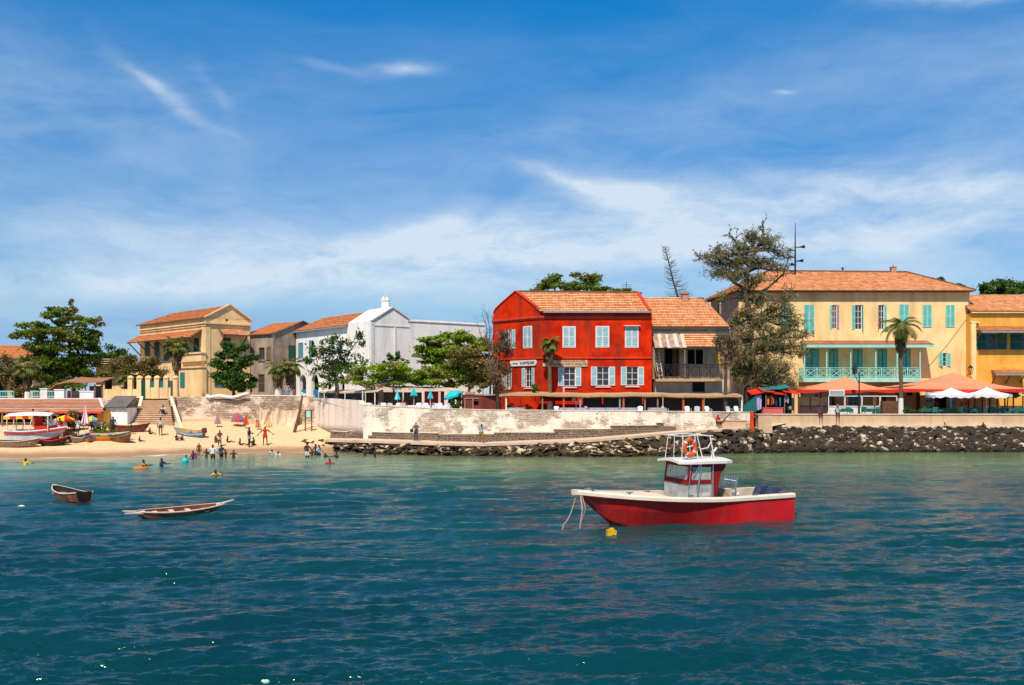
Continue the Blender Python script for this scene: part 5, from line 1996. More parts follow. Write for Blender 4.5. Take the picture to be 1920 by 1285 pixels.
def casuarina(name, label, base_px, d, zb, tr, path, pads, leafm='needle', seed=1, dens=60, group=None, drop=.9, limbs=()):
 """feathery drooping needle tree; path = trunk way points in picture pixels"""
 r = np.random.default_rng(seed)
 s = d / F
 base = Vector((PX(base_px, d), d, zb))
 t = thing(name, label, 'tree', base, group)
 tb, lv = MB(), MB()
 wp = [base - Vector((0, 0, .3))] + [P(x, y, d + r.uniform(-.3, .3)) for x, y in path]
 rad = [lerp(tr, tr * .25, k / (len(wp) - 1)) for k in range(len(wp))]
 tb.tube(wp, rad, 9)
 for pd in pads:
  px, py, rx, ry = pd[:4]
  dd = d + (pd[4] if len(pd) > 4 else r.uniform(-1, 1) * rx * s * .6)
  f_ = pd[5] if len(pd) > 5 else 1.0
  c = P(px, py, dd)
  R_ = (rx * s * 1.22, rx * s * .9, ry * s * 1.35)
  src = min(wp[1:], key=lambda q: (q - c).length + max(0, q.z - c.z) * 2)
  area = R_[0] * R_[2] * 3.14
  k = max(8, int(area * 4))
  u = r.normal(size=(k, 3))
  u /= np.linalg.norm(u, axis=1)[:, None]
  tips = u * (r.random((k, 1)) ** .45) * np.array(R_) + np.array(c)
  mid = limb(tb, src, c - Vector((0, 0, R_[2] * .3)), tr * .3, tr * .1, r, .12, 5, 5)
  for q in tips:
   st = mid[int(r.integers(2, 6)) if len(mid) > 5 else -1]
   tw = limb(tb, st, q, tr * .07, .012, r, .14, 4, 4)
   # tufts along the outer half of the twig
   n = int(dens * f_ * .50) + 4
   tt = .35 + .65 * r.random(n)
   A = np.array([list(v) for v in tw])
   idx = tt * (len(tw) - 1)
   i0 = np.clip(idx.astype(int), 0, len(tw) - 2)
   fr = (idx - i0)[:, None]
   pts = A[i0] * (1 - fr) + A[i0 + 1] * fr + r.normal(size=(n, 3)) * .17
   leaf_quads(lv, pts, .07, .5, r, drop)
 for ln in limbs:
  q = [P(x, y, d + (i_ * .3)) for i_, (x, y) in enumerate(ln)]
  tb.tube(q, [lerp(tr * .34, .03, i_ / (len(q) - 1)) for i_ in range(len(q))], 6)
  for a_, b_ in zip(q[1:-1], q[2:]):
   for _ in range(5):
    st = a_.lerp(b_, r.random())
    e_ = st + rand_unit(r) * .8 + Vector((0, 0, .5))
    tw = limb(tb, st, e_, .03, .01, r, .1, 3, 4)
    leaf_quads(lv, [list(v) for v in tw[1:] for _k in range(5)], .07, .45, r, drop)
 part('trunk', tb, 'bark', t, smooth=True)
 part('crown', lv, leafm, t)
 return t
def palm(label, px, d, zb, top_py, rad_px, nf=22, skirt=26, white=0, tr=.22, seed=1, lean=0, group='palm trees on the waterfront', fan=True, up=.25, wspread=1.0):
 r = np.random.default_rng(seed)
 s = d / F
 base = Vector((PX(px, d), d, zb))
 top = P(px + lean, top_py, d)
 t = thing('palm_tree', label, 'palm tree', base, group)
 mb = MB()
 n = 12
 pts = [base.lerp(top, k / n) + Vector((math.sin(k * .5) * .03, 0, 0)) for k in range(n + 1)]
 mb.tube(pts, [tr * (1.25 - .35 * min(1, k / 3)) * (.95 + .1 * (k % 2)) for k in range(n + 1)], 10)
 part('trunk', mb, 'palm_bark', t, smooth=True)
 if white:
  mb = MB()
  zt = PZ(white, d)
  mb.lathe((base.x, base.y, 0), [(tr * 1.34, zb), (tr * 1.3, lerp(zb, zt, .5)), (tr * 1.2, zt)], 10)
  part('painted_base', mb, 'white_paint', t)
 Rm = rad_px * s
 mb = MB()
 for k in range(nf):
  az = 2 * math.pi * (k * .618 + r.uniform(-.04, .04))
  el = lerp(1.25, -.35, (k / nf) ** .8) + r.uniform(-.12, .12)
  L = Rm * r.uniform(.85, 1.08)
  dirh = Vector((math.cos(az) * wspread, math.sin(az), 0))
  # rachis curve
  P0 = top.copy()
  rach = []
  m = 8
  e = el
  p = P0.copy()
  for i in range(m + 1):
   rach.append(p.copy())
   p = p + (dirh * math.cos(e) + Vector((0, 0, math.sin(e)))) * (L / m)
   e -= (.16 if fan else .20) + .03 * i * .5
  mb.tube(rach, [.035 * (1 - .7 * i / m) for i in range(m + 1)], 4, cap=False)
  side = dirh.cross(Vector((0, 0, 1))).normalized()
  if fan:
   # fan blade: pointed segments from the end of the petiole
   hub = rach[4]
   ax = (rach[6] - rach[4]).normalized()
   for j in range(13):
    a = lerp(-1.25, 1.25, j / 12) + r.uniform(-.05, .05)
    q = (ax * math.cos(a) + side * math.sin(a)).normalized()
    ll = L * .48 * (1 - .22 * abs(a)) * r.uniform(.9, 1.1)
    tip = hub + q * ll + Vector((0, 0, -.28 * ll * r.uniform(.5, 1.4)))
    midp = hub + q * ll * .5
    w = q.cross(Vector((0, 0, 1))).normalized() * .07
    mb.face([hub, midp - w, tip, midp + w])
  else:
   for i in range(2, m * 3):
    tpos = i / (m * 3)
    idx = tpos * m
    i0 = min(int(idx), m - 1)
    q0 = rach[i0].lerp(rach[i0 + 1], idx - i0)
    ll = L * .30 * math.sin(math.pi * min(1, tpos * .85 + .12))
    ax = (rach[i0 + 1] - rach[i0]).normalized()
    for sg in (-1, 1):
     tip = q0 + (side * sg * .8 + ax * .55 + Vector((0, 0, -.35))) * ll
     w = ax * .05
     mb.face([q0 - w, q0 + w, tip + w * .3, tip - w * .3])
 part('crown', mb, 'leaf_palm', t)
 if skirt:
  mb = MB()
  H = skirt * s
  for k in range(int(60 + H * 30)):
   az = r.uniform(0, 6.28)
   z0 = -r.uniform(0, H * .75)
   rr = tr + lerp(.75, .15, min(1, -z0 / H)) * r.uniform(.5, 1.0) * Rm * .3
   a = top + Vector((0, 0, z0))
   b = top + Vector((math.cos(az) * rr, math.sin(az) * rr, z0 - r.uniform(.3, .5) * 1.3))
   c = b + Vector((math.cos(az) * .05, math.sin(az) * .05, -.5 * r.uniform(.6, 1.2)))
   w = Vector((-math.sin(az), math.cos(az), 0)) * .13
   mb.face([a, b - w, c, b + w])
  part('dead_fronds', mb, 'dead_frond', t)
 return t
def trees():
 # --- far left big tree
 make_tree('broad_tree', 'big dark spreading tree behind the orange beach restaurant at the left', 'tree', 118, 116, 4.85, .42, (112, 690),
   [(60, 610, 34, 9), (95, 597, 34, 9), (112, 585, 22, 8), (150, 602, 30, 9), (176, 622, 24, 8), (100, 622, 46, 10), (54, 632, 28, 9), (140, 628, 40, 11), (120, 645, 44, 12),
   (85, 655, 36, 12), (168, 648, 26, 12), (70, 676, 28, 12, 0, .8), (112, 676, 44, 14), (155, 680, 34, 14), (175, 704, 24, 14), (128, 706, 40, 16), (80, 706, 30, 14), (112, 726, 46, 12)],
   'leaf_green', dens=78, seed=2, lw=.2, ll=.32, flatten=.6, forks=[(112, 690), (100, 650), (140, 650), (112, 610), (80, 640)])
 make_tree('cypress_tree', 'narrow dark tree top rising above the big spreading tree at the left', 'tree', 140, 119, 4.85, .22, (138, 600),
   [(137, 574, 9, 12), (140, 588, 13, 10), (186, 606, 9, 10), (106, 577, 5, 4)], 'needle', dens=60, seed=5)
 make_tree('dark_tree', 'low dark green tree between the big tree and the yellow villa', 'tree', 205, 132, 4.85, .2, (205, 690),
   [(203, 663, 26, 12), (222, 668, 20, 10), (190, 672, 22, 12)], 'leaf_dark', dens=60, seed=6, lw=.25)
 make_tree('fence_bush', 'olive brown bush hanging over the yellow garden fence', 'bush', 262, 111, 4.85, .16, (258, 705),
   [(232, 690, 26, 18), (262, 678, 28, 16), (286, 690, 24, 18), (250, 702, 34, 16), (296, 706, 18, 14), (268, 722, 30, 12)], 'leaf_olive', dens=75, seed=8, lw=.16, ll=.22)
 make_tree('small_tree', 'tiny green tree beside the orange roof at the left edge', 'tree', 12, 117, 4.85, .15, (14, 725), [(20, 700, 18, 24), (2, 690, 20, 26), (24, 728, 14, 14), (40, 736, 14, 10)], 'leaf_olive', dens=60, seed=9)
 palm('bushy fan palm with yellow-green fronds at the left edge of the terrace', 52, 112, 4.85, 688, 36, 22, 34, 735, .26, 11)
 palm('tall fan palm with hanging dead skirt in front of the yellow villa', 331, 109, 4.85, 648, 34, 26, 46, 733, .24, 12)
 palm('low young fan palm among the bushes by the green garden gate', 236, 109, 4.85, 708, 24, 16, 0, 0, .16, 17)
 palm('left palm of the pair with whitewashed trunks before the white house', 521, 111, 4.85, 690, 30, 22, 36, 723, .28, 13)
 palm('right palm of the pair with whitewashed trunks before the white house', 545, 112, 4.85, 686, 32, 24, 40, 723, .28, 14)
 palm('slim palm in front of the red house between its two signs', 1031, 94.5, 3.1, 643, 27, 18, 30, 742, .2, 15, fan=False)
 palm('tall palm with white-painted foot rising before the long teal balcony', 1689, 99, 3.1, 612, 46, 20, 50, 747, .20, 16, fan=False)
 # --- green conifer in front of the villa gable
 make_tree('cedar_tree', 'dense green tiered tree in front of the yellow villa gable', 'tree', 438, 110, 4.85, .22, (438, 725),
   [(440, 650, 22, 9), (420, 660, 20, 10), (452, 668, 26, 12), (425, 682, 28, 12), (455, 692, 26, 14), (418, 704, 22, 12), (440, 712, 34, 14), (462, 720, 20, 14), (425, 726, 20, 8)],
   'leaf_dark', dens=105, seed=21, flatten=.6, lw=.2, forks=[(438, 725), (438, 690), (440, 665)], ll=.34)
 # --- sparse frangipani in front of the white house
 make_tree('frangipani_tree', 'sparse bare-limbed tree with scattered dark leaves before the white house', 'tree', 632, 100, 4.4, .26, (626, 702),
   [(600, 650, 24, 18), (640, 645, 22, 18), (668, 635, 18, 16), (660, 680, 30, 20), (600, 690, 30, 14), (585, 668, 16, 16), (630, 675, 26, 22), (640, 705, 30, 14), (612, 715, 24, 12)],
   'leaf_dark', dens=19, seed=23, lw=.17, ll=.30, flatten=0, shell=.7)
 # --- umbrella acacias of the terrace
 make_tree('acacia_tree', 'low flat-topped green acacia over the cafe chairs beside the sea wall', 'tree', 713, 95, 3.5, .36, (712, 722),
   [(672, 716, 30, 9), (695, 700, 40, 12), (740, 692, 40, 10), (775, 700, 34, 10), (720, 706, 50, 10), (762, 714, 40, 8), (682, 722, 26, 6), (800, 712, 30, 9)],
   'leaf_acacia', 'pale_bark', dens=130, seed=25, flatten=.6, lw=.17, ll=.24)
 make_tree('flame_tree', 'small dark-leaved tree behind the flat-topped acacia', 'tree', 740, 100, 3.5, .14, (742, 700),
   [(745, 668, 9, 7), (734, 672, 10, 6), (752, 678, 14, 6), (728, 680, 10, 5)], 'leaf_dark', dens=45, seed=26, lw=.2)
 make_tree('acacia_tree', 'largest bright green umbrella acacia left of the red house', 'tree', 845, 99, 3.5, .42, (845, 715),
   [(862, 627, 34, 9), (835, 640, 42, 10), (885, 645, 34, 12), (812, 655, 34, 9), (858, 660, 50, 12), (800, 672, 30, 9), (842, 678, 44, 12), (895, 672, 26, 14),
   (782, 668, 14, 4), (820, 700, 40, 12), (870, 700, 48, 16), (840, 712, 50, 12), (890, 655, 30, 10), (815, 642, 30, 8), (900, 705, 22, 16), (800, 716, 26, 10)],
   'leaf_acacia', dens=105, seed=27, flatten=.6, lw=.18, ll=.26, forks=[(845, 715), (830, 690), (865, 690), (850, 665)])
 make_tree('brown_bush', 'brown-leaved bush mixed into the right side of the umbrella acacia', 'bush', 885, 97, 3.5, .16, (880, 705),
   [(870, 662, 26, 14, -1), (890, 672, 24, 14, -1), (862, 678, 20, 10, -1), (905, 690, 16, 18, 0)], 'leaf_olive', dens=60, seed=28, lw=.14, ll=.2)
 make_tree('shrub', 'bushy dark shrub with yellow flowers left of the maroon kiosk', 'bush', 858, 92.6, 3.5, .06, (858, 765),
   [(856, 756, 9, 9), (861, 745, 7, 8), (853, 764, 8, 5), (862, 762, 6, 8)], 'leaf_dark', dens=160, seed=29, lw=.13, ll=.18)
 make_tree('shrub', 'trailing green plants on top of the maroon kiosk', 'bush', 905, 94, 4.9, .05, (905, 728), [(900, 726, 10, 7), (915, 722, 12, 8), (885, 722, 8, 6)], 'leaf_olive', dens=110, seed=30, lw=.12, ll=.2)
 for k, (px, py, rx, ry, lb) in enumerate([(958, 762, 8, 4, 'low bright green shrub at the foot of the red wall near its left corner'), (991, 763, 6, 4, 'small yellow-green shrub at the foot of the red wall beside the palm'),
           (1004, 728, 7, 7, 'potted agave-like plant below the left window of the red house')]):
  make_tree('shrub', lb, 'bush', px, 93.5, 3.1 if k < 2 else 4.9, .04, (px, py + 4), [(px, py, rx, ry, 0)], 'leaf_acacia' if k < 2 else 'leaf_dark', dens=260, seed=40 + k, lw=.12, ll=.2, flatten=0)
 # --- brown casuarina by the red house
 casuarina('casuarina_tree', 'brown shaggy casuarina standing against the left corner of the red house', 936, 92.8, 3.4, .26,
   [(934, 740), (930, 700), (936, 660), (940, 625)],
   [(944, 632, 14, 16), (936, 650, 18, 14), (950, 655, 16, 16), (930, 675, 18, 18), (946, 690, 16, 16), (930, 706, 14, 18), (940, 722, 12, 14), (924, 690, 10, 20)],
   'needle_brown', 31, 46)
 # bare tree
 r = np.random.default_rng(33)
 t = thing('bare_tree', 'thin leafless tree with fine grey twigs left of the red house', 'tree', (PX(918, 95), 95, 3.4))
 mb = MB()
 limb(mb, (PX(918, 95), 95, 3.4), P(916, 650, 95), .12, .06, r, .04, 6, 6)
 for (x, y) in ((905, 592), (914, 590), (924, 600), (898, 612), (920, 620), (900, 640)):
  pp = limb(mb, P(916, 655, 95), P(x, y, 95 + r.uniform(-1, 1)), .05, .012, r, .1, 5, 5)
  for q in pp[2:]:
   for _ in range(4):
    limb(mb, q, q + rand_unit(r) * .7 + Vector((0, 0, .5)), .014, .006, r, .1, 2, 4)
 part('trunk', mb, 'bark', t)
 # --- big casuarina before the yellow building
 casuarina('casuarina_tree', 'huge dark feathery casuarina in front of the yellow building', 1405, 99, 3.1, .52,
   [(1404, 720), (1402, 660), (1408, 600), (1398, 555), (1402, 510), (1412, 470)],
   [(1412, 440, 26, 14), (1440, 450, 18, 16), (1462, 462, 12, 18, 0, .6), (1390, 462, 24, 12), (1352, 470, 26, 12), (1330, 485, 26, 9), (1365, 490, 32, 10), (1400, 482, 34, 14), (1438, 492, 26, 12, 0, .8), (1478, 478, 10, 22, 0, .45), (1340, 510, 28, 10, 0, .6), (1380, 515, 34, 12), (1420, 520, 30, 12, 0, .7),
   (1400, 548, 26, 16), (1425, 560, 24, 16), (1455, 575, 30, 14, 0, .7), (1480, 590, 26, 14, 0, .55), (1398, 585, 26, 18), (1425, 610, 30, 18), (1462, 622, 40, 14, 0, .7), (1505, 628, 30, 10, 0, .5),
   (1395, 625, 24, 20), (1430, 645, 34, 18), (1478, 650, 34, 12, 0, .7), (1400, 665, 32, 22), (1440, 680, 34, 22), (1475, 690, 24, 18, 0, .7), (1410, 705, 34, 20), (1450, 712, 30, 14), (1380, 690, 18, 22), (1378, 600, 14, 22, 0, .6), (1470, 560, 26, 12, 0, .5), (1495, 605, 26, 14, 0, .5), (1500, 660, 26, 14, 0, .6), (1490, 718, 22, 12, 0, .6), (1462, 500, 22, 12, 0, .5), (1352, 560, 18, 14, 0, .4)],
   'needle', 35, 56, drop=.35, limbs=[[(1406, 560), (1440, 540), (1468, 515), (1484, 470)], [(1404, 610), (1445, 585), (1478, 560), (1490, 535)], [(1402, 520), (1372, 490), (1340, 478), (1308, 488)],
     [(1405, 640), (1450, 628), (1490, 618), (1528, 632)], [(1404, 545), (1375, 530), (1350, 505), (1332, 520)], [(1410, 480), (1425, 455), (1432, 432), (1428, 418)], [(1404, 500), (1385, 470), (1378, 450), (1362, 440)]])
 casuarina('casuarina_tree', 'slender olive casuarina with bare grey trunk at the end of the dark cafe screens', 1361, 92.5, 3.1, .22,
   [(1360, 740), (1361, 700), (1362, 660), (1368, 630)],
   [(1356, 632, 16, 12), (1374, 640, 18, 14), (1352, 655, 14, 12), (1372, 664, 16, 14), (1360, 680, 14, 10), (1345, 640, 12, 8, 0, .6)], 'needle_brown', 37, 46)
 # --- dead araucaria skeleton
 r = np.random.default_rng(39)
 d = 118
 t = thing('dead_conifer', 'dead leaning conifer skeleton rising behind the shabby house', 'tree', (PX(1277, d), d, 3.1))
 mb = MB()
 a, b = P(1283, 600, d), P(1246, 461, d)
 trunk = [Vector((a.x + .2, d, 3.1)), a, a.lerp(b, .5) + Vector((-.1, 0, 0)), b]
 mb.tube(trunk, [.3, .16, .10, .03], 7)
 for k in range(34):
  f_ = k / 34
  p = a.lerp(b, .25 + f_ * .74)
  L = lerp(2.0, .5, f_) * r.uniform(.7, 1.1)
  for q in range(3):
   az = r.uniform(0, 6.28)
   e = p + Vector((math.cos(az) * L, math.sin(az) * L, .18 * L + .12))
   m_ = p.lerp(e, .55) + Vector((0, 0, -.12 * L))
   mb.tube([p, m_, e], [.035, .022, .008], 4, cap=False)
   for w_ in range(3):
    g_ = p.lerp(e, .5 + .16 * w_)
    mb.tube([g_, g_ + Vector((r.uniform(-.2, .2), r.uniform(-.2, .2), .22))], [.012, .005], 3, cap=False)
 part('trunk', mb, 'bark', t)
 # --- trees behind roofs
 make_tree('tall_acacia', 'green flat-topped tree showing above the red house roof', 'tree', 1075, 112, 3.1, .4, (1075, 580),
   [(1035, 530, 34, 12), (1095, 523, 30, 12), (1062, 540, 50, 9), (1110, 540, 36, 9), (1020, 545, 22, 8), (1150, 546, 30, 5), (1190, 552, 16, 4)],
   'leaf_green', dens=70, seed=43, flatten=.6, lw=.2, forks=[(1075, 580), (1045, 560), (1100, 555)])
 for k, (px, py, rx, ry, lb) in enumerate([
   (1756, 524, 12, 8, 'small dark tree top behind the right hip of the yellow building roof'), (1800, 538, 10, 6, 'lowest dark tree top peeping over the yellow building roof edge'),
   (1868, 540, 24, 14, 'dark green tree behind the ochre building roof'), (1905, 536, 24, 14, 'rightmost dark green tree above the ochre building roof')]):
  make_tree('background_tree', lb, 'tree', px, 128, 3.1, .22, (px, py + 14), [(px, py, rx, ry), (px + rx * .4, py + 6, rx, ry * .8), (px - rx * .5, py + 8, rx * .8, ry * .8)],
    'leaf_dark', dens=60, seed=50 + k, lw=.24, group='dark trees behind the right-hand roofs')
 # potted hedge along the right terrace
 r = np.random.default_rng(60)
trees()
# ------------------------------------------------------------------ beach restaurant and left terrace
def beach_restaurant():
 t = thing('quay_wall', 'shaded quay wall behind the beach restaurant at the left edge', 'wall', (-50, 99, 1))
 mb = MB()
 mb.box(-115, PX(254, 101) - .3, 99.0, 99.3, .5, 4.9)
 mb.box(PX(254, 101) - .35, PX(254, 101) - .05, 99.3, 102.6, .5, 4.95)
 part('masonry', mb, 'wall_rubble', t)
 t = thing('beach_restaurant', 'open beach restaurant with long faded orange roof and dark shady inside', 'restaurant', (-48, 95, 1.6))
 d0, d1 = 98.9, 95.2
 xl = -62
 z1, z0 = PZ(748.5, d0), PZ(765, d1)
 mb = MB()
 tiled(mb, (xl, d1, z0), (PX(192, d1), d1, z0), (PX(186, d0), d0, z1), (xl, d0, z1), row=.6, jit=.03)
 rf = part('roof', mb, ['tile_pale', 'white_paint'], t)
 mb = MB()
 mb.bar((PX(186, d0), d0, z1 + .05), (PX(193, d1), d1, z0 + .05), .2, .16)
 mb.bar((xl, d0, z1 + .02), (PX(186, d0), d0, z1 + .02), .25, .14)
 part('verge', mb, 'white_paint', rf)
 for (a, b, lb) in ((-20, 62, None), (64, 195, None)):
  mb = MB()
  zt, zb = PZ(766, d1 - .05), PZ(773, 94.2)
  tiled(mb, (PX(a, 94.2), 94.2, zb), (PX(b, 94.2), 94.2, zb), (PX(b, d1) - .1, d1 - .1, zt), (PX(a, d1), d1 - .1, zt), row=.5, jit=.03)
  part('awning', mb, ['tile_pale', 'orange_post'], t)
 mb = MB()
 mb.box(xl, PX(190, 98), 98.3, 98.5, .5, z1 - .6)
 part('shaded_back_wall', mb, 'dark', t)  # near-black colour stands in for the shade under the roof
 mb = MB()
 mb.box(PX(185, 95.3), PX(198, 95.3), 94.9, 98.9, .5, PZ(771, 95))
 part('side_wall', mb, 'ochre_wall', t)
 for px in (4, 62, 96, 140):
  mb = MB()
  mb.box(PX(px, 94.4) - .07, PX(px, 94.4) + .07, 94.35, 94.5, .8, PZ(774, 94.4))
  part('post', mb, 'old_wood', t)
 for (a, b) in ((108, 145), (152, 190)):
  mb = MB()
  n = 8
  for k in range(n):
   x0, x1 = PX(lerp(a, b, k / n), 94.1), PX(lerp(a, b, (k + 1) / n), 94.1)
   za, zb = PZ(771, 94.1), PZ(775 + .6 * (k % 2), 93.9)
   mb.obox((x0, 94.15, za), (x1 - x0, 0, 0), (0, -.12, zb - za), (0, -.02, 0))
  part('valance', mb, 'tent_red', t)
 mb = MB()
 for k in range(6):
  z = PZ(776, 96)
  x = PX(10 + 28 * k, 96)
  mb.tube([(x, 96, z), (x + .9, 96, z - .25), (x + 2.2, 96.3, z - .1)], .05, 5)
 part('cloth_line', mb, 'canvas', t)
 # grey-roofed hut between restaurant and stairs
 t = thing('beach_hut', 'plain white hut with grey lean-to roof between restaurant and stairs', 'hut', (-38, 97, 1.8))
 a, b = PX(198, 96.5), PX(249, 97.5)
 mb = MB()
 mb.box(a, b - .15, 96.5, 98.9, .8, PZ(765, 96.5))
 for k in range(1, 4):
  x = lerp(a, b, k / 4)
  mb.box(x - .04, x + .04, 96.44, 96.499, .9, PZ(766, 96.5))
 part('wall', mb, 'white_wall', t)
 mb = MB()
 mb.obox((a - .05, 96.2, PZ(765, 96.3)), (b - a - .1, 0, 0), (0, 2.7, PZ(744, 98.9) - PZ(765, 96.3)), (0, -.02, .08))
 part('roof', mb, 'roof_grey', t)
beach_restaurant()
def garden_fence():
 d = 107
 t = thing('garden_fence', 'low yellow garden wall with round-capped pillars and green railings above the stairs', 'fence', (PX(270, d), d, 4.85))
 mb = MB()
 xs = [PX(p, d) for p in (244, 261, 277.5, 294, 311, 329)]
 zb = 4.0
 mb.box(PX(196, d), xs[1], d, d + .25, zb, PZ(730, d))
 mb.box(xs[2], xs[5], d, d + .25, zb, PZ(727, d))
 part('wall', mb, 'cream_wall', t)
 for k, x in enumerate(xs):
  mb = MB()
  mb.box(x - .24, x + .24, d - .1, d + .38, zb, PZ(710, d))
  c = (x, d + .14, 0)
  mb.lathe(c, [(.34, PZ(710, d)), (.36, PZ(708.5, d)), (.28, PZ(706.5, d)), (.12, PZ(704.5, d))], 10)
  part('pillar', mb, 'cream_wall', t)
 for k in range(2, 5):
  mb = MB()
  a, b = xs[k] + .24, xs[k + 1] - .24
  for j in range(7):
   x = lerp(a, b, (j + .5) / 7)
   mb.bar((x, d + .12, PZ(727, d)), (x, d + .12, PZ(714, d)), .06)
  mb.bar((a, d + .12, PZ(714.5, d)), (b, d + .12, PZ(714.5, d)), .06)
  part('railing', mb, 'teal_dark', t)
 mb = MB()
 a, b = xs[1] + .24, xs[2] - .24
 mb.box(a, b, d + .05, d + .12, 4.5, PZ(713, d))
 for j in range(5):
  x = lerp(a, b, (j + .5) / 5)
  mb.bar((x, d + .03, 4.85), (x, d + .03, PZ(713, d)), .07)
 part('gate', mb, 'green_paint', t)
 mb = MB()
 mb.box(PX(320, d), PX(327, d), d - .05, d + .1, 4.5, PZ(716, d))
 part('door', mb, 'brown_wood', t)
 # terrace rail and clutter on the far left
 t = thing('terrace_fence', 'pale green picket railing on the quay above the restaurant roof', 'fence', (PX(30, 101), 101, 4.85))
 d = 101
 for (a, b) in ((-60, 26), (57, 74), (88, 102)):
  mb = MB()
  xa, xb = PX(a, d), PX(b, d)
  n = max(3, int((xb - xa) / .22))
  for j in range(n + 1):
   x = lerp(xa, xb, j / n)
   mb.bar((x, d, 4.85), (x, d, PZ(734.5, d)), .04)
  mb.bar((xa, d, PZ(734, d)), (xb, d, PZ(734, d)), .1)
  mb.bar((xa, d, PZ(744, d)), (xb, d, PZ(744, d)), .1)
  part('railing', mb, 'teal_light', t)
 for (a, b, y) in ((76, 89, 730), (103, 121, 732), (150, 176, 735)):
  mb = MB()
  mb.box(PX(a, d), PX(b, d), d - .1, d + .3, 4.6, PZ(y, d))
  mb.box(PX(a, d) - .05, PX(b, d) + .05, d - .15, d + .35, PZ(y, d) + .002, PZ(y, d) + .1)
  part('pillar', mb, 'white_wall', t)
 t = thing('garden_shelter', 'ramshackle shelter with a sagging tan cloth roof on the terrace', 'shelter', (PX(130, 103), 103, 4.85))
 mb = MB()
 pts = [(88, 737), (108, 722), (132, 717), (160, 719), (196, 717)]
 for (a, b) in zip(pts[:-1], pts[1:]):
  mb.obox((PX(a[0], 102), 101.6, PZ(a[1], 102)), (PX(b[0], 102) - PX(a[0], 102), 0, PZ(b[1], 102) - PZ(a[1], 102)), (0, 3.2, .5), (0, 0, .1))
 part('roof', mb, 'tile_pale', t)
 for px in (112, 134, 160, 178, 192):
  mb = MB()
  mb.bar((PX(px, 102), 102, 4.8), (PX(px, 102), 102, PZ(721, 102)), .12)
  part('post', mb, 'old_wood', t)
 mb = MB()
 mb.box(PX(166, 103), PX(190, 103), 103.2, 103.4, 4.8, PZ(724, 103))
 part('back_panel', mb, 'roof_grey', t)
 mb = MB()
 mb.box(PX(122, 103), PX(158, 103), 103.5, 103.6, 4.8, PZ(733, 103))
 part('counter', mb, 'canvas', t)
garden_fence()
# ------------------------------------------------------------------ cafe terrace behind the long wall
def chair_proto(matn, label, group):
 t = thing('chair', label, 'chair', (0, 0, 0), group)
 mb = MB()
 mb.box(-.22, .22, -.22, .22, .42, .46)
 part('seat', mb, matn, t)
 mb = MB()
 mb.extrude([(-.22, .2, .46), (.22, .2, .46), (.25, .3, .86), (.12, .33, .92), (-.12, .33, .92), (-.25, .3, .86)], (0, -.035, 0))
 part('backrest', mb, matn, t)
 for sx in (-1, 1):
  for sy in (-1, 1):
   mb = MB()
   mb.bar((sx * .19, sy * .19, .43), (sx * .23, sy * .23, 0), .04)
   part('leg', mb, matn, t)
  mb = MB()
  mb.tube([(sx * .24, .26, .66), (sx * .27, 0, .66), (sx * .25, -.2, .64), (sx * .22, -.2, .44)], .018, 5)
  part('armrest', mb, matn, t)
 return t
def table_proto(label, cloth, group, L=.9, W=.8, round_=False):
 t = thing('table', label, 'table', (0, 0, 0), group)
 mb = MB()
 mb.box(-L / 2, L / 2, -W / 2, W / 2, .70, .73)
 part('tabletop', mb, 'old_wood', t)
 for sx in (-1, 1):
  for sy in (-1, 1):
   mb = MB()
   mb.bar((sx * (L / 2 - .06), sy * (W / 2 - .06), .70), (sx * (L / 2 - .06), sy * (W / 2 - .06), 0), .05)
   part('leg', mb, 'old_wood', t)
 if cloth:
  mb = MB()
  n = 20
  ring0, ring1 = [], []
  for k in range(4 * n // 4):
   a = 2 * math.pi * k / n
   ca, sa = math.cos(a), math.sin(a)
   m = 1 / max(abs(ca), abs(sa))
   x, y = ca * m * (L / 2 + .02), sa * m * (W / 2 + .02)
   ring0.append((x, y, .745))
   ring1.append((x * (1.07 + .05 * (k % 2)), y * (1.07 + .05 * (k % 2)), .42 + .05 * math.sin(k * 2.1)))
  mb.face(ring0)
  for k in range(n):
   j = (k + 1) % n
   mb.face([ring1[k], ring1[j], ring0[j], ring0[k]])
  part('tablecloth', mb, cloth, t)
 return t
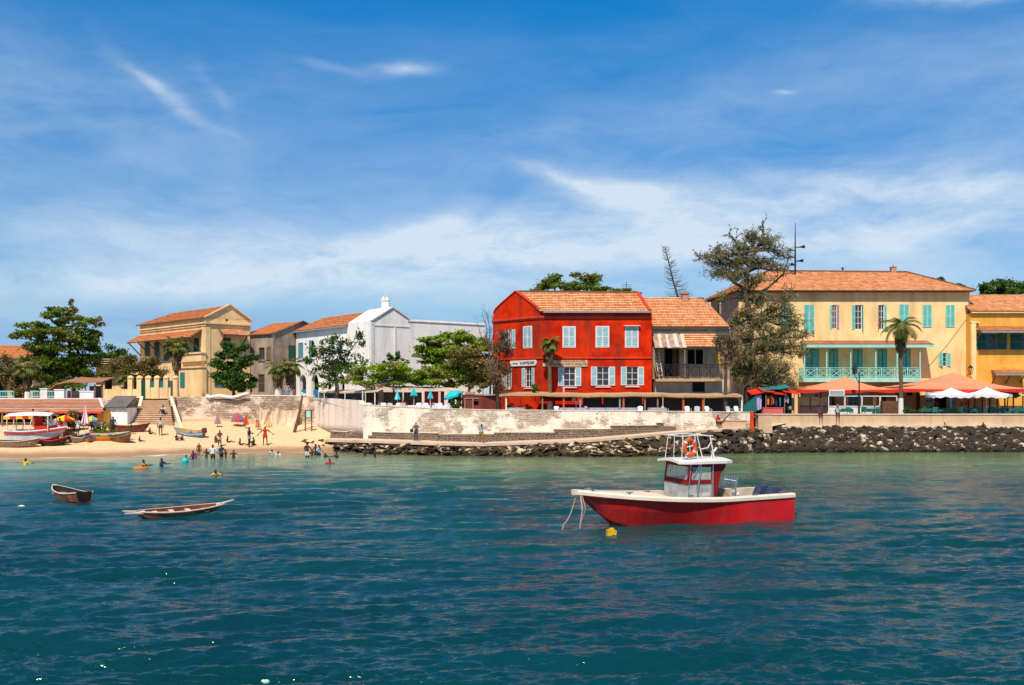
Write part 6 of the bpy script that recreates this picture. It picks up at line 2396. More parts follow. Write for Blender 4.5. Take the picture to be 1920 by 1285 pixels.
def parasol(label, px, d, zb, top_py, kind, r_px=20, eave_py=None, mats=('turquoise',), group=None, tilt=0, polem='white_paint', foot=True):
 """kind closed / open. Canopy panels alternate through mats"""
 s = d / F
 zt = PZ(top_py, d)
 x = PX(px, d)
 t = thing('parasol', label, 'parasol', (x, d, zb), group)
 mb = MB()
 mb.tube([(x, d, zb), (x + tilt * .3, d, zt + .05)], .025, 6)
 part('pole', mb, polem, t)
 if foot:
  mb = MB()
  mb.lathe((x, d, zb), [(.24, 0), (.24, .06), (.06, .12)], 10)
  part('foot', mb, 'concrete', t)
 mb = MB()
 R0 = r_px * s
 if kind == 'closed':
  H = (eave_py - top_py) * s
  n = 16
  prof = [(.03, 0), (.35, -.35), (.75, -.72), (1.0, -.93), (.86, -1.0)]
  rings = []
  for (rr, zz) in prof:
   ring = []
   for k in range(n):
    a = 2 * math.pi * k / n
    q = R0 * rr * (1.0 if k % 2 else .66)
    ring.append(Vector((x + tilt * .3 + q * math.cos(a), d + q * math.sin(a), zt + zz * H)))
   rings.append(ring)
  for a, b in zip(rings[:-1], rings[1:]):
   for k in range(n):
    j = (k + 1) % n
    mb.face([b[k], b[j], a[j], a[k]], (k // 2) % len(mats))
  mb.face(rings[0])
 else:
  H = (eave_py - top_py) * s
  n = 8
  ax = Vector((tilt, -.15 if tilt else 0, 1)).normalized()
  M = ax.to_track_quat('Z', 'Y').to_matrix()
  top = Vector((x + tilt * .3, d, zt))
  seg = 4
  rings = [[top + M @ Vector((0, 0, 0))] * n]
  for i in range(1, seg + 1):
   f_ = i / seg
   rings.append([top + M @ Vector((R0 * f_ * math.cos(2 * math.pi * (k + .5) / n), R0 * f_ * math.sin(2 * math.pi * (k + .5) / n), -H * (f_ ** 1.35))) for k in range(n)])
  for a, b in zip(rings[:-1], rings[1:]):
   for k in range(n):
    j = (k + 1) % n
    if a is rings[0]:
     mb.face([b[k], b[j], a[0]], k % len(mats))
    else:
     mb.face([b[k], b[j], a[j], a[k]], k % len(mats))
  # valance
  for k in range(n):
   j = (k + 1) % n
   dn = M @ Vector((0, 0, -.16))
   b = rings[-1]
   m_ = (b[k] + b[j]) / 2
   mb.face([b[k] + dn, m_ + dn * 1.3, b[j] + dn, b[j], b[k]], k % len(mats))
 part('canopy', mb, list(mats), t)
 return t
def cafe_terrace():
 # left cafe canopy
 zc = 3.5
 t = thing('cafe_canopy', 'low tan cloth canopy on white posts over the cafe left of the maroon kiosk', 'canopy', (PX(760, 94), 94, zc))
 mb = MB()
 pts = [(600, 734), (640, 735), (700, 733), (720, 727), (760, 728), (800, 729), (840, 731), (872, 733)]
 for a, b in zip(pts[:-1], pts[1:]):
  A = P(a[0], a[1], interp(a[0], [600, 640, 690], [105, 99.5, 94]))
  B = P(b[0], b[1], interp(b[0], [600, 640, 690], [105, 99.5, 94]))
  n_ = 3
  for k in range(n_):
   q0, q1 = A.lerp(B, k / n_), A.lerp(B, (k + 1) / n_)
   sag = -.06 * math.sin(math.pi * (k + .5) / n_)
   mb.face([q0 + Vector((0, 0, -.16)), q1 + Vector((0, 0, -.16)), q1, q0])
   mb.face([q0, q1, q1 + Vector((0, 2.6, .25 + sag)), q0 + Vector((0, 2.6, .25 + sag))])
 part('cloth', mb, 'canvas', t)
 for px in (608, 647, 680, 703, 756, 792, 825):
  mb = MB()
  dd = interp(px, [600, 640, 690], [105.1, 99.7, 94.1])
  mb.bar((PX(px, dd), dd, 3.4), (PX(px, dd), dd, PZ(733, dd)), .09)
  part('post', mb, 'white_paint', t)
 t = thing('wind_screen', 'long dark mesh screen under the left end of the cafe canopy', 'screen', (PX(640, 96), 96, 3.6))
 for (a, b) in ((598, 646), (648, 684)):
  mb = MB()
  da, db = (105.5, 100) if a < 600 else (99.8, 95.6)
  wall_run(mb, [(PX(a, da), da, 3.4, PZ(735.5, da)), (PX(b, db) - .04, db, 3.4, PZ(735.5, db))], .08)
  part('panel', mb, 'screen', t)
 t = thing('stacked_stone_wall', 'rough stone garden wall behind the white cafe chairs', 'wall', (PX(720, 97), 97, 3.4))
 mb = MB()
 wall_run(mb, [(PX(686, 97), 97, 3.2, PZ(735, 97)), (PX(792, 97), 97, 3.2, PZ(736, 97))], .35)
 part('masonry', mb, 'step_stone', t)
 t = thing('orange_screen', 'orange painted partition beside the closed teal parasol', 'screen', (PX(812, 96.5), 96.5, 3.4))
 mb = MB()
 for (a, b) in ((796, 806), (807, 822), (823.5, 833)):
  mb.box(PX(a, 96.5), PX(b, 96.5), 96.4, 96.5, 3.4, PZ(734, 96.5))
 part('panel', mb, 'tent_red', t)
 # long cafe roof in front of the red house
 t = thing('cafe_shade_roof', 'very long thin tan reed awning running in front of the red and shabby houses', 'awning', (PX(1160, 93), 93, 3.1))
 mb = MB()
 xs = np.linspace(936, 1392, 39)
 for a, b in zip(xs[:-1], xs[1:]):
  ya = 739.5 + 2.0 * (a - 936) / 450 + .8 * math.sin(a * .03) + .5 * math.sin(a * .11)
  yb = 739.5 + 2.0 * (b - 936) / 450 + .8 * math.sin(b * .03) + .5 * math.sin(b * .11)
  A, B = P(a, ya, 92.2), P(b, yb, 92.2)
  for (p, q) in (((0, 0, -.19), (0, 0, 0)),):
   mb.face([A + Vector(p), B + Vector(p), B, A])
  mb.face([A, B, B + Vector((0, 3.0, .22)), A + Vector((0, 3.0, .22))])
  mb.face([A + Vector((0, 0, -.26)), A + Vector((0, 3, -.02)), B + Vector((0, 3, -.02)), B + Vector((0, 0, -.26))])
 part('reed_roof', mb, 'thatch', t)
 for px, m in ((949, 'white_paint'), (1017, 'old_wood'), (1057, 'orange_post'), (1088, 'gutter'), (1162, 'gutter'), (1169, 'orange_post'), (1209, 'old_wood'), (1233, 'old_wood'), (1281, 'orange_post'), (1318, 'orange_post'), (1391, 'white_paint')):
  mb = MB()
  w = .13 if m != 'orange_post' else .17
  mb.bar((PX(px, 92.4), 92.4, 3.1), (PX(px, 92.4), 92.4, PZ(743, 92.4)), w)
  part('post', mb, m, t)
 t = thing('cafe_wind_screen', 'row of charcoal mesh panels closing the cafe under the long reed awning', 'screen', (PX(1240, 94.5), 94.5, 3.1))
 xs = [1092, 1130, 1168, 1205, 1243, 1281, 1320, 1357, 1388]
 for a, b in zip(xs[:-1], xs[1:]):
  mb = MB()
  mb.box(PX(a, 94.4) + .05, PX(b, 94.4) - .05, 94.4, 94.46, 3.1, PZ(744, 94.4))
  part('panel', mb, 'screen', t)
 t = thing('red_awning', 'short red awning with a white mark under the long reed awning', 'awning', (PX(1048, 94), 94, 3.6))
 mb = MB()
 A, B = P(1013, 741, 94.6), P(1082, 741, 94.6)
 C_, D_ = P(1082, 751.5, 93.4), P(1013, 752, 93.4)
 mb.extrude([D_, C_, B, A], (0, .03, -.03))
 cl = part('cloth', mb, 'tent_red', t)
 mb = MB()
 for k in range(4):
  q = P(1073 + 2 * k, 749.8, 93.45)
  mb.box(q.x - .03, q.x + .03, 93.36, 93.38, q.z - .12, q.z + .16 + .08 * (k % 2))
 part('emblem', mb, 'white_paint', t)
 for px in (1016, 1080):
  mb = MB()
  mb.bar((PX(px, 93.5), 93.5, 3.1), (PX(px, 93.5), 93.5, PZ(751, 93.5)), .06)
  part('post', mb, 'steel', t)
 # maroon kiosk
 d = 93.0
 t = thing('kiosk', 'weathered maroon kiosk with a small dark hatch left of the red house', 'kiosk', (PX(895, d), d, 3.5))
 f = Fac((PX(866, d), d), (PX(905, d), d), 3.3, PZ(740, d))
 f2 = Fac((PX(905, d), d - .001), (PX(930, d), d + .3), 3.3, PZ(742, d))
 mb = MB()
 f.wall(mb, [f.rect(888, 752, 897, 760)], depth=.3)
 close_box(mb, [(f.a.x, d), (f.b.x, d), (f.b.x, d + 2.2), (f.a.x, d + 2.2)], 3.3, PZ(740, d), skip=(0,))
 f2.wall(mb, [])
 part('wall', mb, 'maroon', t)
 mb = MB()
 mb.box(PX(872, d), PX(890, d), d - .05, d + 1.5, PZ(740, d), PZ(735, d))
 mb.box(PX(890, d), PX(932, d), d - .08, d + 2.3, PZ(741.5, d), PZ(739.5, d))
 part('roof', mb, 'pink_wall', t)
 mb = MB()
 f.obox(mb, .25, .33, PZ(768, d), PZ(748, d), .002, .07)
 f.obox(mb, .25, 1.6, PZ(748, d), PZ(746.5, d), .002, .07)
 f.obox(mb, 1.0, 1.08, PZ(768, d), PZ(748, d), .002, .07)
 part('panel_frame', mb, 'pink_wall', t)
 mb = MB()
 r = f.rect(888, 752, 897, 760)
 mb.face([f.pt(r[0], r[2], -.28), f.pt(r[1], r[2], -.28), f.pt(r[1], r[3], -.28), f.pt(r[0], r[3], -.28)])
 part('hatch', mb, 'dark', t)
 # parasols of the cafe
 parasol('small closed teal parasol leftmost on the cafe terrace', 745, 92.6, 3.5, 729, 'closed', 6, 750, ('turquoise', 'turquoise', 'white_cloth'))
 parasol('closed teal parasol in the middle of the white cafe tables', 776, 92.8, 3.5, 725, 'closed', 7.5, 743)
 parasol('closed narrow teal parasol in front of the orange partition', 807, 92.6, 3.5, 729, 'closed', 6, 748)
 parasol('open tilted turquoise parasol left of the maroon kiosk', 849, 93.0, 3.5, 732, 'open', 19, 741, ('turquoise',), tilt=-.35)
 # white chairs and laid tables
 ch = chair_proto('white_plastic', 'white plastic chair at the cafe behind the sea wall', 'white cafe chairs behind the sea wall')
 spots = []
 for k, (px, dd, rz) in enumerate([(692, 92.9, .3), (700, 93.3, 2.2), (716, 92.8, -.4), (727, 93.2, 1.2), (733, 92.6, 2.9), (748, 93.4, .2), (754, 92.5, 3.3), (765, 93.2, 1.6),
         (783, 92.5, -.3), (790, 93.1, 2.6), (800, 92.6, .4), (815, 93.3, 3.0), (823, 92.5, -.2), (832, 93.0, 1.4), (841, 92.5, 2.8), (848, 92.9, .6)]):
  spots.append((PX(px, dd), dd, 3.55, rz))
 labs = ['white plastic chair leftmost on the cafe terrace, beside the acacia trunk', 'white plastic chair just left of the acacia trunk', 'white plastic chair just right of the acacia trunk',
   'white plastic chair between the acacia trunk and the small teal parasol', 'white plastic chair turned away left of the small closed teal parasol', 'white plastic chair behind the pole of the small teal parasol',
   'white plastic chair nearest the wall right of the small teal parasol', 'white plastic chair left of the middle closed teal parasol', 'white plastic chair right of the middle closed teal parasol',
   'white plastic chair between the middle and the narrow teal parasols', 'white plastic chair left of the narrow closed teal parasol', 'white plastic chair right of the narrow closed teal parasol',
   'white plastic chair in front of the orange partition', 'white plastic chair left of the open turquoise parasol', 'white plastic chair nearest the wall under the open turquoise parasol', 'white plastic chair beside the flowering shrub at the kiosk']
 place_copies(ch, spots, labs)
 tb = table_proto('x', 'white_cloth', 'cloth-covered cafe tables behind the sea wall')
 place_copies(tb, [(PX(px, dd), dd, 3.5, .1 * k) for k, (px, dd) in enumerate([(708, 92.9), (741, 92.9), (772, 92.8), (796, 92.9), (820, 92.8), (838, 92.7)])],
    ['white-clothed cafe table at the acacia trunk', 'white-clothed cafe table under the small closed teal parasol', 'white-clothed cafe table at the middle teal parasol',
    'white-clothed cafe table between the two right-hand closed parasols', 'white-clothed cafe table in front of the orange partition', 'white-clothed cafe table under the open turquoise parasol'])
 tb = table_proto('x', cloth_mat((.42, .38, .46)), 'lilac-white tables along the red house terrace', 1.6, .8)
 sp = [(968, 92.0), (1064, 92.0), (1086, 92.1), (1120, 92.1), (1145, 92.2), (1178, 92.1), (1232, 92.2)]
 place_copies(tb, [(PX(px, dd), dd, 3.28, 0) for px, dd in sp],
    ['long clothed table left of the palm before the red house', 'long clothed table right of the orange post at the red awning', 'long clothed table under the right end of the red awning',
    'long clothed table at the first charcoal screen', 'long clothed table at the second charcoal screen', 'long clothed table right of the orange post among the screens', 'long clothed table near the corner of the shabby house'])
 ch = chair_proto('white_plastic', 'x', 'white chairs along the red house terrace')
 sp = [(1045, 92.0, .3), (1103, 92.3, 2), (1200, 92.0, -.2), (1248, 92.1, 1), (1290, 92.0, .2), (1307, 92.2, 3), (1328, 92.0, .4), (1368, 92.1, 2.2), (1383, 92.3, .4)]
 place_copies(ch, [(PX(px, dd), dd, 3.25, rz) for px, dd, rz in sp],
    ['white chair between the palm and the red awning', 'white chair at the right end of the red awning', 'white chair below the right corner of the red house', 'white chair under the balcony of the shabby house',
    'white chair right of the orange post under the shabby house', 'white chair in the middle of the dark screens under the shabby house', 'white chair at the second orange post under the shabby house',
    'white chair beside the slender casuarina trunk', 'white chair at the right end of the long reed awning'])
cafe_terrace()
# ------------------------------------------------------------------ right terrace
def tent(label, apex, corners, dfront, depth_, zb, sag=.25):
 """wide pavilion canopy with a raised centre and a hanging red valance"""
 d = dfront + depth_ / 2
 top = P(apex[0], apex[1], d)
 (xl, yl), (xr, yr) = corners
 A, B = P(xl, yl, dfront), P(xr, yr, dfront)
 zback = lerp(A.z, B.z, .5) + .15
 C_, D_ = Vector((B.x, dfront + depth_, zback)), Vector((A.x, dfront + depth_, zback))
 t = thing('market_tent', label, 'tent', ((A.x + B.x) / 2, dfront + depth_ / 2, zb))
 mb = MB()
 n = 12
 ring = []
 for p, q in ((A, B), (B, C_), (C_, D_), (D_, A)):
  for k in range(n):
   w = p.lerp(q, k / n)
   w.z -= sag * math.sin(math.pi * k / n) * .35
   ring.append(w)
 m = 7
 rows = [ring]
 for j in range(1, m):
  f_ = j / m
  row = []
  for w in ring:
   p = w.lerp(top, f_)
   p.z -= math.sin(math.pi * f_) * sag * 1.3
   row.append(p)
  rows.append(row)
 N = len(ring)
 for a, b in zip(rows[:-1], rows[1:]):
  for k in range(N):
   j = (k + 1) % N
   mb.face([a[k], a[j], b[j], b[k]])
 for k in range(N):
  j = (k + 1) % N
  mb.face([rows[-1][k], rows[-1][j], top])
 part('canopy', mb, 'tent', t)
 mb = MB()
 for k in range(N):
  j = (k + 1) % N
  h0, h1 = .28 + .1 * math.sin(k * 1.3), .28 + .1 * math.sin(j * 1.3)
  mb.face([ring[k] - Vector((0, 0, h0)), ring[j] - Vector((0, 0, h1)), ring[j], ring[k]])
 part('valance', mb, 'tent_red', t)
 for w in (A + Vector((.4, .3, 0)), A.lerp(B, .5) + Vector((0, .3, 0)), B + Vector((-.4, .3, 0))):
  mb = MB()
  mb.bar((w.x, w.y, zb), (w.x, w.y, w.z - .05), .1)
  part('pole', mb, 'brown_wood', t)
 return t
def right_terrace():
 z = 3.1
 tent('left salmon tent with red valance below the teal balcony', (1585, 707), ((1491, 730), (1690, 730)), 99, 7, z)
 tent('larger right salmon tent behind the two white parasols', (1787, 699), ((1677, 728.5), (1935, 729)), 99.5, 8, z)
 def white_par(px, apex, w, label):
  d = 97.8
  s = d / F
  x = PX(px, d)
  t = thing('parasol', label, 'parasol', (x, d, z))
  mb = MB()
  top = P(px, apex, d)
  zb = PZ(740.5, d)
  R0 = w * s
  n = 16
  ring = []
  for k in range(n):
   a = 2 * math.pi * (k + .5) / n
   m = 1 / max(abs(math.cos(a)), abs(math.sin(a)))
   m = lerp(1, m, .55)
   ring.append(Vector((x + R0 * m * math.cos(a) * .95, d + R0 * m * math.sin(a) * .9, zb + .06 * math.sin(k * 2))))
  mid = [p.lerp(top, .5) - Vector((0, 0, .12)) for p in ring]
  for k in range(n):
   j = (k + 1) % n
   mb.face([ring[k], ring[j], mid[j], mid[k]])
   mb.face([mid[k], mid[j], top])
   q = (ring[k] + ring[j]) / 2
   mb.face([ring[k] - Vector((0, 0, .22)), q - Vector((0, 0, .34)), ring[j] - Vector((0, 0, .22)), ring[j], ring[k]])
  part('canopy', mb, 'white_cloth', t)
  mb = MB()
  mb.tube([(x, d, z), (x, d, top.z + .08)], .045, 8)
  part('pole', mb, 'white_paint', t)
  mb = MB()
  for k in range(0, n, 2):
   mb.tube([(x, d, zb - .1), ring[k].lerp(top, .35) - Vector((0, 0, .15))], .018, 4)
  part('ribs', mb, 'white_paint', t)
 white_par(1783, 727.5, 43, 'left of the two square white parasols in front of the salmon tent')
 white_par(1850, 726.5, 42, 'right of the two square white parasols in front of the salmon tent')
 # street lamps
 def lamp(px, d, top_py, label, arm=None):
  x = PX(px, d)
  t = thing('street_lamp', label, 'street lamp', (x, d, z))
  mb = MB()
  zt = PZ(top_py + 16, d)
  mb.lathe((x, d, z), [(.14, 0), (.14, .3), (.08, .4), (.06, zt - z - .1), (.09, zt - z)], 10)
  hx = x + (arm or 0)
  if arm:
   mb.tube([(x, d, zt - 1.0), (hx, d, zt)], .04, 6)
  part('post', mb, 'iron', t)
  mb = MB()
  s = .27
  zz = zt
  for (r0, z0_, r1, z1_) in ((.13, 0, s, .62),):
   for k in range(4):
    a0, a1 = math.pi / 4 + k * math.pi / 2, math.pi / 4 + (k + 1) * math.pi / 2
    p = [(hx + r * math.cos(a), d + r * math.sin(a), zz + h_) for r, h_, a in ((r0, z0_, a0), (r1, z1_, a0))]
    mb.bar(p[0], p[1], .035)
   mb.lathe((hx, d, zz + .62), [(s * 1.15, 0), (.16, .18), (.05, .3), (.02, .42)], 4)
   mb.lathe((hx, d, zz - .05), [(.05, 0), (.13, .05)], 6)
  part('lantern_frame', mb, 'iron', t)
  mb = MB()
  mb.lathe((hx, d, zz + .02), [(.11, 0), (s * .88, .58)], 4)
  part('lantern_glass', mb, 'glass', t)
  return t
 lamp(1611, 97.6, 686, 'black street lamp with lantern between the palm and the left salmon tent', arm=-.45)
 t = thing('wall_lamp', 'black lantern on a bracket at the corner of the yellow building', 'lamp', (PX(1820, 106), 106, PZ(700, 106)))
 mb = MB()
 x, d = PX(1820, 106), 106.0
 zz = PZ(702, d)
 mb.tube([(x, 106.95, zz - .1), (x, 106, zz + .05)], .04, 6)
 mb.lathe((x, d, zz + .65), [(.34, 0), (.18, .2), (.03, .35)], 4)
 for k in range(4):
  a = math.pi / 4 + k * math.pi / 2
  mb.bar((x + .14 * math.cos(a), d + .14 * math.sin(a), zz), (x + .3 * math.cos(a), d + .3 * math.sin(a), zz + .66), .04)
 part('frame', mb, 'iron', t)
 # bar counter, screens and menu board on the terrace
 t = thing('terrace_screen', 'white framed low glass screen on the terrace behind the seated men', 'screen', (PX(1600, 98.5), 98.5, z))
 for (a, b) in ((1553, 1584), (1584, 1616), (1616, 1650), (1650, 1682)):
  mb = MB()
  xa, xb = PX(a, 98.5) + .03, PX(b, 98.5) - .03
  za, zb = z, PZ(743, 98.5)
  for (p, q) in (((xa, za), (xa, zb)), ((xb, za), (xb, zb)), ((xa, zb), (xb, zb)), ((xa, PZ(762, 98.5)), (xb, PZ(762, 98.5)))):
   mb.bar((p[0], 98.5, p[1]), (q[0], 98.5, q[1]), .08)
  mb.box(xa, xb, 98.52, 98.56, za, PZ(762, 98.5))
  part('panel', mb, 'white_paint', t)
 mb = MB()
 mb.box(PX(1554, 98.4), PX(1583, 98.4), 98.3, 98.36, PZ(743, 98.4), PZ(731, 98.4))
 for k in range(4):
  y = 733.5 + k * 2.3
  mb.box(PX(1556, 98.4), PX(1581, 98.4), 98.27, 98.297, PZ(y + .6, 98.4), PZ(y, 98.4), 1)
 part('menu_board', mb, ['white_paint', 'roof_grey'], t)
 t = thing('bar_counter', 'brown wooden bar counter with ochre glazed panels under the left salmon tent', 'counter', (PX(1522, 101), 101, z))
 for (a, b) in ((1497, 1519), (1519, 1552)):
  mb = MB()
  xa, xb = PX(a, 101), PX(b, 101) - .04
  mb.box(xa, xb, 101, 101.1, z, PZ(762, 101), 0)
  mb.box(xa, xb, 101.02, 101.08, PZ(761.6, 101), PZ(744, 101), 1)
  mb.bar((xa, 100.95, z), (xa, 100.95, PZ(744, 101)), .07, None, 2)
  mb.bar((xa, 100.95, PZ(762, 101)), (xb, 100.95, PZ(762, 101)), .07, None, 2)
  part('panel', mb, ['pink_wall', 'plain_cream', 'brown_wood'], t)
 mb = MB()
 mb.bar((PX(1539, 99.5), 99.5, z), (PX(1539, 99.5), 99.5, PZ(731, 99.5)), .16)
 part('post', mb, 'brown_wood', t)
 t = thing('menu_stand', 'narrow brown menu board on a post behind the parapet', 'sign', (PX(1640, 97.6), 97.6, z))
 mb = MB()
 mb.box(PX(1637, 97.6), PX(1643, 97.6), 97.6, 97.66, PZ(760, 97.6), PZ(744, 97.6))
 part('board', mb, 'brown_wood', t)
 mb = MB()
 mb.bar((PX(1640, 97.65), 97.65, z), (PX(1640, 97.65), 97.65, PZ(744, 97.6)), .07)
 part('post', mb, 'iron', t)
 t = thing('wooden_crate', 'brown wooden box left of the palm foot on the terrace', 'crate', (PX(1668, 97.6), 97.6, z))
 mb = MB()
 xa, xb = PX(1655, 97.6), PX(1683, 97.6)
 for k in range(4):
  z0 = lerp(z, PZ(752, 97.6), k / 4)
  mb.box(xa, xb, 97.6, 98.2, z0 + .012, lerp(z, PZ(752, 97.6), (k + 1) / 4) - .012)
 mb.box(xa + .02, xb - .02, 97.62, 98.18, z, PZ(752, 97.6) - .02)
 part('planks', mb, 'brown_wood', t)
 # glazed veranda frames at the right
 t = thing('veranda', 'brown framed veranda with low pale wall under the ochre building', 'veranda', (PX(1860, 102), 102, z))
 for px in (1816, 1828, 1842, 1856, 1870, 1884, 1900, 1918):
  mb = MB()
  mb.bar((PX(px, 102), 102, z), (PX(px, 102), 102, PZ(735, 102)), .11)
  part('post', mb, 'brown_wood', t)
 mb = MB()
 mb.box(PX(1800, 102), PX(1990, 102), 102.05, 102.2, z, PZ(761, 102))
 part('low_wall', mb, 'plain_cream', t)
 mb = MB()
 mb.bar((PX(1860, 102), 101.9, PZ(741, 102)), (PX(1990, 102), 101.9, PZ(741, 102)), .09)
 part('rail', mb, 'white_paint', t)
 # green tables and chairs
 tb = table_proto('x', 'green_paint', 'dark green tables on the right terrace', 1.5, .8)
 sp = [1582, 1632, 1740, 1772, 1815, 1870, 1904]
 place_copies(tb, [(PX(px, 97.4), 97.4, 3.16, 0) for px in sp],
    ['dark green table right of the man in white shorts on the parapet', 'dark green table between the street lamp and the brown crate', 'dark green table right of the tall palm foot',
    'dark green table under the left white parasol', 'dark green table between the two white parasol poles', 'dark green table right of the right white parasol pole', 'dark green table near the right edge of the terrace'])
 ch = chair_proto('teal_dark', 'x', 'dark green chairs on the right terrace')
 sp = [(1594, .3), (1620, 2.8), (1650, .1), (1752, 3), (1763, .5), (1788, .2), (1800, 2.9), (1836, .2), (1858, 3), (1885, .3), (1916, 2.8)]
 place_copies(ch, [(PX(px, 97.0 + .5 * (k % 3)), 97.0 + .5 * (k % 3), 3.14, rz) for k, (px, rz) in enumerate(sp)],
    ['dark green chair left of the street lamp', 'dark green chair right of the street lamp', 'dark green chair left of the brown crate', 'dark green chair in front of the painted doorway', 'dark green chair just left of the left white parasol pole',
    'dark green chair just right of the left white parasol pole', 'dark green chair right of the painted doorway panels', 'dark green chair just left of the right white parasol pole', 'dark green chair just right of the right white parasol pole',
    'dark green chair under the right rim of the right white parasol', 'dark green chair nearest the right edge of the photo'])
 make_tree('hedge', 'low dark hedge in planters between the palm and the painted doorway', 'hedge', 1722, 98.6, 3.1, .05, (1722, 770),
   [(1708, 769, 12, 5, 0), (1728, 768, 14, 5, 0), (1748, 769, 10, 5, 0)], 'leaf_dark', dens=300, seed=71, lw=.12, ll=.18, flatten=0)
 make_tree('potted_tree', 'dark potted bush behind the right white parasol', 'plant', 1890, 101, 3.1, .08, (1890, 745), [(1892, 737, 14, 7, 0), (1905, 740, 10, 6, 0)], 'leaf_dark', dens=200, seed=72, lw=.15, ll=.25)
 # souvenir stall
 d = 97.2
 t = thing('market_stall', 'souvenir stall with ragged red awning and dark inside', 'market stall', (PX(1450, d), d, z))
 mb = MB()
 for k, (a, b, ya, yb, dz) in enumerate([(1409, 1432, 738, 736, 0), (1428, 1455, 733, 738, .1), (1450, 1476, 735, 739, -.05), (1470, 1502, 733, 741, .05)]):
  A, B = P(a, ya + 3, d - .6), P(b, yb + 1, d - .6)
  mb.obox(A + Vector((0, .02 * k, dz)), B - A, (0, 2.4, .5), (0, 0, .05))
 part('awning', mb, 'tent_red', t)
 mb = MB()
 A = P(1428, 732, d)
 mb.obox(A, (1.6, 0, .1), (0, 2, .4), (0, 0, .04))
 mb.obox(P(1459, 731, d), (1.2, 0, .2), (0, 2, .4), (0, 0, .04))
 part('top_cloth', mb, 'teal_dark', t)
 for px in (1417, 1436, 1471, 1489):
  mb = MB()
  mb.bar((PX(px, d - .3), d - .3, z), (PX(px, d - .3), d - .3, PZ(737, d)), .07)
  part('post', mb, 'old_wood', t)
 mb = MB()
 mb.box(PX(1422, d), PX(1495, d), d + 1.9, d + 2.0, z, PZ(736, d + 2))
 part('shaded_back_cloth', mb, 'dark', t)  # near-black sheet supplies the stall's dark, shaded inside
 mb = MB()
 mb.box(PX(1428, d), PX(1466, d), d - .5, d + .3, z, PZ(765, d))
 mb.box(PX(1427, d), PX(1467, d), d - .55, d + .35, PZ(765, d) + .002, PZ(764, d))
 part('counter', mb, cloth_mat((.6, .12, .12)), t)
 cols = [(.45, .42, .72), (.5, .48, .75), (.7, .34, .03), (.35, .06, .02), (.55, .2, .04), (.06, .04, .2), (.02, .3, .3), (.35, .32, .6), (.5, .5, .55), (.05, .05, .06)]
 names = ['long lilac cloth with pattern hanging at the left post of the stall', 'second pale lilac cloth hanging just inside the left post of the stall', 'orange-yellow garment hanging in the middle of the stall', 'dark red garment hanging in the middle of the stall',
   'rust orange garment hanging right of the red one in the stall', 'navy garment hanging in the right half of the stall', 'teal garment hanging in the right half of the stall', 'small violet shirt hanging near the right post of the stall',
   'grey cloth hanging beside the violet shirt in the stall', 'black garment hanging at the right end of the stall']
 for k, (px, y0, y1, w) in enumerate([(1420, 741, 769, 6), (1424, 741, 767, 6), (1440, 743, 759, 4), (1445, 742, 760, 3), (1449, 744, 758, 3), (1455, 742, 761, 4), (1461, 746, 761, 3), (1472, 742, 754, 4), (1477, 743, 756, 3), (1485, 746, 770, 5)]):
  mb = MB()
  x, dd = PX(px, d), d - .35 + .12 * (k % 3)
  n = 6
  W_ = w * d / F
  for j in range(n):
   a0, a1 = x - W_ / 2 + W_ * j / n, x - W_ / 2 + W_ * (j + 1) / n
   o0, o1 = .05 * math.sin(j * 2.2), .05 * math.sin((j + 1) * 2.2)
   mb.face([(a0, dd + o0, PZ(y1, d)), (a1, dd + o1, PZ(y1 + (j % 2), d)), (a1, dd + o1 * .5, PZ(y0, d)), (a0, dd + o0 * .5, PZ(y0, d))])
  solo('hanging_garment', mb, cloth_mat(cols[k]), names[k], 'garment', (x, dd, PZ(y1, d)), 'garments hanging on the souvenir stall')
 # teal tarpaulin between the screens and the stall
 t = thing('tarpaulin', 'dark teal tarpaulin stretched between the reed awning and the stall', 'tarpaulin', (PX(1403, 96), 96, z))
 mb = MB()
 mb.extrude([P(1395, 772, 95), P(1418, 772, 96), P(1418, 742, 96.4), P(1408, 750, 95.5), P(1395, 760, 95)], (0, .05, 0))
 part('cloth', mb, 'teal_dark', t)
 # antenna mast with loudspeakers
 d = 112
 x = PX(1491, d)
 t = thing('antenna_mast', 'tall thin mast with dark loudspeaker horns behind the huge casuarina', 'antenna', (x, d, 3.1))
 mb = MB()
 mb.tube([(x, d, 3.1), (x, d, PZ(480, d)), (x, d, PZ(418, d))], [.14, .1, .03], 8)
 part('pole', mb, 'iron', t)
 for (px, y, s_) in ((1484, 470, -1), (1500, 464, 1), (1485, 483, -1), (1497, 490, 1), (1488, 497, -1)):
  mb = MB()
  q = P(px, y, d)
  mb.tube([(x, d, q.z), (q.x, d - .2, q.z), (q.x + s_ * .35, d - .5, q.z)], [.05, .08, .2], 8)
  part('loudspeaker', mb, 'iron', t)
 d = 104
 x = PX(1165, d)
 t = thing('tv_aerial', 'small cross-barred aerial on the ridge of the red house', 'antenna', (x, 99.5, 15.0))
 mb = MB()
 mb.tube([(x, 99.5, 14.9), (x, 99.5, PZ(529, 99.5))], .03, 5)
 for y in (534, 537):
  mb.bar((x - .4, 99.5, PZ(y, 99.5)), (x + .5, 99.5, PZ(y, 99.5)), .03)
 part('mast', mb, 'iron', t)
right_terrace()
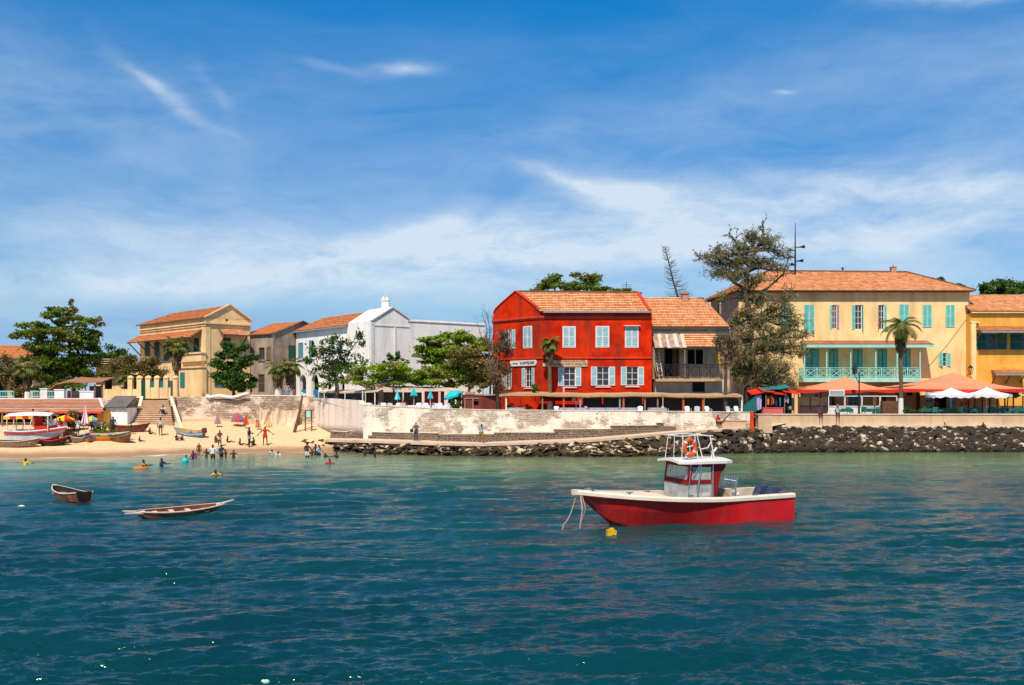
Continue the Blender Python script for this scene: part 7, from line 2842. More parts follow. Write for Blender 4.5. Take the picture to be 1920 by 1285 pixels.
# ------------------------------------------------------------------ beach things
def beach_things():
 # draped sheet on the rubble wall
 t = thing('draped_sheet', 'large beige cloth sheet hung in swags over the quay wall behind the folded umbrellas', 'cloth sheet', (PX(525, 102), 102.6, 2.5))
 mb = MB()
 nx, ny = 26, 14
 x0, x1 = PX(487, 102.8), PX(562, 102.8)
 g = []
 for i in range(nx + 1):
  u = i / nx
  topy = 762 + 9 * math.sin(math.pi * min(1, u / .45)) * (u < .45) + (5 * math.sin(math.pi * (u - .45) / .55)) * (u >= .45) + 4 * u
  for j in range(ny + 1):
   v = j / ny
   y = lerp(topy, 805 - 2 * math.sin(u * 9), v)
   dep = 102.75 - .25 * abs(math.sin(u * 3.14 * 3.5 + v * 1.2)) - .9 * v ** 2 - .12 * math.sin(u * 40 + v * 3)
   g.append((lerp(x0, x1, u) + .25 * math.sin(v * 3 + u * 9) * .3, dep, PZ(y, 102.8)))
 for i in range(nx):
  for j in range(ny):
   a = i * (ny + 1) + j
   mb.face([g[a], g[a + 1], g[a + ny + 2], g[a + ny + 1]])
 part('cloth', mb, 'canvas', t, smooth=True)
 # rolled tarp on the wall top
 t = thing('rolled_tarpaulin', 'pale tarpaulin sagging along the top of the rubble wall right of the stairs', 'tarpaulin', (PX(415, 103), 102.7, 4.8))
 mb = MB()
 pts = [P(x, y, 102.6) for x, y in ((386, 742), (392, 745.5), (402, 743.5), (413, 742.5), (424, 745), (436, 745.5), (446, 743.5), (456, 740), (466, 738.5))]
 mb.tube(pts, [.08, .16, .14, .2, .16, .18, .13, .1, .06], 7)
 mb.tube([p + Vector((0, .25, .12)) for p in pts], .07, 6)
 part('cloth', mb, 'white_cloth', t, smooth=True)
 # leaning pole
 t = thing('leaning_pole', 'long dark leaning pole with a white lamp head by the notice board', 'pole', hit(552, 812))
 mb = MB()
 a, b = hit(552, 811), P(567, 742, 100)
 mb.tube([a, a.lerp(b, .5) + Vector((.08, 0, .05)), b], [.17, .13, .10], 8)
 part('shaft', mb, 'brown_wood', t)
 mb = MB()
 mb.tube([b, b + Vector((.35, 0, .1))], [.09, .16], 8)
 mb.ball(b + Vector((0, 0, .2)), .13, 8)
 part('lamp_head', mb, 'white_paint', t)
 # notice board
 p = hit(578, 809)
 t = thing('notice_board', 'green notice board on two dark legs against the plaster wall', 'notice board', p)
 s = p.y / F
 for px in (572.5, 584.5):
  mb = MB()
  q = P(px, 800, p.y)
  mb.bar((q.x, p.y, p.z - .3), (q.x, p.y, PZ(769, p.y)), .11)
  part('leg', mb, 'brown_wood', t)
 mb = MB()
 mb.box(PX(573.5, p.y), PX(583.5, p.y), p.y - .04, p.y + .03, PZ(784.5, p.y), PZ(769.5, p.y), 0)
 mb.box(PX(574.5, p.y), PX(582.5, p.y), p.y - .06, p.y - .04, PZ(783, p.y), PZ(771, p.y), 1)
 part('panel', mb, ['brown_wood', 'teal_light'], t)
 def at(px, py):
  q = hit(px, py)
  return q, q.y
 # beach umbrellas
 for (px, py, top, ev, r_, kind, ms, lb, tl) in [
   (408, 801, 774, 795, 6.5, 'closed', ('pink_wall', 'lilac_paint'), 'closed faded pink and grey beach umbrella under the tarpaulin', 0),
   (446, 799, 774, 788, 12, 'open', ('blue_c', 'tent_red'), 'open blue and red striped beach umbrella', 0),
   (461, 804, 776, 797, 5.5, 'closed', ('tent_red', 'orange_post'), 'closed rust red umbrella just right of the open striped one', 0),
   (484, 806, 783, 802, 5.5, 'closed', ('orange_post', 'pale_wood'), 'closed rust umbrella left of the man in red', 0),
   (504, 801, 778, 801, 6, 'closed', ('yellow_shutter', 'canvas'), 'closed mustard umbrella leaning on the draped sheet', 0)]:
  q, d = at(px, py)
  parasol(lb, px, d, q.z, top, kind, r_, ev, ms, tilt=tl, polem='old_wood', foot=False, group='beach umbrellas')
 for (px, d, top, ev, r_, kind, ms, lb) in [
   (121, 92.0, 779, 787, 19, 'open', ('yellow_c', 'yellow_c', 'tent_red', 'yellow_c', 'tent_red'), 'open yellow and red umbrella in front of the beach restaurant'),
   (172, 92.6, 780, 787, 14, 'open', ('orange_c', 'yellow_c', 'teal_paint'), 'open orange and yellow umbrella at the right end of the restaurant'),
   (160, 90.8, 761, 795, 7.5, 'closed', ('white_cloth', 'white_cloth', 'tent_red'), 'tall closed white umbrella with red stripes in front of the restaurant')]:
  x = PX(px, d)
  parasol(lb, px, d, sandz(x, d), top, kind, r_, ev, ms, polem='white_paint', foot=False, group='beach umbrellas')
 make_tree('potted_tree', 'yellow-green potted bushes by the boats at the right end of the restaurant', 'plant', 196, 92.5, 1.7, .05, (196, 812),
   [(186, 808, 10, 8, 0), (203, 806, 9, 10, 0), (196, 814, 12, 5, 0)], 'leaf_acacia', dens=150, seed=73, lw=.12, ll=.25)
 make_tree('potted_tree', 'dry straw-coloured plant hanging between the restaurant umbrellas', 'plant', 139, 92.5, 1.7, .06, (139, 800),
   [(138, 790, 7, 12, 0), (140, 776, 9, 6, 0), (87, 782, 6, 8, 0)], 'leaf_olive', dens=150, seed=74, lw=.12, ll=.3)
 # restaurant tables in the shade
 tb = table_proto('x', 'white_cloth', 'restaurant tables on the sand')
 place_copies(tb, [(PX(px, d), d, sandz(PX(px, d), d), .2) for px, d in ((105, 93.2), (127, 92.8), (150, 93.4), (182, 93.2))],
    ['white table left of the pole of the yellow and red umbrella', 'white table right of the pole of the yellow and red umbrella', 'white table beside the tall closed umbrella', 'white table under the orange and yellow umbrella'])
 ch = chair_proto('dark', 'x', 'dark chairs at the beach restaurant')
 place_copies(ch, [(PX(px, d), d, sandz(PX(px, d), d), rz) for px, d, rz in ((98, 92.8, 1.4), (113, 92.5, -1.6), (134, 92.2, 1.5), (144, 92.9, -1.4), (177, 92.6, 1.3), (190, 92.9, -1.5))],
    ['dark chair nearest the canopied boat at the restaurant', 'dark chair left of the yellow and red umbrella pole', 'dark chair right of the yellow and red umbrella pole', 'dark chair left of the tall closed umbrella', 'dark chair left of the orange umbrella pole', 'dark chair right of the orange umbrella pole'])
defmat('blue_c', (.15, .15, .30), (.11, .11, .22), 2)
defmat('yellow_c', (.85, .50, .01), (.75, .42, .01), 2)
defmat('orange_c', (.75, .16, .02), (.65, .13, .02), 2)
beach_things()
# ------------------------------------------------------------------ boats
def hull_shell(L, beam, depth, bow_h, stern_h, mid_h, n=18, transom=True, keel=.0, bow_full=.55, flare=1.12, thick=.04, stern_w=.8, rake=.5, deadrise=.45, vary=False):
 """outer half sections: list per station of points (x, y, z); x=0 stern, x=L bow"""
 st = []
 for i in range(n + 1):
  t = i / n
  # plan width at the gunwale
  if transom:
   w = lerp(stern_w, 1, min(1, t / .35)) if t < .35 else 1 - max(0, (t - .35) / .65) ** (2.0 + bow_full)
  else:
   w = math.sin(math.pi * min(.999, max(.001, t * .94 + .03))) ** .62
  w = max(w, .012)
  bw = beam / 2 * w
  zg = mid_h + (bow_h - mid_h) * max(0, (t - .35) / .65) ** 1.7 + (stern_h - mid_h) * max(0, (.35 - t) / .35) ** 1.6
  zk = -depth + (depth + (bow_h * .25 if transom else bow_h * .5)) * max(0, (t - .72) / .28) ** 2.2
  if not transom:
   zk += (depth + stern_h * .5) * max(0, (.25 - t) / .25) ** 2.2
  cw = bw / (flare if not vary else 1.02 + .60 * (lambda q: q * q * (3 - 2 * q))(max(0, min(1, (t - .22) / .42)))) * (1 - .45 * max(0, (t - .5) / .5) ** 1.3)
  zc = lerp(zk, zg, deadrise * (.7 + .2 * t))
  x0 = L * t
  xr = rake * max(0, (t - .7) / .3) ** 1.5
  pts = [(x0 - xr, 0, zk), (x0 - xr * .75, cw * .55, lerp(zk, zc, .62)), (x0 - xr * .55, cw, zc), (x0 - xr * .25, lerp(cw, bw, .55), lerp(zc, zg, .5)), (x0, bw, zg)]
  st.append([Vector(p) for p in pts])
 return st
def loft(mb, st, mi=0, flip=False, inset=0.0, transom=True):
 for sg in (1, -1):
  for a, b in zip(st[:-1], st[1:]):
   for k in range(len(a) - 1):
    q = [Vector((v.x, v.y * sg, v.z)) for v in (a[k], b[k], b[k + 1], a[k + 1])]
    if (sg < 0) != flip:
     q.reverse()
    mb.face(q, mi)
 if transom:
  a = st[0]
  poly = [Vector((v.x, v.y, v.z)) for v in a] + [Vector((v.x, -v.y, v.z)) for v in reversed(a[1:])]
  mb.face(poly if flip else list(reversed(poly)), mi)
def red_boat():
 t = thing('motor_boat', 'red motor boat with cream deck, white roofed cabin and twin dark outboards moored in front', 'boat', (0, 0, 0))
 L, B = 9.35, 2.9
 st = hull_shell(L, B, .45, 1.42, 1.08, 1.06, n=26, bow_full=.5, flare=1.13, rake=1.45, stern_w=.86, deadrise=.34, vary=True)
 mb = MB()
 loft(mb, st)
 part('hull', mb, 'hull_red', t, smooth=True)
 # rub rail and gunwale cap
 G = [s[-1] for s in st]
 mb = MB()
 for sg in (1, -1):
  for a, b in zip(G[:-1], G[1:]):
   p = [Vector((v.x, v.y * sg, v.z)) for v in (a, b)]
   out = Vector((0, sg * .045, 0))
   inn = Vector((0, -sg * .20, 0)) if a.y > .25 else Vector((0, -sg * a.y * .8, 0))
   inb = Vector((0, -sg * .20, 0)) if b.y > .25 else Vector((0, -sg * b.y * .8, 0))
   dn, up = Vector((0, 0, -.12)), Vector((0, 0, .05))
   q = [[p[0] + out + dn, p[1] + out + dn, p[1] + out, p[0] + out], [p[0] + out, p[1] + out, p[1] + up, p[0] + up], [p[0] + up, p[1] + up, p[1] + inb + up, p[0] + inn + up],
    [p[0] + dn, p[1] + dn, p[1] + out + dn, p[0] + out + dn]]
   for f_ in q:
    mb.face(f_ if sg < 0 else list(reversed(f_)))
 e = G[-1]
 mb.box(e.x - .1, e.x + .12, -.09, .09, e.z - .13, e.z + .06)
 part('gunwale', mb, 'gel_cream', t)
 # fore deck and inside
 mb = MB()
 ks = [k for k in range(len(G)) if G[k].x > 5.6]
 for k0, k1 in zip(ks[:-1], ks[1:]):
  a, b = G[k0], G[k1]
  for sg in (1, -1):
   q = [(a.x, 0, a.z + .07), (b.x, 0, b.z + .07), (b.x, sg * max(0, b.y - .1), b.z + .03), (a.x, sg * max(0, a.y - .1), a.z + .03)]
   mb.face(q if sg < 0 else list(reversed(q)))
 a = G[ks[0]]
 mb.face([(a.x, -a.y + .4, .45), (a.x, a.y - .4, .45), (a.x, a.y - .1, a.z + .03), (a.x, 0, a.z + .07), (a.x, -a.y + .1, a.z + .03)])
 part('foredeck', mb, 'gel_cream', t)
 mb = MB()
 fl = [k for k in range(len(G)) if G[k].x <= 5.7]
 for k0, k1 in zip(fl[:-1], fl[1:]):
  a, b = G[k0], G[k1]
  wa, wb = st[k0][3].y - .25, st[k1][3].y - .25
  mb.face([(a.x, -wa, .45), (b.x, -wb, .45), (b.x, wb, .45), (a.x, wa, .45)])
  for sg in (1, -1):
   mb.face([(a.x, sg * (st[k0][3].y - .25), .45), (b.x, sg * (st[k1][3].y - .25), .45), (b.x, sg * (b.y - .2), b.z + .05), (a.x, sg * (a.y - .2), a.z + .05)])
 mb.box(.04, .25, -.85, .85, .4, .95)
 mb.box(.25, .9, -.85, .85, .42, .66)
 mb.box(1.25, 1.8, -.55, .55, .3, .78)
 part('cockpit', mb, 'deck_inside', t)
 # console and seat
 mb = MB()
 mb.box(3.6, 4.5, -.5, .5, .3, 1.2)
 mb.box(4.5, 5.1, -.6, .6, .3, .85)
 mb.box(2.75, 3.2, -.55, .55, .3, .85)
 part('console', mb, 'gel_white', t)
 mb = MB()
 mb.box(2.73, 3.22, -.57, .57, .852, .95)
 mb.box(2.73, 2.83, -.55, .55, .952, 1.30)
 part('helm_seat', mb, 'pale_wood', t)
 mb = MB()
 mb.tube([(3.55, .28 * math.cos(a), 1.1 + .2 * math.sin(a)) for a in np.linspace(0, 2 * math.pi, 13)], .02, 5)
 part('steering_wheel', mb, 'black_rubber', t)
 zr = 2.50
 mb = MB()
 sec = []
 for x in np.linspace(2.85, 5.25, 15):
  u = (x - 2.85) / 2.4
  hw = 1.06 * (1 - .25 * max(0, (u - .75) / .25) ** 2) * (1 - .1 * max(0, (.15 - u) / .15))
  sec.append([(x, y * hw, zr + .08 * (1 - y ** 2)) for y in np.linspace(-1, 1, 9)])
 dn = lambda v: tuple(Vector(v) - Vector((0, 0, .10)))
 for a, b in zip(sec[:-1], sec[1:]):
  for k in range(8):
   mb.face([b[k], b[k + 1], a[k + 1], a[k]])
   mb.face([dn(v) for v in (a[k], a[k + 1], b[k + 1], b[k])])
  for k in (0, 8):
   q = [a[k], b[k], dn(b[k]), dn(a[k])]
   mb.face(q if k else list(reversed(q)))
 for s_ in (sec[0], sec[-1]):
  mb.face([*s_, *[dn(v) for v in reversed(s_)]])
 part('cabin_roof', mb, 'gel_white', t)
 mb = MB()
 hw = .86
 for sg in (1, -1):
  y = sg * hw
  mb.tube([(4.85, y, .95), (4.80, y, 1.7), (4.72, y, zr - .02)], .028, 7)
  mb.tube([(4.45, y * 1.06, .95), (4.42, y * 1.06, 1.5), (4.3, y * 1.04, 2.1), (4.28, y, zr)], .036, 7)
  mb.tube([(3.72, y * 1.05, .95), (3.74, y * 1.05, 1.8), (3.7, y, zr)], .03, 7)
  mb.tube([(4.62, y * 1.05, 1.9), (4.35, y * 1.05, zr - .1)], .02, 6)
 for x in (4.72, 4.28, 3.7):
  mb.tube([(x, -hw, zr - .03), (x, hw, zr - .03)], .025, 6)
 part('frame', mb, 'steel', t)
 mb = MB()
 ye = hw + .02
 for sg in (1, -1):
  y = sg * ye
  for pts in ([(4.84, 1.60), (3.78, 1.60), (3.78, 1.76), (4.82, 1.78)], [(4.83, 1.78), (4.72, 1.78), (4.64, 2.40), (4.74, 2.40)], [(4.74, 2.28), (3.7, 2.25), (3.7, 2.40), (4.74, 2.40)],
     [(3.80, 1.76), (3.70, 1.76), (3.70, 2.27), (3.80, 2.27)], [(3.72, 1.05), (3.52, 1.12), (3.34, 2.0), (3.12, 2.24), (3.12, 2.40), (3.72, 2.40)]):
   mb.extrude([(x, y, z) for x, z in pts], (0, -.012 * sg, 0))
 mb.extrude([(4.86, -ye, 1.58), (4.86, ye, 1.58), (4.84, ye, 1.78), (4.84, -ye, 1.78)], (.012, 0, 0))
 mb.extrude([(4.78, -ye, 2.28), (4.78, ye, 2.28), (4.76, ye, 2.40), (4.76, -ye, 2.40)], (.012, 0, 0))
 for q in (-1, 1):
  mb.extrude([(4.85, q * ye, 1.78), (4.85, q * (ye - .1), 1.78), (4.77, q * (ye - .1), 2.28), (4.77, q * ye, 2.28)], (.014, 0, 0))
 part('canvas_trim', mb, 'canvas_red', t)
 mb = MB()
 for sg in (1, -1):
  y = sg * (ye - .02)
  for pts in ([(4.85, 1.0), (4.47, 1.0), (4.45, 1.60), (4.83, 1.60)], [(4.42, 1.0), (3.75, 1.0), (3.76, 1.60), (4.40, 1.60)], [(4.74, 1.78), (3.80, 1.76), (3.80, 2.25), (4.66, 2.28)]):
   mb.face([(x, y, z) for x, z in pts])
 mb.face([(4.87, -ye, .98), (4.87, ye, .98), (4.85, ye, 1.58), (4.85, -ye, 1.58)])
 mb.face([(4.84, -ye + .1, 1.78), (4.84, ye - .1, 1.78), (4.77, ye - .1, 2.28), (4.77, -ye + .1, 2.28)])
 part('clear_panel', mb, 'vinyl', t)
 mb = MB()
 zt = zr + .97
 for (x, dx) in ((5.0, -.1), (4.6, -.0), (4.0, .25), (3.45, .2)):
  for sg in (1, -1):
   mb.tube([(x, sg * .6, zr + .02), (x + dx, sg * .55, zt)], .022 if x < 4.5 else .014, 6)
 for sg in (1, -1):
  mb.tube([(4.95, sg * .55, zt), (4.25, sg * .55, zt + .04), (3.5, sg * .55, zt)], .02, 6)
  mb.tube([(4.1, sg * .58, zr + .45), (3.75, sg * .56, zr + .5), (3.6, sg * .56, zr + .75)], .02, 6)
 mb.tube([(4.95, -.55, zt), (4.95, .55, zt)], .02, 6)
 mb.tube([(3.6, -.55, zt), (3.6, .55, zt)], .02, 6)
 mb.tube([(4.5, .5, zt), (4.5, .5, zt + .55)], .008, 5)
 part('roof_rail', mb, 'gel_white', t)
 mb = MB()
 mb.lathe((3.35, .3, zr + .05), [(.07, 0), (.06, .25), (.09, .3)], 8)
 mb.bar((3.35, .3, zr + .25), (3.15, .3, zr + .48), .06)
 part('search_light', mb, 'gel_white', t)
 mb = MB()
 y = .42
 for sg in (1, -1):
  mb.tube([(2.35, sg * y, .7), (2.3, sg * y, 1.45), (2.22, sg * y, 1.72)], .03, 7)
 mb.tube([(2.28, -y, 1.60), (2.28, y, 1.60)], .03, 6)
 mb.tube([(2.3, -y, 1.3), (2.3, y, 1.3)], .02, 6)
 for k in range(6):
  yy = lerp(-y, y, k / 5)
  mb.tube([(2.3, yy, 1.48), (2.22, yy, 1.78)], .03, 7)
 part('rod_rack', mb, 'steel', t)
 mb = MB()
 mb.box(1.9, 2.25, -.3, .3, .62, .95)
 mb.ball((2.1, .15, 1.05), (.16, .16, .12), 8)
 mb.tube([(1.95, -.2, .95), (2.0, .1, 1.12), (2.2, .3, 1.0)], .03, 6)
 part('bait_box', mb, 'gel_white', t)
 for y in (-.42, .36):
  mb = MB()
  rings = []
  for r_, z in [(.12, 0), (.26, .1), (.28, .3), (.25, .5), (.13, .58)]:
   rings.append([Vector((.55 + r_ * 1.3 * math.cos(a) - z * .35, y + r_ * .75 * math.sin(a), .72 + z)) for a in np.linspace(0, 2 * math.pi, 13)[:-1]])
  for a, b in zip(rings[:-1], rings[1:]):
   for k in range(12):
    mb.face([a[k], a[(k + 1) % 12], b[(k + 1) % 12], b[k]])
  mb.face(rings[-1])
  mb.face(list(reversed(rings[0])))
  mb.obox((.35, y - .08, .70), (-1.0, 0, -.5), (0, .16, 0), (.12, 0, -.26))
  mb.obox((-.75, y - .12, .12), (.35, 0, .2), (0, .24, 0), (0, 0, .04))
  ob = part('outboard_motor', mb, 'motor', t)
  mb = MB()
  mb.face([v + Vector((0, 0, .012)) for v in rings[-1]])
  mb.face([v + Vector((0, 0, .02)) for v in rings[3]])
  part('motor_band', mb, 'steel', ob)
 # deck fittings
 for x, yy in ((8.7, .22), (8.7, -.22), (7.4, .75), (2.0, 1.30), (5.0, 1.30), (.6, 1.15)):
  zz = float(np.interp(x, [g.x for g in G], [g.z for g in G])) + .07
  mb = MB()
  mb.box(x - .14, x + .14, yy - .03, yy + .03, zz + .04, zz + .07)
  mb.box(x - .05, x + .05, yy - .03, yy + .03, zz - .03, zz + .05)
  part('cleat', mb, 'steel', t)
 mb = MB()
 mb.box(.25, .33, 1.06, 1.13, .22, .30)
 part('drain', mb, 'gel_white', t)
 # placement: bow to the left and nearer the camera
 t.location = (11.0, 41.6, 0)
 hd = math.atan2(-.39, -.92)
 t.rotation_euler = (R(-1.0), 0, hd)
 M = Matrix.Translation(t.location) @ Matrix.Rotation(hd, 4, 'Z')
 # life ring hangs on the roof rail
 r = thing('life_ring', 'orange life ring with white bands hanging on the roof rail of the red boat', 'life ring', M @ Vector((4.62, .62, zr + .16)))
 c = M @ Vector((4.62, .66, zr + .52))
 ax = (M.to_3x3() @ Vector((-.22, 1, .05))).normalized()
 a1 = ax.cross(Vector((0, 0, 1))).normalized()
 a2 = a1.cross(ax).normalized()
 mb = MB()
 n, m = 32, 10
 R0, r0 = .29, .085
 g = []
 for i in range(n):
  a = 2 * math.pi * i / n
  rd = a1 * math.cos(a) + a2 * math.sin(a)
  for j in range(m):
   b = 2 * math.pi * j / m
   g.append(c + rd * (R0 + r0 * math.cos(b)) + ax * r0 * .8 * math.sin(b))
 for i in range(n):
  for j in range(m):
   q = (i * m + j, ((i + 1) % n) * m + j, ((i + 1) % n) * m + (j + 1) % m, i * m + (j + 1) % m)
   mb.face([g[k] for k in q], 1 if i % 8 in (3,) else 0)
 part('ring', mb, ['ring_orange', 'white_paint'], r, smooth=True)
 mb = MB()
 for i in range(4):
  a = math.pi / 4 + i * math.pi / 2
  b = a + math.pi / 2
  p = [c + (a1 * math.cos(v) + a2 * math.sin(v)) * (R0 + r0 + .02) for v in np.linspace(a, b, 6)]
  mb.tube(p, .012, 5)
 part('grab_line', mb, 'rope', r)
 # ropes from the bow
 e = M @ Vector((9.25, 0, 1.38))
 mb = MB()
 w = P(1053, 986, 37.4)
 pts = [e.lerp(w, k / 8) - Vector((0, 0, .28 * math.sin(math.pi * k / 8))) for k in range(9)]
 pts[-1].z = -.1
 mb.tube(pts, .022, 6)
 solo('mooring_rope', mb, 'rope', 'slack mooring rope running from the bow of the red boat out to the left', 'rope', (w.x, w.y, 0))
 mb = MB()
 x = P(1088, 988, 37.4)
 e2 = M @ Vector((9.1, .1, 1.3))
 mb.tube([e2 + Vector((.1, 0, .12)), e2 + Vector((-.05, -.05, 0)), Vector((x.x + .08, x.y, .75)), Vector((x.x, x.y, .2)), Vector((x.x - .03, x.y, -.08))], [.02, .03, .03, .035, .03], 7)
 mb.tube([e2 + Vector((0, 0, .02)), Vector((x.x + .2, x.y, .8)), Vector((x.x + .05, x.y, .35)), Vector((x.x - .03, x.y, .1))], .014, 6)
 solo('bow_line', mb, 'rope', 'knotted double rope hanging straight down from the bow of the red boat', 'rope', (x.x, x.y, 0))
 p = P(1147, 1003, 9333 / (1006 - 745.))
 b = thing('buoy', 'yellow plastic can float with a red patch under the bow of the red boat', 'buoy', (p.x, p.y, 0))
 mb = MB()
 c0 = Vector((p.x, p.y, .04))
 mb.obox(c0 + Vector((-.17, -.12, -.1)), (.32, .05, -.03), (-.04, .24, 0), (.03, .02, .30))
 mb.obox(c0 + Vector((-.1, -.05, .16)), (.18, .03, 0), (0, .1, 0), (0, 0, .1))
 part('can', mb, 'buoy_yellow', b)
 mb = MB()
 mb.obox(c0 + Vector((-.01, -.135, -.08)), (.17, .03, -.015), (0, .02, 0), (.008, .005, .12))
 part('patch', mb, 'maroon', b)
red_boat()
def small_boat(name, label, loc, heading, L=4.0, B=1.2, H=.45, bow=.75, stern=.55, outer='pirogue', inner='pirogue_in', rail='bleached', thwarts=3, transom=False, pitch=0, roll=0,
   band_=None, group=None, cat='boat', spikes=False, depth=.2, scale=1):
 t = thing(name, label, cat, (0, 0, 0), group)
 st = hull_shell(L, B, depth, bow, stern, H, n=16, transom=transom, flare=1.25, rake=.35, stern_w=.7, deadrise=.4)
 mb = MB()
 loft(mb, st, 0, transom=transom)
 inn = [[Vector((v.x, max(0, v.y - .035), v.z + .035)) for v in s] for s in st]
 loft(mb, inn, 1, flip=True, transom=transom)
 if band_:
  for i, f_ in enumerate(mb.f[:len(mb.f) // 2]):
   if i % 4 == 3:
    mb.m[i] = 2
 part('hull', mb, [outer, inner] + ([band_] if band_ else []), t)
 G = [s[-1] for s in st]
 mb = MB()
 for sg in (1, -1):
  mb.tube([Vector((v.x, v.y * sg, v.z + .01)) for v in G], .035, 6)
 if spikes:
  for x0, dx, z in ((L - .1, .55, bow), (0.1, -.65, stern)):
   for sg in (1, -1) if dx < 0 else (1,):
    mb.tube([(x0 - dx * .3, .12 * sg, z - .06), (x0 + dx, .04 * sg + (.18 * sg if dx < 0 else 0), z + .02 + (.12 if dx > 0 else -.02))], [.06, .03], 6)
 part('gunwale', mb, rail, t)
 for k in range(thwarts):
  x = lerp(L * .2, L * .78, k / max(1, thwarts - 1))
  w = float(np.interp(x, [g.x for g in G], [g.y for g in G]))
  mb = MB()
  mb.box(x - .1, x + .1, -w * .92, w * .92, H * .72, H * .72 + .035)
  part('thwart', mb, rail, t)
 t.location = loc
 t.rotation_euler = (R(roll), R(pitch), heading)
 t.scale = (scale,) * 3
 return t
def other_boats():
 def w(px, py):
  return P(px, py, 9333 / (py - HY))
 a, b = w(258, 974), w(418, 964)
 v = b - a
 small_boat('pirogue', 'long narrow reddish pirogue with pale rails floating at the left', (a.x, a.y, .02), math.atan2(v.y, v.x), L=v.length, B=.85, H=.27, bow=.42, stern=.30, spikes=True, depth=.12, thwarts=4, roll=7)
 a, b = w(158, 943), w(100, 934)
 v = b - a
 small_boat('rowing_boat', 'small weathered brown wooden boat floating at the far left', (a.x, a.y, .03), math.atan2(v.y, v.x), inner='dark', L=max(v.length, 3.2), B=1.15, H=.36, bow=.62, stern=.46, transom=True, depth=.15, thwarts=2)
 # beached boats
 g = 'small wooden boats drawn up on the sand by the restaurant'
 for (px, py, hd, L, o, i_, rl, bd, lb, ro) in [
   (128, 826, -1.0, 3.4, 'orange_c', 'pirogue_in', 'green_paint', 'green_paint', 'orange boat with dark green rail nearest the canopied boat on the sand', 8),
   (147, 829, -1.75, 3.2, 'pale_wood', 'pirogue_in', 'white_paint', None, 'plain wooden boat end-on between the orange boats', -6),
   (163, 827, -1.25, 3.4, 'orange_c', 'pirogue_in', 'blue_door', 'blue_door', 'orange boat with blue rail pointing at the water below the closed white umbrella', 6),
   (181, 826, -1.9, 3.2, 'pale_wood', 'pirogue', 'tent_red', None, 'light brown boat with red rail in the middle of the beached row', -5),
   (203, 828, .25, 3.6, 'orange_c', 'canvas', 'green_paint', 'yellow_c', 'broadside orange and yellow boat at the right of the beached row', 10),
   (222, 831, -.5, 3.0, 'pirogue', 'blue_door', 'old_wood', None, 'dark boat with blue inside at the right end of the beached row', 12),
   (242, 812, .1, 3.4, 'pirogue', 'pirogue_in', 'maroon', None, 'reddish boat lying by the foot of the stairs', 4),
   (30, 841, .05, 3.6, 'old_wood', 'dark', 'bleached', None, 'low dark flat boat on the sand below the canopied boat', 3),
   (98, 838, .1, 2.2, 'black_rubber', 'dark', 'tent_red', None, 'small black and red boat at the bow of the canopied boat', 6)]:
  p = hit(px, py)
  vx, vy = math.cos(hd), math.sin(hd)
  small_boat('rowing_boat', lb, (p.x - vx * L / 2, p.y - vy * L / 2 + .6, max(sandz(p.x, p.y), 0) + .16), hd, L=L, B=1.15, H=.42, bow=.72, stern=.5, outer=o, inner=i_, rail=rl, band_=bd, transom=True, roll=ro, group=g, depth=.18, pitch=7 if abs(vy) > .6 else 0)
 p0, p1 = hit(330, 814), hit(378, 821)
 t = small_boat('rowing_boat', 'white, blue and yellow boat leaning on the open sand right of the stairs', (p1.x + .2, p1.y + .1, p1.z + .16), math.atan2(p0.y - p1.y, p0.x - p1.x), L=2.9, B=1.1, H=.40, bow=.82, stern=.44,
    outer='blue_door', inner='yellow_shutter', rail='blue_door', band_='white_paint', transom=True, roll=-14, depth=.2)
 mb = MB()
 mb.box(-.25, .1, -.2, .2, .3, .75)
 o = _mesh('motor', mb, ['maroon'], (0, 0, 0), False)
 ob = bpy.data.objects.new('motor', o)
 COL.objects.link(ob)
 ob.parent = t
 # the big canopied boat
 t = thing('canopied_boat', 'white and red excursion boat with a striped canopy drawn up at the left edge', 'boat', (0, 0, 0))
 st = hull_shell(5.2, 1.75, .40, 1.02, .80, .72, n=18, transom=True, flare=1.2, rake=.6, stern_w=.8, deadrise=.42)
 mb = MB()
 loft(mb, st)
 per = 4
 half = len(mb.f) - 1
 for i in range(half):
  mb.m[i] = {0: 1, 1: 1, 2: 0, 3: 0}[i % per]
 part('hull', mb, ['white_paint', 'tent_red'], t)
 G = [s[-1] for s in st]
 mb = MB()
 for sg in (1, -1):
  mb.tube([Vector((v.x, v.y * sg * 1.03, v.z)) for v in G], .06, 6)
 part('gunwale', mb, 'white_paint', t)
 mb = MB()
 for sg in (1, -1):
  mb.tube([Vector((v.x, v.y * sg * 1.0, v.z - .17)) for v in G], .065, 6)
 part('rubbing_strake', mb, 'tent_red', t)
 mb = MB()
 for a, b in zip(G[:-1], G[1:]):
  mb.face([(a.x, -a.y, .45), (b.x, -b.y, .45), (b.x, b.y, .45), (a.x, a.y, .45)])
 part('deck', mb, 'pale_wood', t)
 mb = MB()
 zt = 2.05
 n = 8
 for k in range(n):
  x0, x1 = lerp(.1, 4.1, k / n), lerp(.1, 4.1, (k + 1) / n)
  c0, c1 = .12 * math.sin(math.pi * k / n), .12 * math.sin(math.pi * (k + 1) / n)
  mb.face([(x0, -.85, zt + c0 * .4), (x1, -.85, zt + c1 * .4), (x1, 0, zt + .2 + c1), (x0, 0, zt + .2 + c0)])
  mb.face([(x0, 0, zt + .2 + c0), (x1, 0, zt + .2 + c1), (x1, .85, zt + c1 * .4), (x0, .85, zt + c0 * .4)])
 cn = part('canopy', mb, 'white_cloth', t)
 mb = MB()
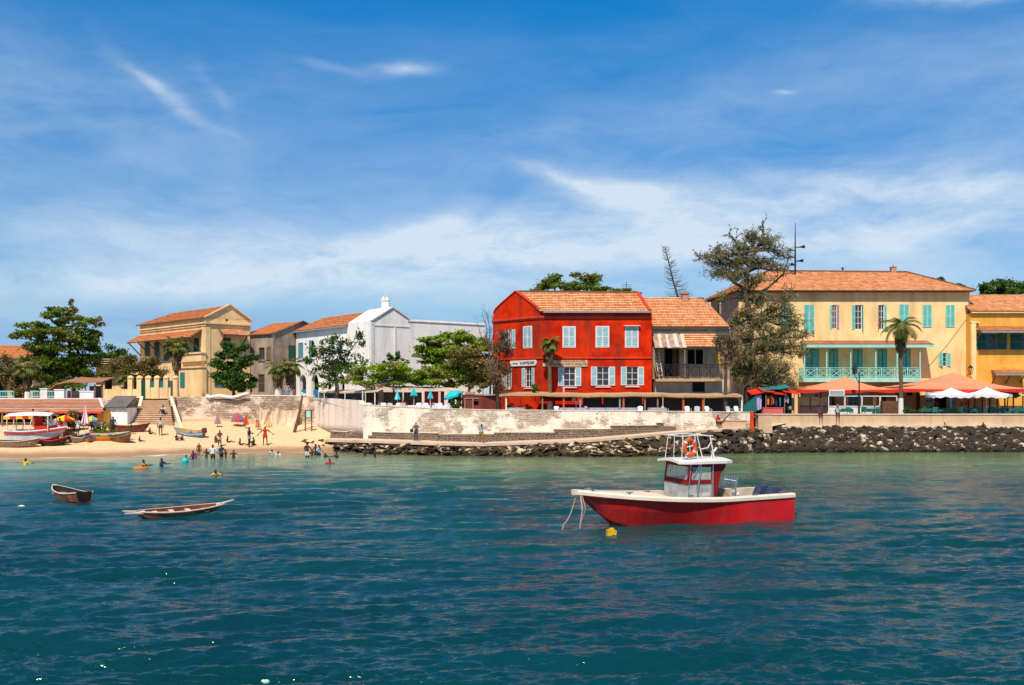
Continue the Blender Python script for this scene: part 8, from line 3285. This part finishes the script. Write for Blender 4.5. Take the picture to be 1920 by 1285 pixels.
 for sg in (1, -1):
  for k in range(9):
   x0, x1 = lerp(.1, 2.6, k / 9), lerp(.1, 2.6, (k + 1) / 9)
   mb.face([(x0, sg * .86, zt - .26 + .05 * (k % 2)), (x1, sg * .86, zt - .26 + .05 * ((k + 1) % 2)), (x1, sg * .86, zt), (x0, sg * .86, zt)], (k // 2) % 2)
 part('fringe', mb, ['yellow_c', 'tent_red'], cn)
 for sg in (1, -1):
  for (xa, xb) in ((.3, .4), (.9, 1.0), (2.0, 1.85), (2.2, 2.65), (3.9, 4.0)):
   mb = MB()
   mb.bar((xa, sg * .76, .7), (xb, sg * .82, zt), .06)
   part('post', mb, 'white_paint', t)
 mb = MB()
 mb.box(2.7, 2.75, -.75, .75, .7, 1.9)
 mb.box(2.75, 4.0, -.72, .72, .7, 1.15)
 part('cabin', mb, 'tent_red', t)
 mb = MB()
 mb.extrude([(4.05, -.7, 1.15), (4.05, .7, 1.15), (3.7, .68, 1.7), (3.7, -.68, 1.7)], (.02, 0, .01))
 part('windscreen', mb, 'vinyl', t)
 p = hit(4, 834)
 q = hit(98, 838)
 t.location = (p.x + .1, p.y + .9, max(sandz(p.x, p.y), 0) + .42)
 t.rotation_euler = (R(3), R(-1), math.atan2(q.y - p.y, q.x - p.x) + .05)
 # little marker floats
 for (px, py, m, lb) in ((41, 952, 'white_plastic', 'white float on the water at the left edge'), (178, 1235, 'tent_red', 'small red and white float on the near water at the lower left'), (499, 1281, 'teal_light', 'tiny pale green float at the bottom edge of the water')):
  c = w(px, py)
  b = thing('float', lb, 'float', (c.x, c.y, 0))
  s = 2.2 if m == 'white_plastic' else 1
  mb = MB()
  mb.ball((c.x, c.y, .02), (.07 * s, .05 * s, .045 * s), 10)
  part('body', mb, m, b, smooth=True)
  mb = MB()
  mb.ball((c.x - .05 * s, c.y - .01, .035), (.035 * s, .03 * s, .03 * s), 8)
  part('cap', mb, 'white_paint', b, smooth=True)
other_boats()
# ------------------------------------------------------------------ people
# joints in metres for a 1.75 m figure facing -Y (towards the camera); x to the picture's right
def pose(kind):
 J = dict(pel=(0, 0, .95), sp=(0, .01, 1.15), ch=(0, 0, 1.34), nk=(0, 0, 1.47), hd0=(0, -.01, 1.56), hd1=(0, -.01, 1.70),
   hipR=(.10, 0, .91), hipL=(-.10, 0, .91), kR=(.11, -.02, .50), kL=(-.11, -.02, .50), aR=(.11, .02, .09), aL=(-.11, .02, .09), tR=(.13, -.15, .03), tL=(-.13, -.15, .03),
   shR=(.19, 0, 1.40), shL=(-.19, 0, 1.40), eR=(.26, .02, 1.13), eL=(-.26, .02, 1.13), wR=(.27, -.06, .90), wL=(-.27, -.06, .90))
 def up(**k):
  J.update(k)
 if kind == 'walk':
  up(kR=(.10, -.22, .53), aR=(.10, -.20, .12), tR=(.11, -.37, .07), kL=(-.10, .03, .49), aL=(-.10, .34, .14), tL=(-.10, .24, .03), eR=(.25, .14, 1.14), wR=(.25, .12, .90), eL=(-.25, -.12, 1.15), wL=(-.24, -.30, .98))
 if kind == 'arms_out':
  up(eR=(.42, .02, 1.22), wR=(.64, -.02, 1.05), eL=(-.40, .02, 1.20), wL=(-.58, -.04, 1.0), kR=(.15, 0, .5), aR=(.18, .02, .09), tR=(.2, -.14, .03), kL=(-.13, 0, .5), aL=(-.15, .02, .09), tL=(-.17, -.14, .03))
 if kind == 'hands_front':
  up(eR=(.25, -.02, 1.15), wR=(.08, -.24, 1.2), eL=(-.25, -.02, 1.15), wL=(-.06, -.25, 1.17))
 if kind == 'reach':
  up(eR=(.40, -.02, 1.28), wR=(.62, -.10, 1.18), eL=(-.24, .04, 1.14), wL=(-.22, -.10, .95), kR=(.13, -.12, .52), aR=(.14, -.10, .10), tR=(.17, -.25, .04), aL=(-.14, .18, .10), tL=(-.14, .05, .03))
 if kind in ('sit_wall', 'sit_ground', 'squat', 'sit_side'):
  for k in ('pel', 'sp', 'ch', 'nk', 'hd0', 'hd1', 'hipR', 'hipL', 'shR', 'shL', 'eR', 'eL', 'wR', 'wL'):
   x, y, z = J[k]
   J[k] = (x, y, z - .85)
  if kind == 'sit_wall':
   up(kR=(.12, -.42, .06), kL=(-.12, -.42, .06), aR=(.13, -.40, -.36), aL=(-.13, -.42, -.36), tR=(.14, -.55, -.43), tL=(-.14, -.56, -.43), eR=(.25, -.08, .30), wR=(.14, -.32, .16), eL=(-.25, -.08, .30), wL=(-.14, -.30, .16),
   hd0=(0, -.05, .70), hd1=(0, -.08, .84))
  elif kind == 'sit_ground':
   up(kR=(.14, -.36, .42), kL=(-.14, -.36, .40), aR=(.13, -.60, .07), aL=(-.13, -.62, .07), tR=(.14, -.74, .04), tL=(-.14, -.76, .04), eR=(.26, -.10, .34), wR=(.16, -.36, .40), eL=(-.26, -.10, .34), wL=(-.14, -.36, .38), hd0=(0, -.06, .70), hd1=(0, -.09, .83))
  elif kind == 'sit_side':
   up(kR=(.12, -.45, .16), kL=(-.12, -.45, .22), aR=(.13, -.85, .07), aL=(-.13, -.80, .07), tR=(.15, -.92, .17), tL=(-.14, -.88, .17), eR=(.25, .16, .30), wR=(.24, .32, .08), eL=(-.25, .12, .30), wL=(-.2, -.12, .1))
  else:
   up(kR=(.16, -.34, .44), kL=(-.16, -.34, .44), aR=(.13, -.10, .08), aL=(-.13, -.10, .08), tR=(.14, -.26, .03), tL=(-.14, -.26, .03), eR=(.26, -.14, .32), wR=(.12, -.40, .34), eL=(-.26, -.14, .32), wL=(-.1, -.40, .32))
 if kind == 'swim':
  for k in J:
   x, y, z = J[k]
   J[k] = (x, y, z - 1.0)
  up(eR=(.38, -.18, .28), wR=(.30, -.44, .30), eL=(-.38, -.18, .28), wL=(-.30, -.44, .30))
 if kind == 'wade':
  up(eR=(.33, -.04, 1.18), wR=(.36, -.22, 1.02), eL=(-.33, -.04, 1.18), wL=(-.30, -.24, 1.04))
 return {k: Vector(v) for k, v in J.items()}
_body = {}
def body_mesh(kind):
 if kind in _body:
  return _body[kind]
 J = pose(kind)
 V, E, Rd, Z = [], [], [], []
 def add(p, r, link=None, zone='torso'):
  V.append(Vector(p))
  Rd.append(r if isinstance(r, tuple) else (r, r))
  Z.append(zone)
  if link is not None:
   E.append((link, len(V) - 1))
  return len(V) - 1
 pel = add(J['pel'], (.145, .105))
 sp = add(J['sp'], (.125, .09), pel)
 ch = add(J['ch'], (.155, .105), sp)
 nk = add(J['nk'], .055, ch, 'neck')
 h0 = add(J['hd0'], (.075, .085), nk, 'head')
 hm = add(J['hd0'].lerp(J['hd1'], .55) + Vector((0, .01, 0)), (.082, .098), h0, 'head')
 add(J['hd1'] + Vector((0, .012, 0)), (.055, .065), hm, 'head')
 add(J['hd0'].lerp(J['hd1'], .35) + Vector((0, -.105, 0)), .014, h0, 'face')   # nose
 for s in 'RL':
  hip = add(J['hip' + s] + Vector((0, 0, -.04)), .092, pel, 'thigh')
  m = add(J['hip' + s].lerp(J['k' + s], .5), .078, hip, 'thigh')
  k = add(J['k' + s], .055, m, 'knee')
  c = add(J['k' + s].lerp(J['a' + s], .35), .055, k, 'shin')
  a = add(J['a' + s], .036, c, 'shin')
  add(J['t' + s], (.038, .025), a, 'foot')
  sh = add(J['sh' + s], .058, ch, 'uarm')
  e = add(J['e' + s], .040, sh, 'uarm')
  w = add(J['w' + s], .026, e, 'farm')
  d = (J['w' + s] - J['e' + s]).normalized()
  side = d.cross(Vector((0, 1, 0)))
  side = side.normalized() if side.length > .1 else Vector((1, 0, 0))
  pm = add(J['w' + s] + d * .07, (.036, .018), w, 'hand')
  for q, (o, l) in enumerate(((-.030, .070), (-.010, .082), (.010, .078), (.029, .062))):
   f1 = add(J['w' + s] + d * .105 + side * o, .0095, pm, 'hand')
   bend = Vector((0, -.03, -.015)) * (.6 + q * .1)
   f2 = add(J['w' + s] + d * (.105 + l * .55) + side * o * 1.15 + bend * .4, .0085, f1, 'hand')
   add(J['w' + s] + d * (.105 + l) + side * o * 1.2 + bend, .007, f2, 'hand')
  th = add(J['w' + s] + d * .035 + side * -.045, .011, w, 'hand')
  add(J['w' + s] + d * .075 + side * -.068 + Vector((0, -.015, 0)), .009, th, 'hand')
 me = bpy.data.meshes.new('tmp')
 me.from_pydata([tuple(v) for v in V], E, [])
 ob = bpy.data.objects.new('tmp', me)
 COL.objects.link(ob)
 md = ob.modifiers.new('s', 'SKIN')
 md.use_smooth_shade = True
 for i, r in enumerate(Rd):
  sv = me.skin_vertices[0].data[i]
  sv.radius = r
  sv.use_root = (i == 0)
 ss = ob.modifiers.new('u', 'SUBSURF')
 ss.levels = 1
 dg = bpy.context.evaluated_depsgraph_get()
 out = bpy.data.meshes.new_from_object(ob.evaluated_get(dg))
 bpy.data.objects.remove(ob)
 # zone of every face from the nearest joint chain
 segs = [(V[a], V[b], Z[b]) for a, b in E]
 zones = []
 for p in out.polygons:
  c = p.center
  best, bz = 9, 'torso'
  for a, b, z in segs:
   ab = b - a
   t = max(0, min(1, (c - a).dot(ab) / max(ab.length_squared, 1e-9)))
   dd = (c - a - ab * t).length
   if dd < best:
    best, bz = dd, z
  if bz in ('head', 'neck', 'face'):
   lc = c - J['hd0']
   up_ = (J['hd1'] - J['hd0']).normalized()
   h_ = lc.dot(up_)
   if bz == 'head' and (h_ > .105 or (h_ > -.01 and lc.y > .015)):
    bz = 'hair'
  if bz == 'torso' and (c - J['pel']).dot((J['ch'] - J['pel']).normalized()) < .05:
   bz = 'hips'
  zones.append(bz)
 _body[kind] = (out, zones)
 return _body[kind]
def person(label, px, py, kind, skin='skin_dark', top=None, bottom=None, hair='hair_black', turn=0, h=1.75, sink=0.0, on=None, group='people on the beach and in the water', long_=False, sleeves=True, hat=None):
 me0, zones = body_mesh(kind)
 p = on if on is not None else hit(px, py)
 t = thing('person', label, 'person', p, group)
 sc = h / 1.75
 def sub(name, zs, matn, off):
  keep = [i for i, z in enumerate(zones) if z in zs]
  if not keep:
   return
  mb = MB()
  idx = {}
  for i in keep:
   f_ = []
   for v in me0.polygons[i].vertices:
    if v not in idx:
     idx[v] = len(mb.v)
     q = me0.vertices[v]
     mb.v.append(tuple((q.co + q.normal * off) * sc))
    f_.append(idx[v])
   mb.f.append(tuple(f_))
   mb.m.append(0)
  me = _mesh(name, mb, [matn], (0, 0, 0), True)
  o = bpy.data.objects.new(name, me)
  COL.objects.link(o)
  o.parent = t
  return o
 sub('body', set(zones), skin, 0)
 sub('hair', {'hair'}, hair, .012)
 if top:
  z = {'torso', 'hips'} | ({'uarm'} if sleeves else set()) | ({'farm'} if long_ else set())
  sub('shirt', z, cloth_mat(top), .014)
 if bottom:
  z = {'thigh', 'hips'} | ({'knee', 'shin'} if long_ else set())
  sub('trousers' if long_ else 'shorts', z, cloth_mat(bottom), .012 if not top else .02)
 t.location = (p.x, p.y, p.z - sink)
 t.rotation_euler = (0, 0, R(turn))
 return t
def people():
 W, K, RD, BL, NV = (.75, .75, .73), (.03, .03, .035), (.62, .02, .015), (.05, .12, .3), (.03, .04, .12)
 # on the sand
 person('man in a red sports shirt and red shorts with arms held away from his body', 497, 836, 'arms_out', top=RD, bottom=RD, h=1.84, turn=10)
 person('slim man standing with a white belt cloth left of the man in red', 467, 839, 'hands_front', top=(.12, .06, .07), bottom=(.3, .35, .45), h=1.9, turn=80)
 person('man with bare back crouching beside the slim standing man', 476, 835, 'sit_ground', top=None, bottom=(.12, .07, .05), h=1.55, turn=-60)
 person('child sitting on the sand left of the slim standing man', 450, 835, 'sit_side', top=(.35, .09, .05), bottom=(.3, .08, .05), h=1.35, turn=95)
 person('child sitting alone on the sand between the standing boy and the umbrella', 427, 830, 'sit_side', bottom=(.1, .06, .05), h=1.3, turn=95)
 person('boy in a red vest and pale shorts standing near the water edge', 412, 838, 'hands_front', top=(.30, .05, .03), bottom=(.55, .42, .25), h=1.55, turn=20)
 person('child sitting just left of the boy in the red vest', 404, 830, 'sit_ground', top=(.2, .17, .1), bottom=(.3, .22, .15), h=1.4, turn=70)
 person('child sitting against the left side of the blue and yellow boat', 331, 826, 'sit_ground', bottom=(.08, .05, .05), h=1.2, turn=40)
 person('child crouching at the side of the blue and yellow boat', 342, 826, 'squat', top=(.4, .22, .1), bottom=(.1, .07, .06), h=1.2, turn=-30)
 person('child bending at the foot of the stairs', 281, 814, 'sit_side', bottom=(.1, .06, .05), h=1.2, turn=80)
 person('woman in a white top and dark red wrap at the foot of the stairs', 301, 817, 'stand', top=(.6, .62, .6), bottom=(.2, .03, .02), long_=False, h=1.75, turn=15)
 person('child walking on the sand at the left foot of the stairs', 246, 815, 'walk', bottom=(.05, .05, .06), h=1.1, turn=-60)
 person('child lying down on the sand in front of the stairs', 262, 828, 'sit_side', top=(.45, .12, .05), bottom=(.3, .05, .04), h=1.0, turn=85)
 s = Vector((PX(309, 99.0), 98.6, PZ(774.5, 98.6)))
 person('person in a white shirt sitting on the right side of the stairs', 0, 0, 'sit_ground', top=W, bottom=K, on=s, h=1.6, turn=-10)
 for k, (px, py, kd, tp, bt, tn, lb, h) in enumerate([
   (212, 816, 'stand', NV, K, 200, 'man in navy standing by the boats at the right end of the restaurant', 1.75),
   (112, 820, 'stand', RD, (.35, .4, .5), 30, 'person in a red shirt and grey trousers beside the canopied boat', 1.8),
   (146, 818, 'stand', (.6, .5, .4), (.7, .68, .65), -20, 'person in a white wrap under the tall closed umbrella', 1.7),
   (93, 826, 'squat', (.25, .45, .6), (.6, .6, .65), 50, 'person in pale blue crouching at the bow of the canopied boat', 1.6)]):
  person(lb, px, py, kd, top=tp, bottom=bt, turn=tn, h=h, long_=(k in (1,)))
 # in the water
 sw = 'wade'
 for (px, py, kd, tp, bt, sink, tn, h, lb, sk) in [
   (48, 873, 'swim', (.8, .5, .01), None, .12, 160, 1.6, 'bather in a yellow shirt standing in the shallows at the far left', 'skin_dark'),
   (349, 868, 'swim', (.03, .3, .3), None, -.02, 20, 1.5, 'bather bending beside the round turquoise ball', 'skin_dark'),
   (362, 862, 'swim', (.3, .05, .25), None, -.12, 60, 1.5, 'child in purple splashing left of the man in the white shirt', 'skin_dark'),
   (367, 861, 'swim', (.5, .06, .2), None, .02, -60, 1.3, 'child in pink leaning in the shallows left of the man in the white shirt', 'skin_dark'),
   (373, 855, 'stand', (.25, .04, .04), (.2, .03, .03), .12, 15, 1.25, 'child in a dark red costume standing at the edge of the water', 'skin_dark'),
   (387, 858, sw, None, K, .62, -30, 1.4, 'child holding something white just left of the man in the white shirt', 'skin_dark'),
   (399, 861, sw, W, (.02, .06, .05), .62, 180, 1.85, 'large man in a white shirt seen from behind in knee-deep water', 'skin_dark'),
   (415, 858, sw, (.1, .12, .25), K, .62, 60, 1.75, 'bather in a dark blue top just right of the man in the white shirt', 'skin_dark'),
   (423, 858, 'swim', None, None, -.08, -60, 1.45, 'bather bending in the water, second right of the man in the white shirt', 'skin_dark'),
   (438, 860, 'swim', None, None, -.1, 20, 1.5, 'bather alone in the water, third right of the man in the white shirt', 'skin_dark'),
   (269, 879, 'swim', (.6, .2, .03), None, .05, 100, 1.7, 'bather leaning on an orange swimming ring', 'skin_dark'),
   (303, 876, 'swim', (.03, .04, .12), None, .05, 80, 1.7, 'bather in dark blue splashing right of the orange ring', 'skin_dark'),
   (404, 893, 'swim', (.75, .5, .01), None, .22, 40, 1.6, 'swimmer with a yellow float low in the water', 'skin_dark'),
   (510, 852, 'swim', W, None, .16, 30, 1.5, 'swimmer with a white cap or shirt, left of two in the shallows', 'skin_dark'),
   (522, 853, 'swim', W, None, .26, -20, 1.4, 'swimmer low in the water, right of the pair in the shallows', 'skin_dark'),
   (576, 858, sw, None, W, .62, 150, 1.95, 'tall bather in white shorts at the left of the wading group', 'skin_dark'),
   (585, 855, 'swim', (.12, .04, .03), None, .0, 30, 1.4, 'short bather second from the left in the wading group', 'skin_dark'),
   (592, 853, sw, None, K, .75, -40, 1.75, 'bather third from the left in the wading group', 'skin_dark'),
   (598, 854, sw, (.6, .6, .62), K, .75, 60, 1.7, 'bather with a white top at the right of the wading group', 'skin_dark'),
   (610, 857, 'swim', None, None, .24, 60, 1.5, 'swimmer showing only a head right of the wading group', 'skin_dark'),
   (631, 859, 'swim', None, None, .16, -30, 1.6, 'swimmer with shoulders out of the water behind the red-capped swimmer', 'skin_dark'),
   (618, 871, 'swim', (.6, .05, .06), None, .20, 15, 1.6, 'swimmer in a red top nearest of those right of the wading group', 'skin_dark'),
   (684, 855, 'swim', None, None, .0, 10, 1.6, 'bather leftmost of the three below the end of the rocks', 'skin_dark'),
   (703, 857, 'swim', None, None, -.02, 70, 1.6, 'bather in the middle of the three below the end of the rocks', 'skin_dark'),
   (729, 854, 'swim', None, None, .12, -60, 1.5, 'bather closest to the rocks, rightmost of the three', 'skin_dark')]:
  p = P(px, py, 9333.3 / (py - HY))
  person(lb, px, py, kd, skin=sk, top=tp, bottom=bt, turn=tn, h=h, sink=sink, on=Vector((p.x, p.y, 0)))
 for (px, py, r_, m, nm, lb, ct) in ((350, 868, .27, 'turquoise', 'ball', 'round turquoise ball floating beside the bather', 'ball'), ):
  p = P(px + 1, py, 9333.3 / (py - HY))
  mb = MB()
  mb.ball((p.x, p.y - .5, .16), r_, 12)
  solo(nm, mb, m, lb, ct, (p.x, p.y, .1), smooth=True)
 p = P(267, 879, 9333.3 / (879 - HY))
 mb = MB()
 mb.tube([(p.x + .42 * math.cos(a), p.y - .35 + .42 * math.sin(a), .06) for a in np.linspace(0, 2 * math.pi, 15)], .11, 7, cap=False)
 solo('swim_ring', mb, 'orange_c', 'orange swimming ring floating in the shallows', 'swimming ring', (p.x, p.y, .05), smooth=True)
 # on the ramp path
 def on_path(px, back=.8):
  d = 86.0
  for _ in range(20):
   x = PX(px, d)
   d = interp(x, PFX, PFD) + back
  return Vector((x, d, interp(x, PFX, PFZ) + .02))
 q = on_path(780, 1.0)
 person('man with a dark shoulder bag and camera standing on the ramp path', 0, 0, 'hands_front', skin='skin_tan', top=(.22, .15, .09), bottom=(.05, .07, .11), on=q, h=1.76, long_=True, turn=-25, group='people on the ramp path', sleeves=True, hair='pale_wood')
 b = thing('shoulder_bag', 'dark bag hanging at the hip of the man on the ramp path', 'bag', q + Vector((-.36, .05, .85)))
 mb = MB()
 c = q + Vector((-.36, .05, .95))
 mb.obox(c - Vector((.14, .16, .16)), (.26, 0, .02), (0, .3, 0), (-.02, 0, .3))
 part('body', mb, 'black_rubber', b)
 mb = MB()
 mb.tube([c + Vector((0, 0, .12)), q + Vector((-.22, -.1, 1.25)), q + Vector((.12, -.05, 1.46))], .018, 5)
 part('strap', mb, 'black_rubber', b)
 q = on_path(903, 1.0)
 person('person in a pale blue shirt and ochre trousers pointing along the ramp path', 0, 0, 'reach', top=(.35, .42, .52), bottom=(.30, .16, .04), on=q, h=1.70, long_=True, turn=10, group='people on the ramp path')
 q = Vector((PX(1343, 92), 91.3, 2.05))
 person('person in red sitting on the wall ledge at the top of the ramp', 0, 0, 'sit_wall', top=RD, bottom=K, on=q + Vector((0, 0, .55)), h=1.6, turn=20, group='people on the ramp path')
 mb = MB()
 mb.bar(P(1350, 795, 91.2), P(1371, 774, 91.0), .1)
 solo('wooden_rail', mb, 'brown_wood', 'slanting dark wooden rail beside the person in red', 'rail', P(1350, 795, 91.2))
 # on the parapet
 person('man in a dark shirt and orange shorts sitting on the concrete parapet', 0, 0, 'sit_wall', top=(.06, .06, .14), bottom=(.75, .10, .01), on=Vector((PX(1537, 95.9), 95.98, 3.43)), h=1.75, turn=5, group='people sitting on the parapet')
 person('man in a pale shirt and white shorts sitting on the concrete parapet', 0, 0, 'sit_wall', top=(.5, .5, .58), bottom=(.7, .62, .55), on=Vector((PX(1571, 95.9), 95.98, 3.43)), h=1.75, turn=-12, group='people sitting on the parapet', hair='white_paint')
 for (px, y, lb) in ((1769, 787.5, 'left of the two low figures at the foot of the parapet'), (1841, 789, 'right of the two low figures at the foot of the parapet')):
  person(lb, 0, 0, 'squat', top=(.6, .5, .42) if px < 1800 else K, bottom=K, on=Vector((PX(px, 95.6), 95.3, 1.95)), h=1.35, turn=0, group='people at the foot of the parapet')
 # by the stall and the palms
 person('stall keeper in white and red standing at the left post of the souvenir stall', 0, 0, 'stand', top=(.6, .3, .3), bottom=RD, on=Vector((PX(1413, 96.6), 96.6, 3.1)), h=1.8, turn=10, group='people on the terrace')
 person('person in black standing behind the stall at its right end', 0, 0, 'stand', top=K, bottom=(.3, .3, .3), on=Vector((PX(1481, 97.6), 97.6, 3.1)), h=1.7, turn=-20, group='people on the terrace')
 person('person in pink at the foot of the whitewashed palms', 0, 0, 'stand', top=(.6, .35, .35), bottom=(.25, .35, .5), on=Vector((PX(538, 110), 110, 4.85)), h=1.75, turn=20, group='people on the terrace', long_=True)
 person('person in dark clothes right of the whitewashed palms', 0, 0, 'stand', top=K, bottom=(.3, .1, .1), on=Vector((PX(551, 109), 109, 4.85)), h=1.7, turn=-30, group='people on the terrace', long_=True)
 person('guest in a red cap seated behind the white cafe tables', 0, 0, 'sit_wall', top=RD, bottom=K, on=Vector((PX(757, 93.4), 93.4, 4.0)), h=1.7, turn=30, group='people on the terrace')
 person('waiter in a light shirt in the painted doorway of the yellow building', 0, 0, 'stand', top=(.5, .08, .06), bottom=K, on=Vector((PX(1756, 104), 104, 3.1)), h=1.75, turn=0, group='people on the terrace')
people()
